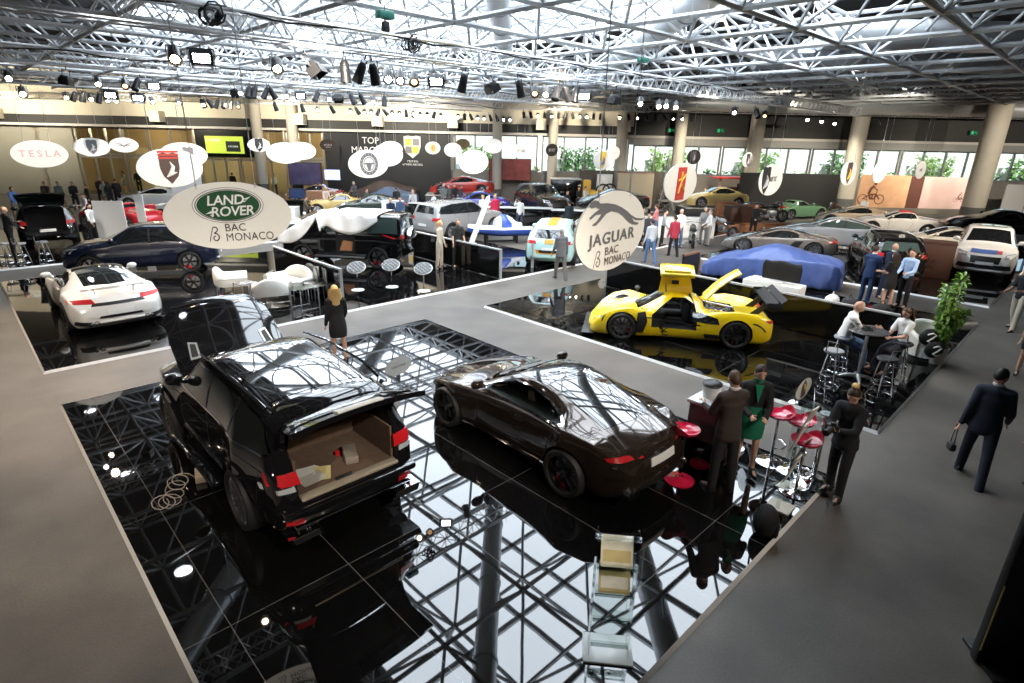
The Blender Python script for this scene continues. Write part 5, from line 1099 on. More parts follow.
# --- small blue and white racing boat on its stand
def boat(u, v):
    x = 1.55 - 3.1 * u; w = .52 * min(1, (1 - (x / 1.58) ** 4 if x > 0 else 1)) * (1 if x > -1.2 else .92) + .002; a = (v - .5) * pi
    return (x, w * sin(a), .62 + .10 * (x > 0) * x * .4 - .36 * cos(a) * (1 - .5 * max(0, x / 1.6) ** 2))
p = gp(500, 245, PODZ) + V3((.6, .6, 0)); t = thing('racing_boat', 'small blue and white racing boat on a stand behind the mint SUV', 'boat', p, R(150)); BLU = paint((.02, .08, .45), .2)
mb = MB(); mb.grid(boat, 22, 14); mb.build('hull', BLU, t); mb = MB(); mb.grid(lambda u, v: (boat(u, 0)[0], boat(u, 0)[1] + (boat(u, 1)[1] - boat(u, 0)[1]) * v, boat(u, 0)[2] + .16 * sin(pi * v) * (1 - .6 * u)), 22, 10); mb.build('deck', paint((.82, .83, .85)), t)
mb = MB(); mb.grid(lambda u, v: (.3 - 1.25 * u, (.36 - .1 * u) * cos(pi * v), .70 + .55 * sin(pi * v) * (.35 + .65 * sin(pi * min(1, u + .15)))), 10, 12); mb.build('canopy', paint((.80, .82, .85)), t)
mb = MB(); mb.grid(lambda u, v: (.05 - .5 * u, (.37 - .05 * u) * cos(pi * v), .72 + .56 * sin(pi * v) * (.5 + .5 * sin(pi * min(1, u * .6 + .35)))), 6, 12); mb.build('blue_band', BLU, t)
mb = MB(); mb.box((.7, 0, .18), (.08, .7, .36)); mb.box((-.7, 0, .18), (.08, .7, .36)); mb.box((0, 0, .05), (1.6, .08, .08)); mb.build('cradle', BLACKP, t)
# ------------------------------------------------------------------ people
def skin_mesh(verts, edges, rads, mats, root=0, sub=1, flat=None):
    """one continuous surface grown round a skeleton; rads in metres"""
    me = bpy.data.meshes.new('sk'); me.from_pydata([tuple(v) for v in verts], edges, [])
    o = link('sk', me); o.modifiers.new('k', 'SKIN')
    for i, r in enumerate(rads):
        d = me.skin_vertices[0].data[i]; d.radius = (r, r) if not isinstance(r, tuple) else r; d.use_root = i == root
    o.modifiers['k'].use_smooth_shade = True
    if sub: m = o.modifiers.new('s', 'SUBSURF'); m.levels = m.render_levels = sub
    bpy.context.view_layer.update()
    me = applied(o)
    return [v.co.copy() for v in me.vertices], [tuple(p.vertices) for p in me.polygons], me
def seg_d(p, a, b):
    ab = b - a; t = max(0, min(1, (p - a).dot(ab) / max(1e-9, ab.length_squared))); return (p - a - ab * t).length
VOXK = 1
_hand = {}
def hand_geo(curl):
    """relaxed hand along +x, palm facing -z, thumb towards +y"""
    if curl in _hand: return _hand[curl]
    vs = [V3((0, 0, 0)), V3((.035, 0, 0)), V3((.065, 0, 0))]; es = [(0, 1), (1, 2)]; rd = [.024, (.028), .03]
    for k, (y, l) in enumerate(((.03, .068), (.011, .076), (-.009, .071), (-.028, .056))):
        b = 2; p = V3((.088, y, -.002)); d = V3((1, y * 1.2, -curl * .4)).normalized(); last = b
        for j in range(4):
            vs.append(p.copy()); es.append((last, len(vs) - 1)); rd.append((.0105, .0098, .009, .0075)[j]); last = len(vs) - 1
            p += d * l * (.38, .34, .28, 0)[j]; a = curl * (.5, .7, .6, 0)[j]
            d = V3((d.x * cos(a) + d.z * sin(a), d.y, d.z * cos(a) - d.x * sin(a))).normalized()
    last = 1
    for p, r in (((.048, .036, -.006), .013), ((.07, .056, -.016), .011), ((.092, .062, -.026), .0088)):
        vs.append(V3(p)); es.append((last, len(vs) - 1)); rd.append(r); last = len(vs) - 1
    v, f, me = skin_mesh(vs, es, rd, None, 0, 1); bpy.data.meshes.remove(me)
    _hand[curl] = ([V3((p.x, p.y, p.z * (.62 if p.x < .085 and p.y < .045 else 1))) for p in v], f); return _hand[curl]
def head_pt(u, v, g=0):
    """u: longitude (0 = face), v: latitude -1..1"""
    a = u * 2 * pi; b = v * pi / 2; x, y, z = cos(b) * cos(a), cos(b) * sin(a), sin(b)
    px, py, pz = x * .098, y * .077, z * .118
    if z < 0: k = 1 - .30 * (-z) ** 1.3; py *= k; px = px * (1 - .12 * -z) + .012 * -z * (1 if x > 0 else -.6)
    if x < 0 and z < -.2: px *= 1 - .35 * (-z - .2)
    da = math.atan2(sin(a), cos(a))
    if not g and x > 0:
        px += .022 * math.exp(-(da / .16) ** 2) * math.exp(-((z + .18) / .20) ** 2) + .012 * math.exp(-(da / .2) ** 2) * math.exp(-((z + .30) / .1) ** 2)
        px -= .010 * math.exp(-((abs(da) - .40) / .17) ** 2) * math.exp(-((z - .02) / .12) ** 2)
        px += .006 * math.exp(-(da / .55) ** 2) * math.exp(-((z - .2) / .1) ** 2)
        px += .006 * math.exp(-(da / .28) ** 2) * math.exp(-((z + .55) / .1) ** 2) + .008 * math.exp(-(da / .3) ** 2) * math.exp(-((z + .88) / .12) ** 2)
    return V3((px * (1 + g), py * (1 + g), pz * (1 + g)))
SKIN = {k: mat('skin', c, .5, var=.08, vscale=30) for k, c in dict(f=(.62, .36, .25), t=(.45, .24, .15), p=(.7, .44, .34), d=(.25, .13, .08)).items()}
EYE = mat('eyes', (.02, .015, .012), .2, var=.1); LIP = mat('lips', (.42, .13, .11), .45, var=.1)
HAIR = {k: mat('hair', c, .55, var=.35, vscale=60) for k, c in dict(black=(.012, .01, .009), brown=(.07, .035, .018), dark=(.03, .018, .012), blonde=(.62, .40, .16), grey=(.3, .29, .28), red=(.22, .08, .03)).items()}
DEFP = dict(la=(5, 8, 12), ra=(5, 8, 12), ll=(3, 3, 4), rl=(-3, 3, 2), lean=2, head=(0, 0), curl=.5)
def person(label, loc, hdg, h=1.76, skin='f', hair=('short', 'brown'), top=('jacket', (.03, .03, .04)), legs=('trousers', (.03, .03, .04)), shoes=(.015, .015, .015),
           pose=None, shirt=None, seat=None, build=1.0, group=None, female=False, heels=False):
    P = dict(DEFP, **(pose or {})); k = h / 1.76; root = thing('person', label, 'person', loc, R(hdg), group); pel = seat if seat else .535 * h
    wd = build * (.92 if female else 1)
    J = {}; ln = R(P['lean'])
    def up(d, y=0, f=0): return V3((sin(ln) * d + f, y, pel + cos(ln) * d))
    J['pel'] = up(0); J['wai'] = up(.085 * h); J['che'] = up(.185 * h); J['upc'] = up(.245 * h); J['nek'] = up(.295 * h); J['hed'] = up(.327 * h)
    def dirv(fl, ab, sg): 
        f, a = R(fl), R(ab); return V3((sin(f) * cos(a), sg * sin(a), -cos(f) * cos(a)))
    for s, sg in (('l', 1), ('r', -1)):
        a = P[s + 'a']; q = J[s + 'sh'] = up(.252 * h, sg * .093 * h * wd); inn = a[3] if len(a) > 3 else 0
        d = dirv(a[0], a[1], sg); e = J[s + 'el'] = q + d * .172 * h
        d2 = dirv(a[0] + a[2], a[1] - inn, sg); J[s + 'wr'] = e + d2 * .148 * h; J[s + 'hd'] = d2
        b = P[s + 'l']; q = J[s + 'hi'] = V3((0, sg * .05 * h * wd, pel - .015 * h))
        d = dirv(b[0], b[1], sg); kn = J[s + 'kn'] = q + d * .245 * h
        d2 = dirv(b[0] - b[2], b[1] * .4, sg); J[s + 'an'] = kn + d2 * .24 * h
        fd = V3((1, sg * .18, 0)).normalized(); J[s + 'he'] = J[s + 'an'] + V3((-.012 * h, 0, -.022 * h)); J[s + 'to'] = J[s + 'an'] + fd * .085 * h + V3((0, 0, -.028 * h))
    # put the lower foot on the floor
    if not seat:
        lo = min(J['lan'].z, J['ran'].z) - .042 * h - (.05 if heels else 0); 
        for q in J:
            if q not in ('lhd', 'rhd'): J[q] = J[q] - V3((0, 0, lo))
    names = ['pel', 'wai', 'che', 'upc', 'nek', 'hed'] + [s + x for s in 'lr' for x in ('sh', 'el', 'wr', 'hi', 'kn', 'an', 'to')]
    ed = [('pel', 'wai'), ('wai', 'che'), ('che', 'upc'), ('upc', 'nek'), ('nek', 'hed')] + [e for s in 'lr' for e in (('upc', s + 'sh'), (s + 'sh', s + 'el'), (s + 'el', s + 'wr'), ('pel', s + 'hi'), (s + 'hi', s + 'kn'), (s + 'kn', s + 'an'), (s + 'an', s + 'to'))]
    rad = dict(pel=.105, wai=.10, che=.122, upc=.10, nek=.052, hed=.056, sh=.058, el=.041, wr=.027, hi=.082, kn=.055, an=.038, to=.03)
    def grow(names, ed, rad, vox=.02):
        g = MB(); cm = ('pel', 'wai', 'che', 'upc', 'hem', 'wst'); rr = lambda n: rad.get(n, rad.get(n[1:], .05)) * k * (wd if n in ('pel', 'wai', 'che', 'wst') else 1)
        for a, b in ed:
            p, q = J[a], J[b]; d = q - p; ra, rb = rr(a), rr(b); A = d.to_track_quat('Z', 'Y').to_matrix(); core = a in cm and b in cm
            prof = [(ra * sin(t), -ra * cos(t) * (.6 if core else 1)) for t in (0, .5, 1, 1.45)] + [(rb * sin(t), d.length - rb * cos(t) * (.6 if core else 1)) for t in (1.7, 2.15, 2.65, pi)]
            n = 14; vs = []
            for i in range(n):
                th = 2 * pi * i / n
                for r, z in prof:
                    o = A @ V3((r * cos(th), r * sin(th), z))
                    if core: o = V3((o.x * .80, o.y * 1.2, o.z))
                    vs.append(p + o)
            m = len(prof); g.add(vs, [(i * m + j, ((i + 1) % n) * m + j, ((i + 1) % n) * m + j + 1, i * m + j + 1) for i in range(n) for j in range(m - 1)])
        o = link('sk', g.mesh('sk', [], 0)); md = o.modifiers.new('r', 'REMESH'); md.mode = 'VOXEL'; md.voxel_size = vox * VOXK
        md = o.modifiers.new('m', 'SMOOTH'); md.factor = .5; md.iterations = 4
        bpy.context.view_layer.update(); me = applied(o)
        vs, fs = [v.co.copy() for v in me.vertices], [tuple(q.vertices) for q in me.polygons]; bpy.data.meshes.remove(me); return vs, fs
    tk, tc = top; lk, lc = legs
    if tk: rad.update(pel=.088, wai=.084, che=.1, upc=.085, sh=.048)
    if tk in ('jacket', 'shirt'): rad.update(el=.034)
    if lk in ('trousers',): rad.update(hi=.065, kn=.045, an=.034)
    mb = MB(); mb.add(*grow(names, ed, rad)); mb.m = [0] * len(mb.f)
    for s, sg in (('l', 1), ('r', -1)):
        x = J[s + 'hd'].normalized(); side = V3((0, -sg, 0)); y = (V3((1, 0, .2)) - x * x.dot(V3((1, 0, .2))))
        if P.get('palm') == 'up' or abs(x.x) > .75: y = V3((0, -sg, .6)) - x * x.dot(V3((0, -sg, .6)))
        y.normalize(); z = x.cross(y)
        if sg < 0: z = -z
        Mx = M4(((x.x, y.x, z.x * 1, 0), (x.y, y.y, z.y, 0), (x.z, y.z, z.z, 0), (0, 0, 0, 1)))
        hv, hf = hand_geo(P['curl']); w = J[s + 'wr'] - x * .01
        mb.mi = 0; mb.add([w + Mx.to_3x3() @ (p * k) for p in hv], hf)
        J[s + 'palm'] = w + x * .075 * k
    # head
    hy, hp = P['head']; HM = M4.Translation(J['hed'] + V3((sin(ln) * .05 + .018 * k, 0, .078 * k))) @ Euler((0, R(-hp), R(hy))).to_matrix().to_4x4() @ M4.Scale(k, 4)
    mb.M = HM; mb.mi = 0; mb.grid(lambda a, b: head_pt(a, b * 2 - 1), 28, 20)
    for sg in (1, -1):
        mb.mi = 0; mb.ell((-.004, sg * .076, -.008), (.02, .011, .031), 10, 8)
        mb.mi = 1; mb.ell((.0835, sg * .033, .006), (.008, .013, .0075), 8, 6)
        mb.ell((.0905, sg * .033, .028), (.005, .017, .0035), 8, 5)
    mb.mi = 2; mb.ell((.0935, 0, -.063), (.008, .022, .0075), 10, 6); mb.M = M4.Identity(4)
    mb.build('body', [SKIN[skin], EYE, LIP], root, 60)
    st, hc = hair
    if st != 'bald':
        m = MB(); m.M = HM
        def hp_(a, b):
            v = b * 2 - 1; lim = .10 + .36 * cos(a * 2 * pi)
            if st in ('long', 'pony', 'bun'): lim = -.1 + .52 * max(-.6, cos(a * 2 * pi))
            vv = lim + (1 - lim) * b
            p = head_pt(a, vv, .085 if b > .02 else .02)
            return p
        m.grid(hp_, 26, 8)
        if st == 'long':
            m.grid(lambda a, b: V3((-.02 - .085 * sin(pi * a) * (1 - .15 * b), .10 * cos(pi * a) * (1 + .25 * sin(b * 3)), .05 - .36 * b)), 14, 8)
            m.grid(lambda a, b: V3((-.02 - .115 * sin(pi * a) * (1 - .1 * b), .115 * cos(pi * a) * (1 + .25 * sin(b * 3)), .06 - .37 * b)), 14, 8)
        if st == 'bun': m.ell((-.045, 0, .125), (.045, .045, .035), 12, 8)
        if st == 'pony': m.path([(-.1, 0, .03), (-.14, 0, -.03), (-.135, 0, -.12), (-.12, 0, -.2)], [.02, .032, .028, .008], 8)
        m.build('hair', HAIR[hc], root, 60)
        if st == 'bun': m = MB(); m.M = HM; m.ell((-.045, 0, .145), (.05, .05, .032), 12, 8); m.build('hair_bun', HAIR['blonde'], root, 60)
    # clothes
    if tk:
        jk = tk == 'jacket'; e = 1.0 if not jk else 1.12
        r2 = dict(pel=.134 * e, wai=.116 * e, che=.126 * e, upc=.105, nek=.062, sh=.062 * e, el=.05 * e, wr=.036 * e, hem=.142 * e)
        J['hem'] = J['pel'] + V3((0, 0, -.075 * h if jk else -.02 * h)); nn = ['pel', 'wai', 'che', 'upc', 'nek', 'hem']; ee = [('pel', 'wai'), ('wai', 'che'), ('che', 'upc'), ('upc', 'nek'), ('pel', 'hem')]
        if seat: nn.remove('hem'); ee.pop()
        for s in 'lr':
            nn += [s + 'sh', s + 'el']; ee += [('upc', s + 'sh'), (s + 'sh', s + 'el')]
            J[s + 'slv'] = J[s + 'sh'] + (J[s + 'el'] - J[s + 'sh']) * .7
            if tk in ('tshirt', 'dress'): nn[-1] = s + 'slv'; ee[-1] = (s + 'sh', s + 'slv'); r2['slv'] = .062
            else: nn.append(s + 'wr'); ee.append((s + 'el', s + 'wr'))
        m = MB(); m.add(*grow(nn, ee, r2)); m.build({'jacket': 'jacket', 'shirt': 'shirt', 'tshirt': 't_shirt', 'dress': 'dress_top'}[tk], cloth(tc), root, 60)
        if shirt:
            m = MB(); m.lathe([(.062 * k, -.02), (.068 * k, .03), (.058 * k, .035)], 16, 'Z', tuple(J['nek'] + V3((.008, 0, .012))))
            c = J['upc']; fx = .088 * k; m.add([c + V3((fx + .012, .055, .06)), c + V3((fx + .012, -.055, .06)), c + V3((fx + .052, 0, -.19)), c + V3((fx - .05, .05, .05)), c + V3((fx - .05, -.05, .05)), c + V3((fx - .02, 0, -.19))], [(0, 1, 2), (3, 5, 4), (0, 2, 5, 3), (1, 4, 5, 2), (0, 3, 4, 1)])
            m.build('shirt_front', cloth(shirt), root, 30)
    if lk in ('trousers', 'shorts'):
        r3 = dict(pel=.108, hi=.094, kn=.072, an=.054, lo=.075); nn = ['pel']; ee = []
        for s in 'lr':
            J[s + 'lo'] = J[s + 'kn'] + (J[s + 'an'] - J[s + 'kn']) * (1.22 if lk == 'trousers' else .1); r3['lo'] = .058 if lk == 'trousers' else .08
            nn += [s + 'hi', s + 'kn', s + 'lo']; ee += [('pel', s + 'hi'), (s + 'hi', s + 'kn'), (s + 'kn', s + 'lo')]
        J['wst'] = J['pel'] + (J['wai'] - J['pel']) * .6; nn.append('wst'); ee.append(('pel', 'wst')); r3['wst'] = .098
        m = MB(); m.add(*grow(nn, ee, r3)); m.build(lk, cloth(lc), root, 60)
    elif lk == 'skirt':
        zt = J['wai'].z; zb = J['lkn'].z + .06 * h; c = J['pel']; m = MB()
        m.grid(lambda a, b: V3((c.x + cos(a * 2 * pi) * (.115 + .03 * sin(b * 2.4)) * k, sin(a * 2 * pi) * (.135 + .055 * sin(b * 2.2)) * k, zt + (zb - zt) * b)), 24, 8)
        m.build('skirt', cloth(lc), root, 60)
    for s in 'lr':
        a = J[s + 'an']; t = J[s + 'to']; d = (t - a); d.z = 0; d.normalize(); ang = math.atan2(d.y, d.x); m = MB()
        drop = a.z - .042 * h
        m.M = M4.Translation((a.x, a.y, a.z - .042 * h)) @ M4.Rotation(ang, 4, 'Z') @ M4.Scale(k, 4)
        def sh(u, v):
            x = -.065 + .265 * u; w = (.036 + .014 * sin(pi * min(1, u * 1.25 + .05))) * (1 if u < .85 else max(.15, 1 - (u - .85) * 5)) * (1 if u > .06 else .5)
            top_ = .085 if u < .3 else .085 - .05 * min(1, (u - .3) / .4); an = pi * v
            up_ = (.05 * (1 - u) if heels else 0)
            return V3((x, w * cos(an), up_ + max(.002, top_ * sin(an) ** .6)))
        m.grid(sh, 14, 10); m.grid(lambda u, v: V3((sh(u, 0).x, sh(u, 0).y * (1 - 2 * v), sh(u, 0).z)), 14, 2)
        if heels: m.tube((-.045, 0, 0), (-.05, 0, .06), .006, 6, .016)
        m.build('shoe', cloth(shoes, .35) if isinstance(shoes, tuple) else shoes, root, 50)
    return root, J
# ------------------------------------------------------------------ visitors and staff
DK = (.012, .012, .014); NAVY = (.014, .022, .055); GREY = (.17, .165, .16); WS = (.80, .79, .76); JEAN = (.07, .12, .24)
def atv(px, py, v): d = ray(px, py); p = d * (v / d.dot(HV)); return V3((p.x, p.y, PODZ))
def at_head(px, py, h, z=0):
    p = gp(px, py, h + z); v = p.dot(HV)
    if 436 < px < 495 and v > 37.4: d = ray(px, py); p = d * (37.4 / d.dot(HV)); v = 37
    if v > 39.1 and not (118 < px < 140 or 225 < px < 280): d = ray(px, py); t = 39.1 / d.dot(HV); p = d * t
    elif v > 42: d = ray(px, py); t = 45.4 / d.dot(HV); p = d * t
    z = podz(p)
    return V3((p.x, p.y, z))
person('man in dark brown suit standing at the counter, back to the camera', gp(719, 489, PODZ), 62, 1.80, 'f', ('short', 'brown'), ('jacket', (.035, .024, .02)), ('trousers', (.016, .015, .018)), shirt=(.7, .7, .75), pose=dict(la=(25, 6, 60, 18), ra=(22, 8, 62, 12), head=(-12, -6)))
person('woman in black blazer over a green dress facing the suited man', gp(742, 474, PODZ), 215, 1.72, 'f', ('pony', 'dark'), ('jacket', (.014, .013, .014)), ('skirt', (.01, .16, .09)), shirt=(.01, .20, .11), female=True, heels=True, pose=dict(la=(18, 5, 60, 25), ra=(12, 5, 70, 20), head=(5, -15)))
ro_, J_ = person('woman with blonde top bun in black, looking down at her camera', gp(832, 497, 0), 172, 1.68, 'f', ('bun', 'dark'), ('jacket', DK), ('trousers', (.018, .018, .02)), female=True, heels=True, pose=dict(la=(32, 4, 72, 28), ra=(30, 4, 74, 28), head=(10, -32), lean=6, ll=(12, 3, 10), rl=(-4, 3, 6), curl=.8))
M_ = M4.Translation(ro_.location) @ M4.Rotation(R(172), 4, 'Z'); c_ = M_ @ ((J_['lpalm'] + J_['rpalm']) / 2 + V3((.02, 0, .02)))
t = thing('camera', 'black camera with a long lens in the hands of the woman with the bun', 'camera', c_, R(172)); mb = MB(); mb.box((0, 0, 0), (.07, .14, .10), .015); mb.box((0, 0, .06), (.05, .06, .04), .01); mb.build('camera_body', BLACKP, t); mb = MB(); mb.tube((.03, 0, 0), (.17, 0, -.02), .038, 16, .042); mb.build('lens_barrel', RUBBER, t); mb = MB(); mb.box((-.036, 0, 0), (.004, .09, .06)); mb.build('camera_screen', mat('camera_screen', (.10, .16, .22), .15, var=.2), t, 0)
person('man in navy suit walking on the grey carpet with a small bag', gp(968, 478, 0), 8, 1.80, 'f', ('short', 'black'), ('jacket', (.02, .025, .042)), ('trousers', (.02, .024, .04)), shirt=(.75, .75, .8), pose=dict(la=(-8, 10, 14), ra=(5, 12, 40, 10), ll=(20, 3, 12), rl=(-14, 3, 10), head=(-35, -5)))
person('man in dark trousers at the right picture edge on the carpet', gp(1026, 492, 0) + V3((.1, -.1, 0)), 175, 1.78, 'f', ('short', 'dark'), ('jacket', (.018, .018, .02)), ('trousers', (.016, .017, .02)), pose=dict(ll=(12, 3, 8), rl=(-12, 3, 8)))
person('woman in short black dress and heels at the right edge', gp(1022, 378, 0), 190, 1.72, 'f', ('long', 'dark'), ('dress', DK), ('skirt', DK), female=True, heels=True)
person('man in black tee and beige trousers on the right carpet', gp(1010, 330, 0), 150, 1.80, 'f', ('short', 'dark'), ('tshirt', (.015, .017, .02)), ('trousers', (.55, .49, .38)), pose=dict(la=(20, 6, 70, 20), ra=(15, 8, 60, 15), ll=(14, 5, 8), rl=(-12, 5, 12)))
p, j = person('blonde long-haired woman in black beside the platform, back turned', gp(341, 364, 0), 70, 1.70, 'f', ('long', 'blonde'), ('jacket', (.014, .014, .015)), ('skirt', DK), female=True, heels=True, pose=dict(ra=(15, 8, 35, 10)))
person('man in grey suit walking away along the aisle past the mint SUV', gp(560, 279, 0), 60, 1.80, 'f', ('short', 'grey'), ('jacket', (.15, .15, .155)), ('trousers', (.17, .16, .15)), pose=dict(ll=(14, 3, 6), rl=(-12, 3, 8), la=(10, 8, 20)))
person('man in black tee standing beside the divider by the off-roader', gp(458, 267, PODZ), 250, 1.80, 'f', ('short', 'brown'), ('tshirt', (.02, .022, .022)), ('trousers', (.02, .02, .02)), pose=dict(ra=(12, 8, 25)))
person('blonde woman in a pale long outfit by the off-roader spare wheel', gp(440, 269, PODZ), 300, 1.74, 'p', ('long', 'blonde'), ('shirt', (.72, .62, .48)), ('trousers', (.70, .58, .45)), female=True, heels=True)
person('visitor in bright red jacket and jeans near the blue car', atv(495, 231, 31.4), 60, 1.74, 'f', ('short', 'blonde'), ('jacket', (.62, .03, .08)), ('trousers', JEAN))
person('visitor in white coat beside the one in red', atv(483, 232, 31.2), 70, 1.72, 'f', ('short', 'blonde'), ('jacket', WS), ('trousers', JEAN))
person('man in white shirt with raised arm behind the racing boat', gp(519, 232, PODZ), 55, 1.78, 'f', ('short', 'black'), ('shirt', WS), ('trousers', (.04, .05, .08)), pose=dict(la=(60, 8, 110, 20)))
person('man in dark teal top by the white race car', gp(568, 236, 0), 60, 1.78, 'f', ('short', 'black'), ('shirt', (.02, .03, .035)), ('trousers', DK))
person('man with blue backpack and jeans walking away on the carpet', gp(649, 263, 0), 65, 1.78, 'f', ('short', 'dark'), ('shirt', (.6, .63, .66)), ('trousers', (.10, .18, .34)), pose=dict(ll=(12, 3, 6), rl=(-12, 3, 8)))
person('person in pink-red jacket with grey backpack walking on the carpet', gp(672, 256, 0), 60, 1.74, 'f', ('short', 'dark'), ('jacket', (.45, .04, .07)), ('trousers', DK), pose=dict(ll=(10, 3, 6), rl=(-10, 3, 8)))
Q = [('man in royal blue suit, first of the group of four', 863, 303, 350, 1.82, ('short', 'dark'), ('jacket', (.022, .045, .12)), ('trousers', (.022, .045, .11)), False),
     ('bald man in navy suit facing the camera in the group', 882, 298, 235, 1.80, ('bald', ''), ('jacket', NAVY), ('trousers', NAVY), False),
     ('woman in black dress with long dark hair, back turned', 884, 309, 60, 1.70, ('long', 'dark'), ('dress', (.012, .011, .011)), ('skirt', (.012, .011, .011)), True),
     ('man in light blue shirt and dark trousers in the group', 900, 307, 165, 1.80, ('short', 'brown'), ('shirt', (.42, .55, .78)), ('trousers', (.015, .015, .018)), False)]
for lab, px, py, h, ht, hr, tp, lg, fem in Q: person(lab, gp(px, py, 0), h, ht, 'f', hr, tp, lg, female=fem, heels=fem, shirt=WS if tp[0] == 'jacket' else None, pose=dict(la=(20, 6, 60, 20), ra=(16, 6, 50, 15)))
# the seated pair at the bar table
SEATZ = .80
p1 = gp(835, 371, PODZ); p1.z = PODZ
person('bald man in white shirt and jeans seated at the bar table', (p1.x, p1.y, PODZ), 296, 1.80, 'f', ('bald', ''), ('tshirt', WS), ('trousers', JEAN), seat=SEATZ, build=1.1, pose=dict(lean=14, ll=(72, 8, 58), rl=(66, 6, 62), la=(34, 6, 66, 26), ra=(32, 6, 70, 26), head=(0, -28)))
p2 = gp(893, 378, PODZ)
person('woman in white tee and dark trousers seated at the bar table', (p2.x, p2.y, PODZ), 150, 1.68, 'f', ('long', 'brown'), ('tshirt', WS), ('trousers', (.02, .022, .035)), seat=SEATZ, female=True, pose=dict(lean=6, ll=(70, 3, 66), rl=(76, -3, 50), la=(30, 4, 55, 18), ra=(26, 4, 60, 22), head=(8, -16)))
VOXK = 1.7
rnd = random.Random(21)
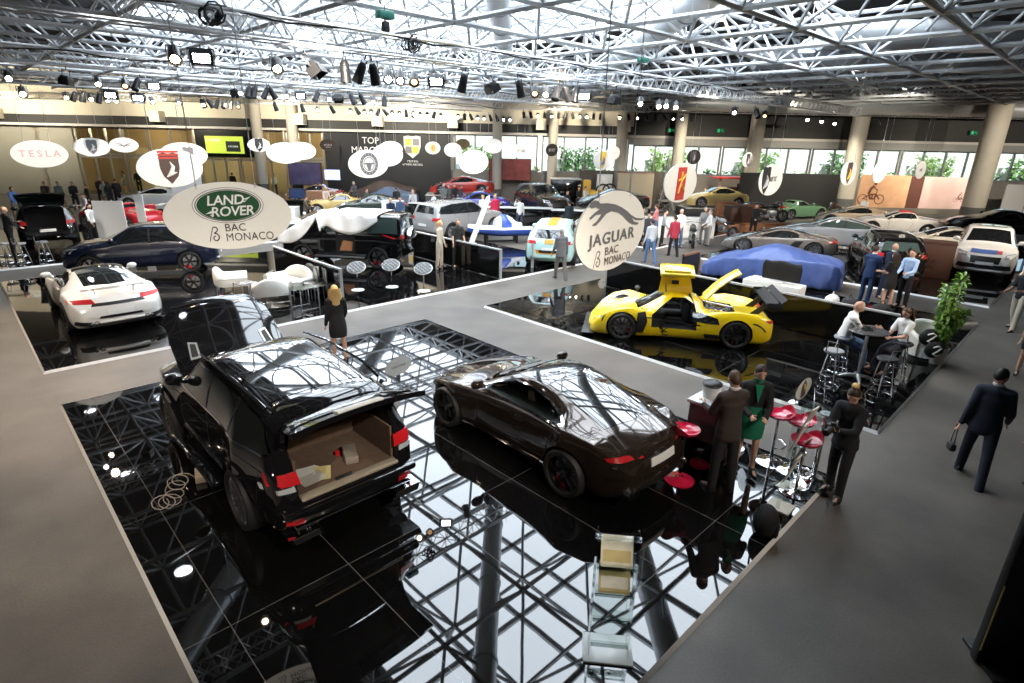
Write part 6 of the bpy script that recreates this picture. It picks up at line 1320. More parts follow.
FARP = [('man in blue shirt at the far left edge', 10, 186, 1.8, ('shirt', (.12, .22, .5)), ('trousers', (.3, .24, .16)), 'short', 'red', 300), ('bald man in black with arms folded, far left', 3, 199, 1.8, ('jacket', DK), ('trousers', DK), 'bald', '', 20),
 ('woman in white blouse beside a suited man, far left', 87, 204, 1.68, ('shirt', WS), ('trousers', DK), 'pony', 'dark', 300), ('man in black suit and white shirt beside the woman in white', 98, 203, 1.76, ('jacket', DK), ('trousers', DK), 'short', 'black', 270),
 ('visitor in dark coat leaning on the concrete wall, first of three', 43, 181, 1.7, ('jacket', (.05, .04, .035)), ('trousers', DK), 'short', 'dark', 250), ('visitor in grey-green jacket by the concrete wall', 56, 181, 1.7, ('jacket', (.13, .16, .15)), ('trousers', GREY), 'short', 'dark', 280), ('visitor in black by the concrete wall, third of three', 71, 181, 1.7, ('jacket', DK), ('trousers', DK), 'short', 'dark', 260),
 ('tall man in black beside the entrance glazing', 97, 176, 1.85, ('jacket', DK), ('trousers', DK), 'short', 'grey', 300), ('woman in grey-green dress by the entrance glazing', 102, 179, 1.7, ('dress', (.2, .22, .2)), ('skirt', (.2, .22, .2)), 'long', 'brown', 250), ('man in dark suit nearest the white race car', 114, 178, 1.8, ('jacket', DK), ('trousers', DK), 'short', 'brown', 70), ('woman in black behind the dark-suited man', 107, 181, 1.68, ('jacket', DK), ('trousers', DK), 'long', 'dark', 100),
 ('visitor bending in white top near the red sports car', 83, 194, 1.6, ('shirt', WS), ('trousers', DK), 'short', 'dark', 200), ('seated visitor in brown near the entrance', 86, 184, 1.6, ('jacket', (.1, .07, .05)), ('trousers', DK), 'short', 'brown', 200),
 ('man in dark coat inside the lit foyer doorway', 135, 163, 1.8, ('jacket', DK), ('trousers', DK), 'short', 'dark', 240), ('woman in pale dress inside the lit foyer', 121, 165, 1.7, ('dress', (.3, .32, .36)), ('skirt', (.25, .26, .3)), 'long', 'dark', 200), ('person in black by the foyer doors under the screen', 231, 168, 1.75, ('jacket', DK), ('trousers', DK), 'short', 'dark', 60), ('person in white top near the columns of the entrance', 272, 162, 1.75, ('shirt', WS), ('trousers', DK), 'short', 'dark', 240),
 ('man in grey top beside the vintage tourer', 354, 178, 1.75, ('jacket', (.1, .1, .1)), ('trousers', DK), 'short', 'grey', 200), ('visitor in pale shirt by the tourer wheel', 318, 182, 1.7, ('shirt', (.55, .52, .5)), ('trousers', JEAN), 'short', 'brown', 90), ('visitor in blue suit just behind the white sheet', 400, 196, 1.75, ('jacket', (.07, .11, .2)), ('trousers', NAVY), 'short', 'brown', 230), ('visitor in dark blue just behind the white sheet', 390, 197, 1.75, ('jacket', NAVY), ('trousers', NAVY), 'short', 'blonde', 250),
 ('man in grey coat before the grey-blue covered car', 444, 181, 1.8, ('jacket', (.11, .13, .13)), ('trousers', GREY), 'short', 'grey', 200), ('man in dark grey coat, second before the covered car', 449, 184, 1.75, ('jacket', (.06, .07, .07)), ('trousers', DK), 'short', 'dark', 220), ('small visitor in pale shirt near the covered car', 434, 193, 1.6, ('shirt', (.5, .55, .55)), ('trousers', JEAN), 'short', 'brown', 180),
 ('man in black by the end of the black far wall', 454, 165, 1.8, ('jacket', DK), ('trousers', DK), 'short', 'dark', 240), ('visitor in dark jacket by the beige column', 460, 169, 1.75, ('jacket', (.05, .05, .06)), ('trousers', JEAN), 'short', 'dark', 300),
 ('visitor in pale shirt standing by the shelves under the windows', 587, 168, 1.75, ('shirt', (.6, .58, .5)), ('trousers', DK), 'short', 'dark', 260), ('visitor in dark top beside the yellow machine', 580, 171, 1.7, ('shirt', DK), ('trousers', DK), 'short', 'dark', 240),
 ('visitor with white top in the crowd right of the cat sign', 682, 208, 1.8, ('shirt', WS), ('trousers', JEAN), 'short', 'grey', 240), ('visitor in dark top in the crowd right of the cat sign', 650, 212, 1.7, ('jacket', (.05, .05, .06)), ('trousers', DK), 'short', 'brown', 200), ('visitor in pink shirt in the crowd right of the cat sign', 658, 205, 1.7, ('shirt', (.5, .2, .22)), ('trousers', JEAN), 'short', 'brown', 100), ('visitor in grey top bending in the crowd', 665, 210, 1.65, ('shirt', (.3, .31, .33)), ('trousers', DK), 'short', 'black', 300),
 ('seated man in brown near the vintage tourer', 304, 196, 1.5, ('jacket', (.10, .08, .06)), ('trousers', DK), 'short', 'dark', 330), ('woman with fair hair behind the desk screen', 325, 187, 1.68, ('shirt', (.55, .42, .36)), ('trousers', DK), 'long', 'blonde', 260), ('man in black by the long grey-topped counter', 396, 187, 1.75, ('jacket', DK), ('trousers', DK), 'short', 'dark', 40), ('visitor in dark green behind the black counter', 366, 189, 1.7, ('jacket', (.04, .06, .045)), ('trousers', DK), 'short', 'brown', 280), ('man in pale grey top just right of the long counter', 413, 190, 1.75, ('shirt', (.4, .4, .4)), ('trousers', DK), 'short', 'grey', 220), ('visitor in black by the dark mid-hall SUV', 567, 190, 1.75, ('jacket', DK), ('trousers', JEAN), 'short', 'dark', 260), ('visitor in red top by the beige column', 487, 172, 1.75, ('shirt', (.5, .05, .05)), ('trousers', DK), 'short', 'dark', 250), ('visitor in blue top near the white race car nose', 186, 196, 1.75, ('shirt', (.1, .25, .6)), ('trousers', DK), 'short', 'dark', 260), ('visitor in grey suit on the far side of the motorcycle counter', 707, 206, 1.78, ('jacket', (.2, .2, .2)), ('trousers', GREY), 'short', 'grey', 200), ('visitor in white cap and shirt near the chrome motorcycle', 712, 209, 1.7, ('shirt', WS), ('trousers', (.3, .28, .25)), 'short', 'grey', 140), ('visitor in dark coat left of the red-plaque sign', 642, 208, 1.72, ('jacket', (.04, .04, .05)), ('trousers', DK), 'short', 'black', 280), ('visitor in black by the wooden crates', 757, 203, 1.75, ('jacket', DK), ('trousers', DK), 'short', 'dark', 230),
 ('visitor in white shirt by the motorbikes under the cyclist poster', 866, 196, 1.7, ('shirt', WS), ('trousers', DK), 'short', 'dark', 200)]
for lab, px, py, ht, tp, lg, hs, hc, h in FARP:
    person(lab, at_head(px, py, ht) if px != 3 else hall(-19.2, 21.7, PODZ), h, ht, 'f', (hs, hc), tp, lg, female=tp[0] == 'dress', pose=dict(la=(rnd.uniform(0, 30), 6, rnd.uniform(5, 80), 15), ra=(rnd.uniform(0, 30), 6, rnd.uniform(5, 80), 15), lean=rnd.uniform(0, 6)))
# ------------------------------------------------------------------ furniture and smaller things
PZ = PODZ
def P2(x, y, z=PZ): p = gp(x, y, z); return V3((p.x, p.y, z))
# --- front platform: brochure stands, counter, stools, bar table
PAGES = [mat('brochure_page', c, .5, var=.25, vscale=9) for c in ((.62, .60, .50), (.50, .42, .20), (.70, .69, .62))]
def brochure(label, pos, rz, h=1.36, n=4, full=2, w=.36):
    t = thing('brochure_stand', label, 'display stand', pos, rz)
    mb = MB(); mb.box((0, 0, .012), (w + .10, .34, .024), .006); mb.build('base_plate', mat('frosted_base', (.6, .62, .6), .2, 0, 1.4, .5, var=.05) if 'frosted_base' not in bpy.data.materials else bpy.data.materials['frosted_base'], t)
    for s in (1, -1): mb = MB(); mb.prism([(-.10, .024), (.10, .024), (.03, h), (-.10, h)], s * w / 2 - .005, s * w / 2 + .005, 'X'); mb.build('side_sheet', CLEAR, t, 0)
    mb = MB(); mb.box((0, -.06, h - .03), (w + .04, .05, .04), .008); mb.build('header', CLEAR, t, 0)
    for k in range(n):
        z = .28 + k * (h - .42) / max(1, n - 1) * .92; M = M4.Translation((0, 0, z)) @ M4.Rotation(R(-32), 4, 'X')
        mb = MB(); mb.M = M; mb.box((0, 0, 0), (w - .02, .012, .30)); mb.box((0, -.04, -.15), (w - .02, .08, .012)); mb.box((0, -.075, -.13), (w - .02, .008, .05)); sh = mb.build('shelf', CLEAR, t, 0)
        if k >= n - full:
            o = thing('brochure', ['sheet with a landscape picture on the upper shelf of a clear stand', 'tan printed leaflet on the second shelf of a clear stand'][0 if k == n - 1 else 1] + ('' if n == 4 else ', by the chrome bar table'), 'brochure'); o.matrix_world = M4.Translation(pos) @ M4.Rotation(rz, 4, 'Z') @ M
            mb = MB(); mb.box((0, -.014, .0), (w - .08, .010, .27)); mb.build('cover', PAGES[0 if k == n - 1 else 1], o, 0); mb = MB(); mb.box((0, -.021, -.04), (w - .12, .003, .10)); mb.build('picture', PAGES[1 if k == n - 1 else 2], o, 0)
brochure('tall clear acrylic brochure stand alone at the front platform edge', P2(607, 650), R(-50))
ACR = mat('cream_panel', (.72, .70, .62), .4, var=.05)
def litpanel(label, pos, rz):
    t = thing('literature_stand', label, 'display stand', pos, rz); mb = MB(); mb.box((0, 0, .012), (.28, .30, .024), .005); mb.build('base_plate', ACR, t)
    for s in (1, -1): mb = MB(); mb.box((s * .11, 0, .66), (.012, .05, 1.28)); mb.build('upright', CLEAR, t, 0)
    for z, h in ((1.08, .42), (.62, .40)): mb = MB(); mb.M = M4.Translation((0, -.05, z)) @ M4.Rotation(R(16), 4, 'X'); mb.box((0, 0, 0), (.20, .015, h)); mb.build('panel', ACR, t, 0)
litpanel('cream literature stand with two panels, nearer the platform edge', P2(780, 507), R(2)); litpanel('cream literature stand with two panels, beside the glass bar table', P2(790, 488), R(-4))
p = P2(700, 497); p = V3((7.22, 3.22, PZ)); t = thing('reception_counter', 'black gloss counter with pale top beside the red stools', 'counter', p, 0)
mb = MB(); mb.box((0, 0, .28), (.54, .54, .56), .01); mb.build('lower_cabinet', PARTB, t); mb = MB(); mb.box((0, 0, .83), (.54, .54, .52), .01); mb.build('upper_cabinet', mat('grey_laminate', (.12, .12, .115), .4, var=.08), t)
mb = MB(); mb.box((0, 0, 1.115), (.60, .60, .05), .008); mb.build('counter_top', WHITE, t); mb = MB(); mb.box((-.02, -.272, .58), (.46, .012, .09)); mb.build('shelf_gap', BLACKP, t, 0)
t = thing('ice_bucket', 'white bucket with a black bag over it on the counter', 'bucket', p + V3((.0, .10, 1.14))); mb = MB(); mb.lathe([(0, 0), (.11, 0), (.13, .18), (.12, .18), (.105, .01), (0, .01)], 20); mb.build('pail', WHITE, t); mb = MB(); mb.ell((0, 0, .2), (.15, .14, .05), 14, 8); mb.build('bag_lid', LEATHERB, t)
REDA = mat('red_acrylic', (.62, .015, .06), .12, 0, 1.5, .8, var=.2, vscale=14)
def redstool(label, pos, rz, base='c'):
    t = thing('bar_stool', label, 'stool', pos, rz, 'red stools beside the counter' if 0 else None)
    mb = MB(); mb.lathe([(0, 0), (.21, 0), (.21, .012), (.06, .03), (.03, .06), (0, .06)], 26); mb.build('base', CHROME if base == 'c' else REDA, t)
    mb = MB(); mb.tube((0, 0, .05), (0, 0, .76), .022, 12); mb.path([(.022, 0, .34), (.16, 0, .32), (.16, .1, .32), (0, .17, .32), (-.16, .1, .32), (-.16, 0, .32), (-.022, 0, .34)], .010, 6); mb.build('pole', CHROME, t)
    mb = MB(); mb.lathe([(0, .76), (.15, .765), (.19, .80), (.195, .83), (.18, .815), (.13, .785), (0, .78)], 24); mb.build('seat', REDA, t)
    mb = MB(); mb.grid(lambda u, v: ((.19 + .02 * v) * cos(pi * .25 + u * pi * .5 + pi / 4), (.19 + .02 * v) * sin(pi * .25 + u * pi * .5 + pi / 4), .82 + .10 * v * sin(pi * u)), 10, 3); mb.build('backrest', REDA, t)
redstool('red stool with a red base between the dark coupe and the counter', P2(679, 480), R(40), 'r')
for lab, x, y in [('red bar stool nearest the walkway behind the literature stands', 770, 462), ('red bar stool in the middle behind the literature stands', 790, 470), ('red bar stool closest to the woman with the camera', 795, 492)]: redstool(lab, P2(x, y), R(200))
t = thing('glass_table', 'tall chrome pole table with a thin glass top', 'table', P2(812, 481)); mb = MB(); mb.lathe([(0, 0), (.30, 0), (.30, .012), (.08, .04), (.04, .08), (0, .08)], 32); mb.build('base', CHROME, t); mb = MB(); mb.tube((0, 0, .06), (0, 0, 1.08), .038, 16); mb.build('pole', CHROME, t)
mb = MB(); mb.lathe([(0, 1.08), (.33, 1.08), (.335, 1.086), (.33, 1.092), (0, 1.092)], 36); mb.build('glass_top', CLEAR, t); mb = MB(); mb.lathe([(0, 1.06), (.09, 1.06), (.09, 1.08), (0, 1.08)], 18); mb.build('top_plate', ALU, t)
p = P2(763, 534); t = thing('backpack', 'black backpack on the platform floor near its edge', 'bag', p, R(20)); mb = MB(); mb.ell((0, 0, .20), (.20, .15, .21), 18, 12); mb.box((0, -.11, .14), (.24, .10, .20), .04); mb.build('main_bag', cloth((.006, .006, .007)), t); mb = MB(); mb.path([(-.08, .1, .36), (-.06, .1, .45), (.06, .1, .45), (.08, .1, .36)], .012, 6); mb.build('handle', BLACKP, t)
# cable and power unit beside the SUV
p = P2(201, 478); t = thing('power_unit', 'small cream battery charger on the floor beside the black SUV', 'charger', p, R(75)); mb = MB(); mb.box((0, 0, .05), (.30, .13, .10), .012); mb.build('case', mat('cream_case', (.62, .52, .42), .4, var=.08), t); mb = MB(); mb.box((0, -.068, .05), (.24, .006, .05)); mb.build('front_plate', BLACKP, t, 0)
mb = MB(); pts = [P2(201, 475, PZ + .02)]
for i in range(70): pts.append(V3((1.52 - .42 * i / 70 + .11 * cos(i * .55), 8.0 - .5 * i / 70 + .17 * sin(i * .55) + .1 * sin(i * .11), PZ + .014 + .012 * (i % 9) / 9)))
pts[0] = V3((p.x, p.y - .1, PZ + .03)); mb.path(pts, .007, 5); tag(mb.build('power_cable', mat('pale_cable', (.35, .31, .27), .5, var=.1)), 'loose coils of thin pale cable beside the charger', 'cable')
# the walking man's bag, the photographer's camera
t = thing('shoulder_bag', 'small black bag hanging from the hand of the navy suit man', 'bag', gp(948, 470, 0) + V3((0.02, .05, .0)) + V3((0, 0, .30)), R(30)); mb = MB(); mb.box((0, 0, .08), (.16, .09, .12), .03); mb.build('pouch', LEATHERB, t); mb = MB(); mb.path([(-.06, 0, .13), (-.03, 0, .38), (.0, 0, .52), (.03, 0, .38), (.06, 0, .13)], .006, 5); mb.build('strap', BLACKP, t)
# --- yellow car platform: bar table, stools, lounge chair, plant
t = thing('bar_table', 'chrome bar table with star base and dark round top', 'table', P2(857, 379)); mb = MB()
for k in range(4): a = k * pi / 2 + .4; mb.path([(0, 0, .08), (.16 * cos(a), .16 * sin(a), .07), (.36 * cos(a), .36 * sin(a), .015)], [.045, .04, .022], 8)
mb.build('star_base', ALU, t); mb = MB(); mb.tube((0, 0, .06), (0, 0, 1.04), .032, 14); mb.build('pole', ALU, t); mb = MB(); mb.lathe([(0, 1.04), (.36, 1.04), (.37, 1.055), (.36, 1.07), (0, 1.07)], 32); mb.build('table_top', mat('dark_top', (.08, .08, .085), .15, coat=.5, var=.1), t)
def chromestool(label, pos, rz=0, sh=.76):
    t = thing('bar_stool', label, 'stool', pos, rz); mb = MB(); mb.lathe([(0, sh), (.17, sh), (.185, sh + .025), (.17, sh + .05), (0, sh + .055)], 24); mb.build('seat', LEATHERB if 'dark' in label else mat('silver_vinyl', (.33, .33, .34), .3, var=.1), t)
    for k in range(4): a = k * pi / 2 + pi / 4; mb = MB(); mb.tube((.10 * cos(a), .10 * sin(a), sh), (.21 * cos(a), .21 * sin(a), 0), .013, 8); mb.build('leg', CHROME, t)
    for z, r in ((.06, .20), (.30, .165)): mb = MB(); mb.path([(r * cos(i * pi / 12), r * sin(i * pi / 12), z) for i in range(24)], .011, 6, True); mb.build('foot_ring', CHROME, t)
    mb = MB(); mb.path([(-.16, -.1, sh + .03), (-.19, -.08, sh + .25), (-.19, .08, sh + .25), (-.16, .1, sh + .03)], .012, 6); mb.build('backrest', CHROME, t); return t
for lab, x, y, r in [('silver round stool beside the seated man, empty', 826, 388, 0), ('silver stool under the bald seated man', 836, 372, 180), ('dark topped stool under the seated woman in white', 894, 379, 0), ('dark topped empty stool nearest the camera by the bar table', 878, 397, 50)]: chromestool(lab, P2(x, y), R(r))
t = thing('tablet', 'thin dark tablet on the bar table between the seated pair', 'tablet', P2(857, 379) + V3((.05, .05, 1.075)), .5); mb = MB(); mb.box((0, 0, .006), (.28, .20, .012), .004); mb.build('case', BLACKP, t); mb = MB(); mb.box((0, 0, .0135), (.25, .17, .002)); mb.build('screen', GLASS, t, 0)
t = thing('phone', 'small phone held by the bald seated man', 'phone', P2(846, 376) + V3((0, 0, 1.16)), .3); mb = MB(); mb.box((0, 0, 0), (.14, .07, .012), .003); mb.build('case', BLACKP, t); mb = MB(); mb.box((0, 0, .007), (.12, .06, .002)); mb.build('screen', GLASS, t, 0)
t = thing('lounge_chair', 'white tub armchair with black and white cushions behind the plant', 'chair', P2(921, 358), R(215)); mb = MB()
mb.grid(lambda u, v: ((.36 + .05 * v) * cos(-.75 * pi + u * 1.5 * pi + pi), (.36 + .05 * v) * sin(-.75 * pi + u * 1.5 * pi + pi), .12 + (.38 + .28 * sin(pi * u)) * v), 24, 6); mb.grid(lambda u, v: ((.29 + .03 * v) * cos(-.75 * pi + u * 1.5 * pi + pi), (.29 + .03 * v) * sin(-.75 * pi + u * 1.5 * pi + pi), .12 + (.38 + .28 * sin(pi * u)) * v), 24, 6)
mb.path([((.35 + .0) * cos(-.75 * pi + u / 24 * 1.5 * pi + pi), .35 * sin(-.75 * pi + u / 24 * 1.5 * pi + pi), .12 + .38 + .28 * sin(pi * u / 24)) for u in range(25)], .06, 8); mb.build('shell', LEATHERW, t); mb = MB(); mb.lathe([(0, .10), (.32, .10), (.33, .36), (.30, .42), (0, .43)], 24); mb.build('seat', LEATHERW, t); mb = MB(); mb.lathe([(0, 0), (.3, 0), (.3, .10), (0, .10)], 24); mb.build('plinth', BLACKP, t)
for k, (dx, dy, dz, a) in enumerate([(.10, -.08, .60, .3), (.16, -.24, .36, .2)]):
    c_ = P2(921, 358) + V3((-.22 - dx, dy, dz)); t = thing('cushion', ['black cushion with a white curl standing in the white armchair', 'black cushion with white pattern leaning below the other'][k], 'cushion', c_, R(225)); mb = MB(); mb.ell((0, 0, 0), (.10, .21, .19), 14, 10); mb.build('pad', cloth((.015, .015, .016)), t)
    mb = MB(); mb.path([(.10, -.10, .08), (.11, 0, .12), (.11, .08, .07), (.115, 0, .0), (.11, -.08, -.06), (.11, 0, -.11), (.10, .10, -.08)], .018, 6); mb.build('white_pattern', cloth((.75, .75, .73)), t)
p = P2(934, 362); t = thing('potted_plant', 'green bushy plant in a white pot at the walkway edge', 'plant', p); mb = MB(); mb.lathe([(0, 0), (.17, 0), (.22, .36), (.235, .38), (.22, .39), (.2, .37), (.19, .33), (0, .33)], 26); mb.build('pot', WHITE, t); mb = MB(); mb.lathe([(0, .335), (.19, .335)], 20); mb.build('soil', mat('soil', (.04, .025, .015), .95, var=.3), t)
rn = random.Random(11); mb = MB(); tips = []
for k in range(9):
    a = k * .7 + rn.uniform(-.3, .3); r = rn.uniform(.1, .34); top = V3((r * cos(a) + .12, r * sin(a) - .05, rn.uniform(1.1, 1.95))); pts = [V3((.05 * cos(a), .05 * sin(a), .33)), V3((top.x * .3, top.y * .3, .8)), top]; mb.path(pts, [.014, .011, .006], 6); tips += [pts[1].lerp(top, q / 9) for q in range(-4, 10)]
mb.build('stems', mat('bark', (.14, .09, .05), .8, var=.2), t); PLM = mat('plant_leaf', (.20, .36, .06), .45, 0, 1.5, .2, .35, 6); mb = MB()
for q in tips:
    for i in range(13):
        d = V3((rn.uniform(-1, 1), rn.uniform(-1, 1), rn.uniform(-.5, .7))).normalized(); s = rn.uniform(.05, .085); e = d.cross(V3((0, 0, 1))).normalized() * s * .42; b = q + d * .05; m_ = b + d * s; n_ = b + d * s * 2.0 + V3((0, 0, -.03))
        mb.add([b, m_ + e + V3((0, 0, .01)), n_, m_ - e + V3((0, 0, .01))], [(0, 1, 2, 3)])
o = mb.build('leaves', PLM, t, 0, False); o['kind'] = 'stuff'
# along the low divider: desk, covered monitor, bags, boards
t = thing('desk', 'white block desk behind the low divider, carrying a covered monitor', 'desk', V3((15.62, 5.9, PZ)), R(92)); mb = MB(); mb.box((0, 0, .52), (1.5, .55, 1.04), .02); mb.build('block', WHITE, t); mb = MB(); mb.box((.2, 0, 1.06), (.9, .5, .04), .01); mb.build('raised_top', WHITE, t)
t = thing('covered_monitor', 'monitor hidden under a black cloth on the white desk', 'monitor', V3((15.62, 5.75, PZ + 1.08)), R(100)); mb = MB(); mb.grid(lambda u, v: ((u - .5) * (.92 + .05 * sin(v * 9)), .06 * cos(pi * v) * (1 + .2 * sin(u * 20)), .02 + .50 * sin(pi * v) ** .6 * (1 - .04 * sin(u * 9)) + .03 * u), 14, 14); mb.build('cloth', cloth((.012, .012, .012), .6), t)
for k, (x, y, c_, lab) in enumerate([(15.6, 4.4, (.75, .74, .74), 'crumpled white bag on the ledge behind the low divider'), (15.62, 4.0, (.03, .03, .035), 'black bag on the ledge behind the seated pair'), (15.6, 3.3, (.02, .02, .02), 'black bag with red label farthest along the ledge')]):
    t = thing('bag', lab, 'bag', (x, y, PZ + .72), k); mb = MB(); mb.ell((0, 0, .13), (.22, .17, .15), 14, 9); mb.build('sack', cloth(c_), t); mb = MB(); mb.path([(-.08, 0, .24), (0, 0, .36), (.08, 0, .24)], .01, 5); mb.build('handle', cloth(c_), t)
t = thing('ledge', 'long black ledge behind the low divider under the bags', 'ledge', (15.6, 3.85, PZ)); mb = MB(); mb.box((0, 0, .36), (.62, 2.3, .72), .01); mb.build('block', PARTB, t); mb = MB(); mb.box((0, 0, .71), (.64, 2.32, .02)); mb.build('top', PARTG, t, 0)
p = P2(690, 280); t = thing('display_board', 'dark rounded board with brown edge beside the blue covered car', 'board', V3((16.25, 8.75, PZ)), R(0)); mb = MB(); mb.prism([(-.5, 0), (.5, 0), (.5, 1.1), (.42, 1.3), (-.5, 1.3)], -.03, .03, 'Y'); mb.build('face', plain((.02, .02, .022), .25), t, 0); mb = MB(); mb.path([(.5, 0, 0), (.5, 0, 1.1), (.42, 0, 1.3), (-.5, 0, 1.3)], .05, 6); mb.build('edge', plain((.16, .09, .06), .4), t)
# --- white lounge corner
def armchair(label, pos, rz, w=.95):
    t = thing('armchair', label, 'armchair', pos, rz); d = .82; mb = MB(); mb.box((.04, 0, .34), (.62, w - .30, .22), .07); mb.build('seat', LEATHERW, t)
    n = 26; U_ = []
    for i in range(n + 1):       # plan of the wrap-round shell: arm, back, arm
        s = i / n * (2 * d + w - .3); a = d - .15
        if s < a: p, q = (d / 2 - s, w / 2 - .10), 0
        elif s < a + w: p, q = (-d / 2 + .15 - .15 * sin((s - a) / w * pi) ** .5, w / 2 - .10 - (w - .20) * (s - a) / w), sin(pi * (s - a) / w)
        else: p, q = (-d / 2 + .15 + (s - a - w), -w / 2 + .10), 0
        U_.append((p, .56 + .24 * max(0, q) ** .5))
    prof = [(-.09, .22), (-.10, .5), (-.09, .88), (-.05, .97), (0, 1), (.05, .97), (.09, .88), (.10, .5), (.09, .22)]; vs = []
    for i, ((x, y), h) in enumerate(U_):
        (x0, y0), (x1, y1) = U_[max(0, i - 1)][0], U_[min(n, i + 1)][0]; L_ = math.hypot(x1 - x0, y1 - y0) or 1; nx, ny = (y1 - y0) / L_, -(x1 - x0) / L_
        vs += [(x + nx * o, y + ny * o, .18 + (h - .18) * k) for o, k in prof]
    k = len(prof); mb = MB(); mb.add(vs, [(i * k + j, (i + 1) * k + j, (i + 1) * k + j + 1, i * k + j + 1) for i in range(n) for j in range(k - 1)] + [(i * k + k - 1, (i + 1) * k + k - 1, (i + 1) * k, i * k) for i in range(n)] + [tuple(range(k)), tuple(range(n * k + k - 1, n * k - 1, -1))]); mb.build('backrest', LEATHERW, t, 60)
    mb = MB(); [mb.path([(-.42, s * w / 2, 0), (-.42, s * w / 2, .50), (.42, s * w / 2, .50), (.42, s * w / 2, 0)], .012, 6) for s in (1, -1)]; mb.tube((-.42, -w / 2, .12), (-.42, w / 2, .12), .012); mb.tube((.42, -w / 2, .12), (.42, w / 2, .12), .012); mb.tube((-.42, -w / 2, .35), (-.42, w / 2, .35), .01); mb.build('steel_frame', SILVER, t)
armchair('white leather armchair nearest the blue SUV wheel', P2(234, 292), R(-20)); armchair('white leather sofa against the low divider', P2(292, 293), R(190), 1.5); armchair('white leather armchair turned away, nearest the walkway', P2(272, 303), R(70))
def sidetable(label, pos, rz, w=.5, h=.5, top=None):
    t = thing('side_table', label, 'table', pos, rz)
    for i in (1, -1):
        for j in (1, -1): mb = MB(); mb.box((i * (w / 2 - .012), j * (w / 2 - .012), h / 2), (.022, .022, h)); mb.build('leg', SILVER, t, 0)
    mb = MB(); mb.box((0, 0, h), (w, w, .02)); mb.build('table_top', top or plain((.25, .24, .23), .2), t, 0)
    for s in (1, -1): mb = MB(); mb.box((0, s * (w / 2 - .01), .05), (w, .02, .02)); mb.build('rail', SILVER, t, 0)
sidetable('square steel side table between the white armchairs', P2(248, 300), R(10)); sidetable('glass side table at the white armchair nearest the walkway', P2(306, 309), R(5), .55, .62, CLEAR)
t = thing('magazine', 'open magazine lying on the square side table', 'magazine', P2(248, 300) + V3((.02, 0, .512)), .4); mb = MB(); mb.box((0, 0, .006), (.28, .2, .012)); mb.build('pages', PAPER, t, 0); mb = MB(); mb.box((.02, 0, .0135), (.2, .14, .003)); mb.build('cover_picture', plain((.1, .1, .12)), t, 0)
for k, (x, y) in enumerate([(311, 297), (320, 300)]):
    t = thing('clear_chair', ['smoked clear chair by the end of the low divider', 'smoked clear chair beside the blonde woman'][k], 'chair', P2(x, y), R(170)); SM = bpy.data.materials.get('smoked_acrylic') or mat('smoked_acrylic', (.16, .15, .14), .1, 0, 1.4, .6, var=.1)
    mb = MB(); mb.box((0, 0, .46), (.40, .42, .02), .006); mb.build('seat', SM, t); mb = MB(); mb.box((-.20, 0, .70), (.02, .40, .42), .006); mb.build('backrest', SM, t)
    for i in (1, -1):
        for j in (1, -1): mb = MB(); mb.tube((i * .18, j * .18, 0), (i * .18, j * .18, .46), .01, 6); mb.build('leg', SILVER, t)
def qstool(label, pos):
    t = thing('bar_stool', label, 'stool', pos); mb = MB(); mb.lathe([(0, 0), (.20, 0), (.20, .012), (.05, .035), (0, .035)], 26); mb.build('base', WHITE, t); mb = MB(); mb.tube((0, 0, .03), (0, 0, .70), .02, 10); mb.build('pole', CHROME, t)
    TM = M4.Translation((0, 0, .70)) @ M4.Rotation(R(28), 4, HU) @ M4.Translation((0, 0, -.70)); mb = MB(); mb.M = TM; mb.lathe([(0, .68), (.25, .68), (.275, .71), (.27, .75), (.0, .755)], 28); s = mb.build('seat', mat('grey_vinyl', (.17, .18, .18), .35, var=.1) if 'grey_vinyl' not in bpy.data.materials else bpy.data.materials['grey_vinyl'], t); mb = MB(); mb.M = TM
    for i in range(-2, 3):
        for j in range(-2, 3):
            if i * i + j * j < 6: mb.ell((i * .098, j * .098, .752), (.046, .046, .03), 10, 5)
    mb.build('quilting', bpy.data.materials['grey_vinyl'], s); mb = MB(); mb.M = TM; mb.path([(.276 * cos(i * pi / 16), .276 * sin(i * pi / 16), .72) for i in range(32)], .014, 6, True); mb.build('seat_rim', WHITE, s)
for lab, x, y in [('quilted round stool nearest the divider end post', 358, 290), ('quilted round stool in the middle beside the off-roader wheel', 392, 287), ('quilted round stool farthest along, near the pale-dressed woman', 424, 291)]: qstool(lab, P2(x, y))
# --- left: chrome stools and boards
for lab, x, y in [('silver bar stool at the very edge of the far left stand', 8, 264), ('silver bar stool second along the far left stand', 25, 264), ('silver bar stool under the far left open tailgate', 47, 262)]: chromestool(lab, P2(x, y), .6, .70)
def board(label, px, py, w, h, rz, m=None, z=PZ):
    t = thing('display_board', label, 'board', P2(px, py), rz); mb = MB(); mb.box((0, 0, h / 2 + .02), (w, .04, h)); mb.build('panel', m or WHITE, t, 0); mb = MB(); mb.box((0, 0, .015), (w * .8, .4, .03)); mb.build('foot', ALU, t, 0)
board('white double board standing behind the blue SUV bonnet', 118, 254, 1.1, 2.0, HRZ + .1); board('white board half behind the green-badged oval sign', 192, 218, 1.7, 2.6, HRZ); board('narrow white post board before the red race kart', 147, 243, .35, 2.0, HRZ)
t = thing('feather_banner', 'slim white banner leaning beside the racing boat', 'banner', P2(471, 244), HRZ); mb = MB(); mb.M = M4.Rotation(R(20), 4, 'Y'); mb.prism([(-.12, 0), (.12, 0), (.14, 2.1), (.04, 2.35), (-.08, 2.2)], -.015, .015, 'Y'); mb.build('panel', WHITE, t); mb = MB(); mb.box((0, 0, .02), (.5, .4, .04), .01); mb.build('foot', ALU, t)
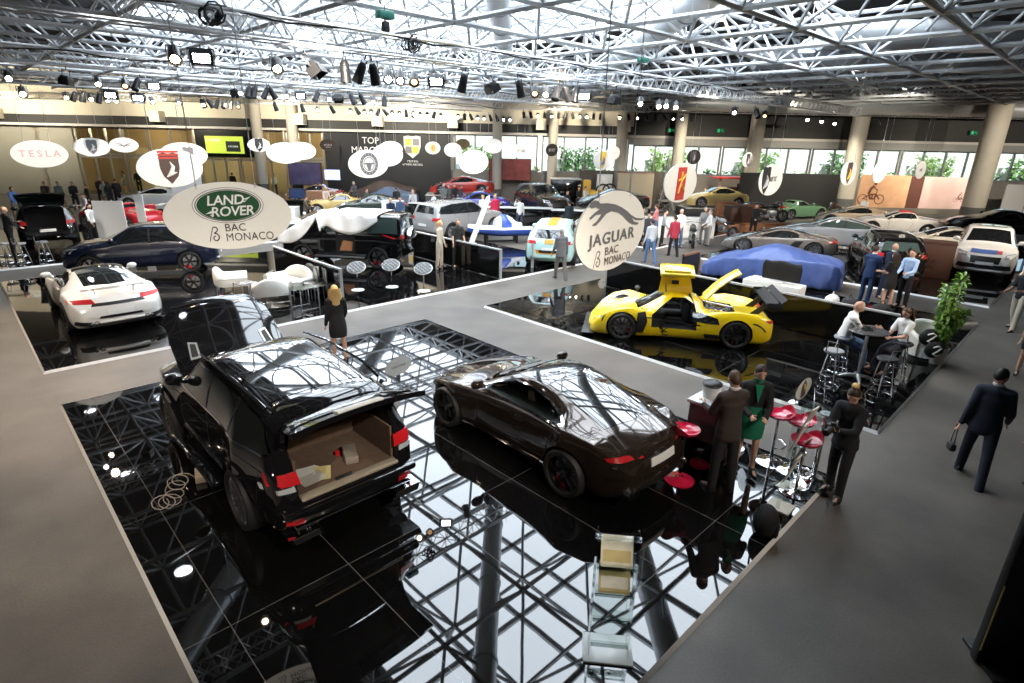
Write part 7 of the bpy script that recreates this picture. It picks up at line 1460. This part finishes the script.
# --- middle and right far stands
def fz(px, py, vmax=40.3):
    p = gp(px, py, 0)
    if p.dot(HV) > vmax: d = ray(px, py); p = d * (vmax / d.dot(HV))
    return V3((p.x, p.y, podz(p)))
def motorbike(label, px, py, rz, col):
    t = thing('motorcycle', label, 'motorcycle', fz(px, py, 34.0 if 480 < px < 540 else 38.2) if 'crates' not in label else PLAT + HU * .85 + V3((0, 0, .59)), rz if 'crates' not in label else HRZ + .2)
    for x in (.72, -.70):
        mb = MB(); mb.lathe([(.24, -.05), (.33, -.05), (.34, 0), (.33, .05), (.24, .05), (.24, -.05)], 24, 'Y', (x, 0, .34)); w = mb.build('wheel', RUBBER, t); mb = MB(); mb.lathe([(.04, .03), (.235, .03), (.24, -.03), (.04, -.03)], 20, 'Y', (x, 0, .34)); mb.build('rim', RIMS, w)
    mb = MB(); mb.ell((.15, 0, .86), (.30, .15, .14), 14, 8); mb.build('tank', paint(col), t); mb = MB(); mb.ell((-.42, 0, .80), (.34, .13, .07), 12, 6); mb.build('seat', LEATHERB, t); mb = MB(); mb.box((.05, 0, .48), (.44, .30, .34), .06); mb.build('engine', ALU, t)
    mb = MB(); [mb.tube((.72, s * .08, .34), (.48, s * .08, .98), .022) for s in (1, -1)]; mb.tube((-.7, .07, .34), (.0, .07, .42), .025); mb.tube((-.7, -.07, .34), (.0, -.07, .42), .025); mb.path([(.40, .36, 1.02), (.46, .2, 1.06), (.46, -.2, 1.06), (.40, -.36, 1.02)], .016, 6); mb.tube((.48, 0, .95), (-.2, 0, .7), .03); mb.build('bike_frame', CHROME, t)
    mb = MB(); mb.ell((.58, 0, .92), (.09, .1, .1), 12, 8); mb.build('headlamp', CLEARL, t); mb = MB(); mb.tube((.1, -.18, .3), (-.7, -.2, .36), .04); mb.build('exhaust', CHROME, t)
PLAT = fz(752, 233)
for lab, x, y, r, c_ in [('chrome cruiser motorcycle at the end of the white stand', 722, 238, 1.2, (.4, .4, .4)), ('motorcycle among the visitors on the white stand', 691, 246, .6, (.1, .1, .1)), ('black motorcycle beside the wooden crates', 752, 231, .9, (.02, .02, .02)), ('red motorcycle by the beige column in the far stands', 488, 184, .3, (.5, .02, .02)), ('dark motorcycle next to the red one in the far stands', 498, 186, .5, (.03, .03, .03)), ('dark motorcycle in front of the red picture wall', 511, 183, .2, (.05, .03, .03)),
    ('motorcycle in front of the shelves under the windows', 618, 189, .3, (.03, .04, .03)), ('dark motorcycle under the cyclist poster by the column', 836, 212, 1.0, (.06, .02, .02))]: motorbike(lab, x, y, r, c_)
WOOD = mat('brown_wood', (.30, .12, .05), .5, var=.3, vscale=3); WOODD = mat('dark_leather', (.06, .025, .015), .5, var=.2)
def block(name, label, cat, px, py, d, m, rz=0, trim=None, z=0):
    t = thing(name, label, cat, fz(px, py) if name != 'leather_box' else PLAT - HU * .95 + V3((0, 0, .59)), rz); mb = MB(); mb.box((0, 0, d[2] / 2), d, .02); mb.build('body', m, t); mb = MB(); mb.box((0, 0, d[2] + .015), (d[0] + .04, d[1] + .04, .03), .006); mb.build('top', trim or m, t); return t
block('wooden_platform', 'long reddish wooden table beside the chrome motorcycle', 'table', 752, 233, (3.6, 1.2, .55), WOOD, HRZ + .2); block('wooden_crate', 'brown wooden crate behind the leather box', 'crate', 724, 226, (1.2, .6, 1.3), WOOD, HRZ); block('wooden_crate', 'brown wooden crate next to the dark car stand', 'crate', 746, 226, (1.2, .6, 1.2), WOOD, HRZ); block('leather_box', 'dark brown leather box on the wooden table', 'box', 737, 226, (1.2, .8, .8), WOODD, HRZ + .2)
block('white_counter', 'long white counter across the motorcycle stand', 'counter', 678, 238, (3.4, .7, .95), WHITE, HRZ + .06); block('white_counter', 'white topped black counter in the middle of the hall', 'counter', 514, 226, (4.2, .8, 1.0), PARTB, HRZ, WHITE); block('white_counter', 'white topped black counter right of the dark SUV', 'counter', 583, 228, (3.6, .8, .9), PARTB, HRZ, WHITE)
block('beige_booth', 'beige booth cabin under the windows behind the cat sign', 'booth', 632, 197, (2.4, 1.6, 2.6), mat('booth_beige', (.5, .42, .3), .6, var=.1), HRZ, WOOD); block('white_cabinet', 'white cabinet with a dark screen near the yellow machine', 'cabinet', 604, 186, (1.0, .5, 2.4), WHITE, HRZ)
block('pedestal', 'dark brown square pedestal between the visitors and the white SUV', 'pedestal', 931, 277, (1.0, 1.0, 1.25), WOODD, .2)
t = thing('flower_pot', 'dark leafy plant in a pot behind the man in light blue', 'plant', hall(13.2, 18.7)); mb = MB(); mb.lathe([(0, 0), (.2, 0), (.26, .5), (0, .5)], 16); mb.build('pot', WOODD, t); mb = MB()
for i in range(170): d = V3((rn.uniform(-1, 1), rn.uniform(-1, 1), rn.uniform(-.2, 1))).normalized(); b = V3((0, 0, .9)) + d * rn.uniform(.2, .55); e = d.cross(V3((.3, .2, 1))).normalized() * .05; mb.add([b - d * .1, b + e, b + d * .12, b - e], [(0, 1, 2, 3)])
mb.tube((0, 0, .48), (0, 0, 1.0), .03); mb.build('foliage', mat('dark_leaf', (.10, .07, .03), .6, var=.4), t, 0, False)
# iron tower model, red stall, yellow machine
t = thing('tower_model', 'grey lattice tower model beside a round column', 'model', fz(664, 203, 40.0), HRZ); mb = MB(); hs = [(0, .62), (.8, .40), (1.6, .22), (2.6, .10), (3.6, .03)]
for (z0, r0), (z1, r1) in zip(hs, hs[1:]):
    C4 = [(1, 1), (-1, 1), (-1, -1), (1, -1)]
    for k in range(4):
        a, b = C4[k], C4[(k + 1) % 4]; mb.tube((a[0] * r0, a[1] * r0, z0), (a[0] * r1, a[1] * r1, z1), .045, 6); mb.tube((a[0] * r0, a[1] * r0, z0), (b[0] * r1, b[1] * r1, z1), .02, 5); mb.tube((b[0] * r0, b[1] * r0, z0), (a[0] * r1, a[1] * r1, z1), .02, 5); mb.tube((a[0] * r1, a[1] * r1, z1), (b[0] * r1, b[1] * r1, z1), .03, 5)
mb.build('lattice', plain((.22, .22, .22), .5), t); mb = MB(); mb.box((0, 0, .82), (.95, .95, .08)); mb.box((0, 0, 1.62), (.55, .55, .07)); mb.build('platforms', plain((.22, .22, .22), .5), t, 0)
RED = plain((.50, .03, .02), .45); t = thing('red_stall', 'red topped stall beside the yellow classic coupe', 'stall', fz(733, 203, 41.2), HRZ); mb = MB(); mb.box((0, 0, .6), (2.6, .9, 1.2), .02); mb.build('counter', RED, t); mb = MB(); mb.box((0, 0, 2.35), (3.4, 1.6, .12), .04); mb.build('canopy', RED, t)
for i in (-1.1, 1.1): mb = MB(); mb.tube((i, 0, 1.2), (i, 0, 2.3), .08, 10); mb.build('post', plain((.6, .45, .3)), t)
mb = MB(); mb.box((.5, -.3, 1.6), (1.0, .12, .75), .02); mb.build('screen', BLACKP, t)
YM = plain((.62, .36, .03), .5); t = thing('yellow_machine', 'yellow vintage machine with dark hoop wheels under the windows', 'machine', fz(597, 200, 39.6), HRZ); mb = MB(); mb.box((0, 0, .9), (1.0, .8, 1.1), .05); mb.box((-.75, 0, 1.3), (.5, .5, 1.6), .05); mb.build('body', YM, t)
for x in (.3, .8): mb = MB(); mb.path([(x + .1 * sin(i * pi / 10), -.35, 1.3 + .55 * cos(i * pi / 10)) if 0 else (x + .45 * cos(i * pi / 10), -.35 + .4 * (x > .5), 1.4 + .45 * sin(i * pi / 10)) for i in range(20)], .05, 6, True); mb.build('hoop', RUBBER, t)
mb = MB(); mb.box((0, -.42, .9), (.4, .03, .4)); mb.build('vent', BLACKP, t, 0)
t = thing('black_trailer', 'black box trailer beside the yellow machine', 'trailer', fz(564, 204, 40.5), HRZ); mb = MB(); mb.box((0, 0, 1.1), (2.0, 1.6, 1.9), .04); mb.build('box', PARTB, t); mb = MB(); mb.box((0, 0, 2.08), (2.1, 1.7, .06), .01); mb.build('roof', PARTG, t)
for s in (.8, -.8): mb = MB(); mb.lathe([(0, -.12), (.3, -.12), (.3, .12), (0, .12)], 18, 'Y', (s, -.7, .3)); mb.build('wheel', RUBBER, t)
for lab, u, v, z, w, h, m in [('lit blue-white screen on a stand before the black far wall', -12.6, 40.8, 2.0, 1.15, .75, SCRBL), ('red and blue picture wall left of the black far wall', -14.6, 41.2, 2.0, 2.3, 1.5, mat('picture_blue', (.10, .08, .16), .5, var=.8, vscale=1.4)), ('red floral picture wall by the beige column', -.4, 42.4, 2.5, 3.0, 1.5, mat('picture_red', (.30, .07, .06), .5, var=.8, vscale=2))]:
    t = thing('picture_screen', lab, 'screen', hall(u, v, 0), HRZ); mb = MB(); mb.box((0, 0, z), (w, .08, h)); mb.build('housing', SCRB, t, 0); mb = MB(); mb.box((0, -.045, z), (w - .08, .01, h - .08)); mb.build('picture', m, t, 0); mb = MB(); [mb.tube((s * w * .3, 0, 0), (s * w * .3, 0, z - h / 2 + .02), .04) for s in (1, -1)]; mb.box((0, 0, .02), (w * .8, .5, .04)); mb.build('stand', BLACKP, t)
t = thing('bike_kart', 'red and white open racing kart in front of the white race car', 'kart', hall(-20.3, 31.4), 2.6); mb = MB(); mb.box((0, 0, .35), (2.0, .7, .3), .1); mb.box((-.5, 0, .6), (.5, .6, .5), .1); mb.build('tub', plain((.6, .03, .06), .3), t)
for x in (.8, -.8):
    for s in (1, -1): mb = MB(); mb.lathe([(0, -.14), (.26, -.14), (.28, 0), (.26, .14), (0, .14)], 20, 'Y', (x, s * .6, .28)); mb.build('wheel', RUBBER, t)
mb = MB(); mb.box((-1.1, 0, .85), (.3, 1.2, .03)); mb.box((1.15, 0, .18), (.3, 1.3, .04)); mb.build('wing', WHITE, t)
# --- more of the far stands
block('long_counter', 'long grey topped counter before the black far wall', 'counter', 412, 222, (2.2, .6, 1.0), PARTB, HRZ, PARTG); block('white_table', 'white table between the sheet-covered off-roader and the yellow convertible', 'table', 284, 222, (1.6, .8, .75), WHITE, HRZ); block('dark_desk', 'dark desk carrying a screen by the vintage tourer', 'desk', 300, 218, (1.2, .6, 1.0), PARTB, HRZ)
block('white_box', 'white box stand right behind the white sheet', 'stand', 394, 228, (1.1, .45, 1.35), WHITE, HRZ); block('grey_counter', 'grey counter in front of the race car near the entrance', 'counter', 170, 212, (3.0, .6, 1.0), WHITE, HRZ)
p = fz(300, 218); t = thing('desk_screen', 'dark desk screen with pale picture by the vintage tourer', 'screen', (p.x, p.y, p.z + 1.03), HRZ); mb = MB(); mb.box((0, 0, .36), (.95, .05, .56), .01); mb.build('housing', SCRB, t); mb = MB(); mb.box((0, -.03, .36), (.87, .006, .48)); mb.build('picture', plain((.03, .05, .12), .2), t, 0); mb = MB(); mb.tube((0, 0, 0), (0, 0, .12), .03); mb.box((0, 0, .01), (.3, .2, .02)); mb.build('stand', BLACKP, t)
# --- dark totem at the near right edge
p = gp(975, 668, 0); d = HU * .62; t = thing('standing_panel', 'tall dark panel with thin gold edge at the near right corner', 'panel', (p.x + d.x, p.y + d.y, 0), HRZ - .15); mb = MB(); mb.box((0, 0, 1.06), (1.2, .10, 2.08), .02); mb.build('board', plain((.010, .010, .010), .35), t); mb = MB(); mb.box((-.592, -.052, .55), (.012, .006, .75)); mb.build('gold_strip', mat('gold_trim', (.7, .48, .15), .3, .6, var=.1), t, 0); mb = MB(); mb.box((0, 0, .02), (1.1, .5, .04), .01); mb.build('foot', BLACKP, t)
# ------------------------------------------------------------------ light and camera
w = bpy.data.worlds.new('daylight'); SC.world = w; w.use_nodes = True; bg = w.node_tree.nodes['Background']
sk = w.node_tree.nodes.new('ShaderNodeTexSky'); sk.sky_type = 'HOSEK_WILKIE'; sk.turbidity = 6; sk.sun_direction = (.3, .5, .8)
w.node_tree.links.new(sk.outputs[0], bg.inputs[0]); bg.inputs[1].default_value = 6.0
sd = bpy.data.lights.new('sun', 'SUN'); sd.energy = 9; sd.angle = .02; so = bpy.data.objects.new('sun', sd); COL.objects.link(so); so.rotation_euler = (V3((0, 0, 0)) - (-HV * .75 + V3((0, 0, 1)) + HU * .2)).to_track_quat('-Z', 'Y').to_euler()
SPOTS = [((-.5, 10.6, 5.9), (-1, 9.5, 0), 250), ((1.5, 10.6, 5.9), (.2, 12.5, 0), 380), ((5, 10.6, 5.9), (4, 9, 0), 500), ((-1, 20.4, 6), (-.3, 17, 0), 600), ((2, 20.4, 6), (2.5, 17, 0), 700), ((6, 20.4, 6), (5, 18, 0), 600), ((10, 20.4, 6), (10, 18, 0), 700), ((15, 20.4, 6), (15.5, 17, 0), 700), ((3, 28.5, 6), (3, 30, 0), 800), ((10, 28.5, 6), (10, 31, 0), 900), ((20, 28.5, 6), (20, 30, 0), 900), ((28, 28.5, 6), (29, 27, 0), 700), ((12, 10.6, 5.9), (12.5, 7, 0), 500), ((24, 10.6, 5.9), (25, 8, 0), 700), ((30, 10.6, 5.9), (31, 5, 0), 800),
 ((1.5, -2.5, 6.8), (2.75, 5.6, 1.0), 1300), ((-4, 2.5, 6.6), (1.6, 7.2, .7), 700), ((3.5, -3, 6.6), (5.2, 4.2, 1.0), 500), ((6, -3.5, 6.6), (7.4, 3.2, 1.3), 600), ((14, -3.5, 6.6), (14, 6, 1), 1500), ((22, -3, 6.8), (25, 8, .8), 4000), ((29, -3, 6.8), (29, 4, 1), 3500), ((17, -3.5, 6.8), (19, 7, 1), 2500), ((33, 2, 6.8), (36, 9, 1), 3000), ((-3, 9, 6.4), (2, 17, 1.5), 900), ((5, 9, 6.4), (8, 22, 1.5), 2500), ((11, 9, 6.4), (17, 20, 1.5), 2500), ((18, 9, 6.4), (27, 18, 1.5), 3000)]  # this row: fill spots added from unseen positions, no fixtures built
for i, (p, t, e) in enumerate(SPOTS):
    ld = bpy.data.lights.new('truss_and_fill_spot', 'SPOT'); ld.energy = e * SPOT_K * 1.4; ld.spot_size = R(75 if p[1] > 9.5 else 40); ld.spot_blend = .7; ld.color = (1, .80, .60) if p[1] > 9.5 else (1, .88, .74); ld.shadow_soft_size = .1
    o = bpy.data.objects.new('truss_and_fill_spot', ld); COL.objects.link(o); o.location = p; o.rotation_euler = (V3(t) - V3(p)).to_track_quat('-Z', 'Y').to_euler()
for i, (p, n, w_) in enumerate(SIGNS):      # unseen narrow spot added to brighten each hanging sign
    ld = bpy.data.lights.new('sign_fill_spot', 'SPOT'); ld.energy = (1000 if i > 1 else 620) if w_ else 500; ld.spot_size = R(24); ld.spot_blend = .6; ld.color = (1, .93, .84); ld.shadow_soft_size = .06
    q = p + n * 4.2 + V3((0, 0, 2.6)); q.z = min(q.z, 6.6); o = bpy.data.objects.new('sign_fill_spot', ld); COL.objects.link(o); o.location = q; o.rotation_euler = (p - q).to_track_quat('-Z', 'Y').to_euler()
for i, (u, z, tu, tv, tz, e) in enumerate([(-42, 6.2, -40, 43, 6.5, 1200), (-33, 6.2, -33, 43, 6.5, 1200), (-24, 6.2, -24, 43, 6.5, 1200), (-15, 6.2, -15, 43, 6.5, 1200), (-6, 6.2, -6, 43, 6.5, 1200), (3, 6.2, 3, 43, 6.5, 1000), (-36, 6.2, -35, 43, 2.5, 500), (-9, 6.2, -9, 43, 3.5, 900), (26, 6.0, 26, 39.6, 1.8, 1000), (30, 6.0, 29, 39.6, 1.8, 1000), (21, 6, 20, 40, 2, 900), (12, 6, 12, 41, 2, 900)]):
    ld = bpy.data.lights.new('wall_fill_spot', 'SPOT'); ld.energy = e * SPOT_K * 1.4; ld.spot_size = R(110); ld.spot_blend = .9; ld.color = (1, .90, .70); ld.shadow_soft_size = .15  # unseen spots added to brighten the far wall and posters
    p = hall(u, 37.5, z); o = bpy.data.objects.new('wall_fill_spot', ld); COL.objects.link(o); o.location = p; o.rotation_euler = (hall(tu, tv, tz) - p).to_track_quat('-Z', 'Y').to_euler()
for i, (u, tu, tv) in enumerate([(27, 30, 36), (18, 21.5, 40), (12, 16, 41), (36, 34, 37)]):
    ld = bpy.data.lights.new('column_fill_spot', 'SPOT'); ld.energy = 2600; ld.spot_size = R(60); ld.spot_blend = .8; ld.color = (1, .9, .74); o = bpy.data.objects.new('column_fill_spot', ld); COL.objects.link(o); p = hall(u, 27, 6.3); o.location = p; o.rotation_euler = (hall(tu, tv, 3.6) - p).to_track_quat('-Z', 'Y').to_euler()  # added fill without a fixture, lifts the dark right-hand columns
for u in (-28, -21, -15):
    ld = bpy.data.lights.new('foyer_light', 'POINT'); ld.energy = 160; ld.color = (1, .75, .45); ld.shadow_soft_size = .3; o = bpy.data.objects.new('foyer_light', ld); COL.objects.link(o); o.location = hall(u, FV + 2.5, 4.6)
cd = bpy.data.cameras.new('camera'); co = bpy.data.objects.new('camera', cd); COL.objects.link(co); SC.camera = co
cd.sensor_width = 36; cd.lens = CF / 1024 * 36; cd.clip_end = 300
co.matrix_world = M4(((_r.x, _u.x, -_f.x, 0), (_r.y, _u.y, -_f.y, 0), (_r.z, _u.z, -_f.z, CH), (0, 0, 0, 1)))
vs = SC.view_settings; vs.view_transform = 'Standard'; vs.look = 'None'; vs.exposure = EXPO; vs.gamma = 1; vs.use_curve_mapping = False
cy = SC.cycles; cy.max_bounces = 8; cy.diffuse_bounces = 3; cy.glossy_bounces = 5; cy.transmission_bounces = 6; cy.transparent_max_bounces = 6; cy.caustics_reflective = False; cy.caustics_refractive = False; cy.sample_clamp_indirect = 6; cy.sample_clamp_direct = 0; cy.use_denoising = True
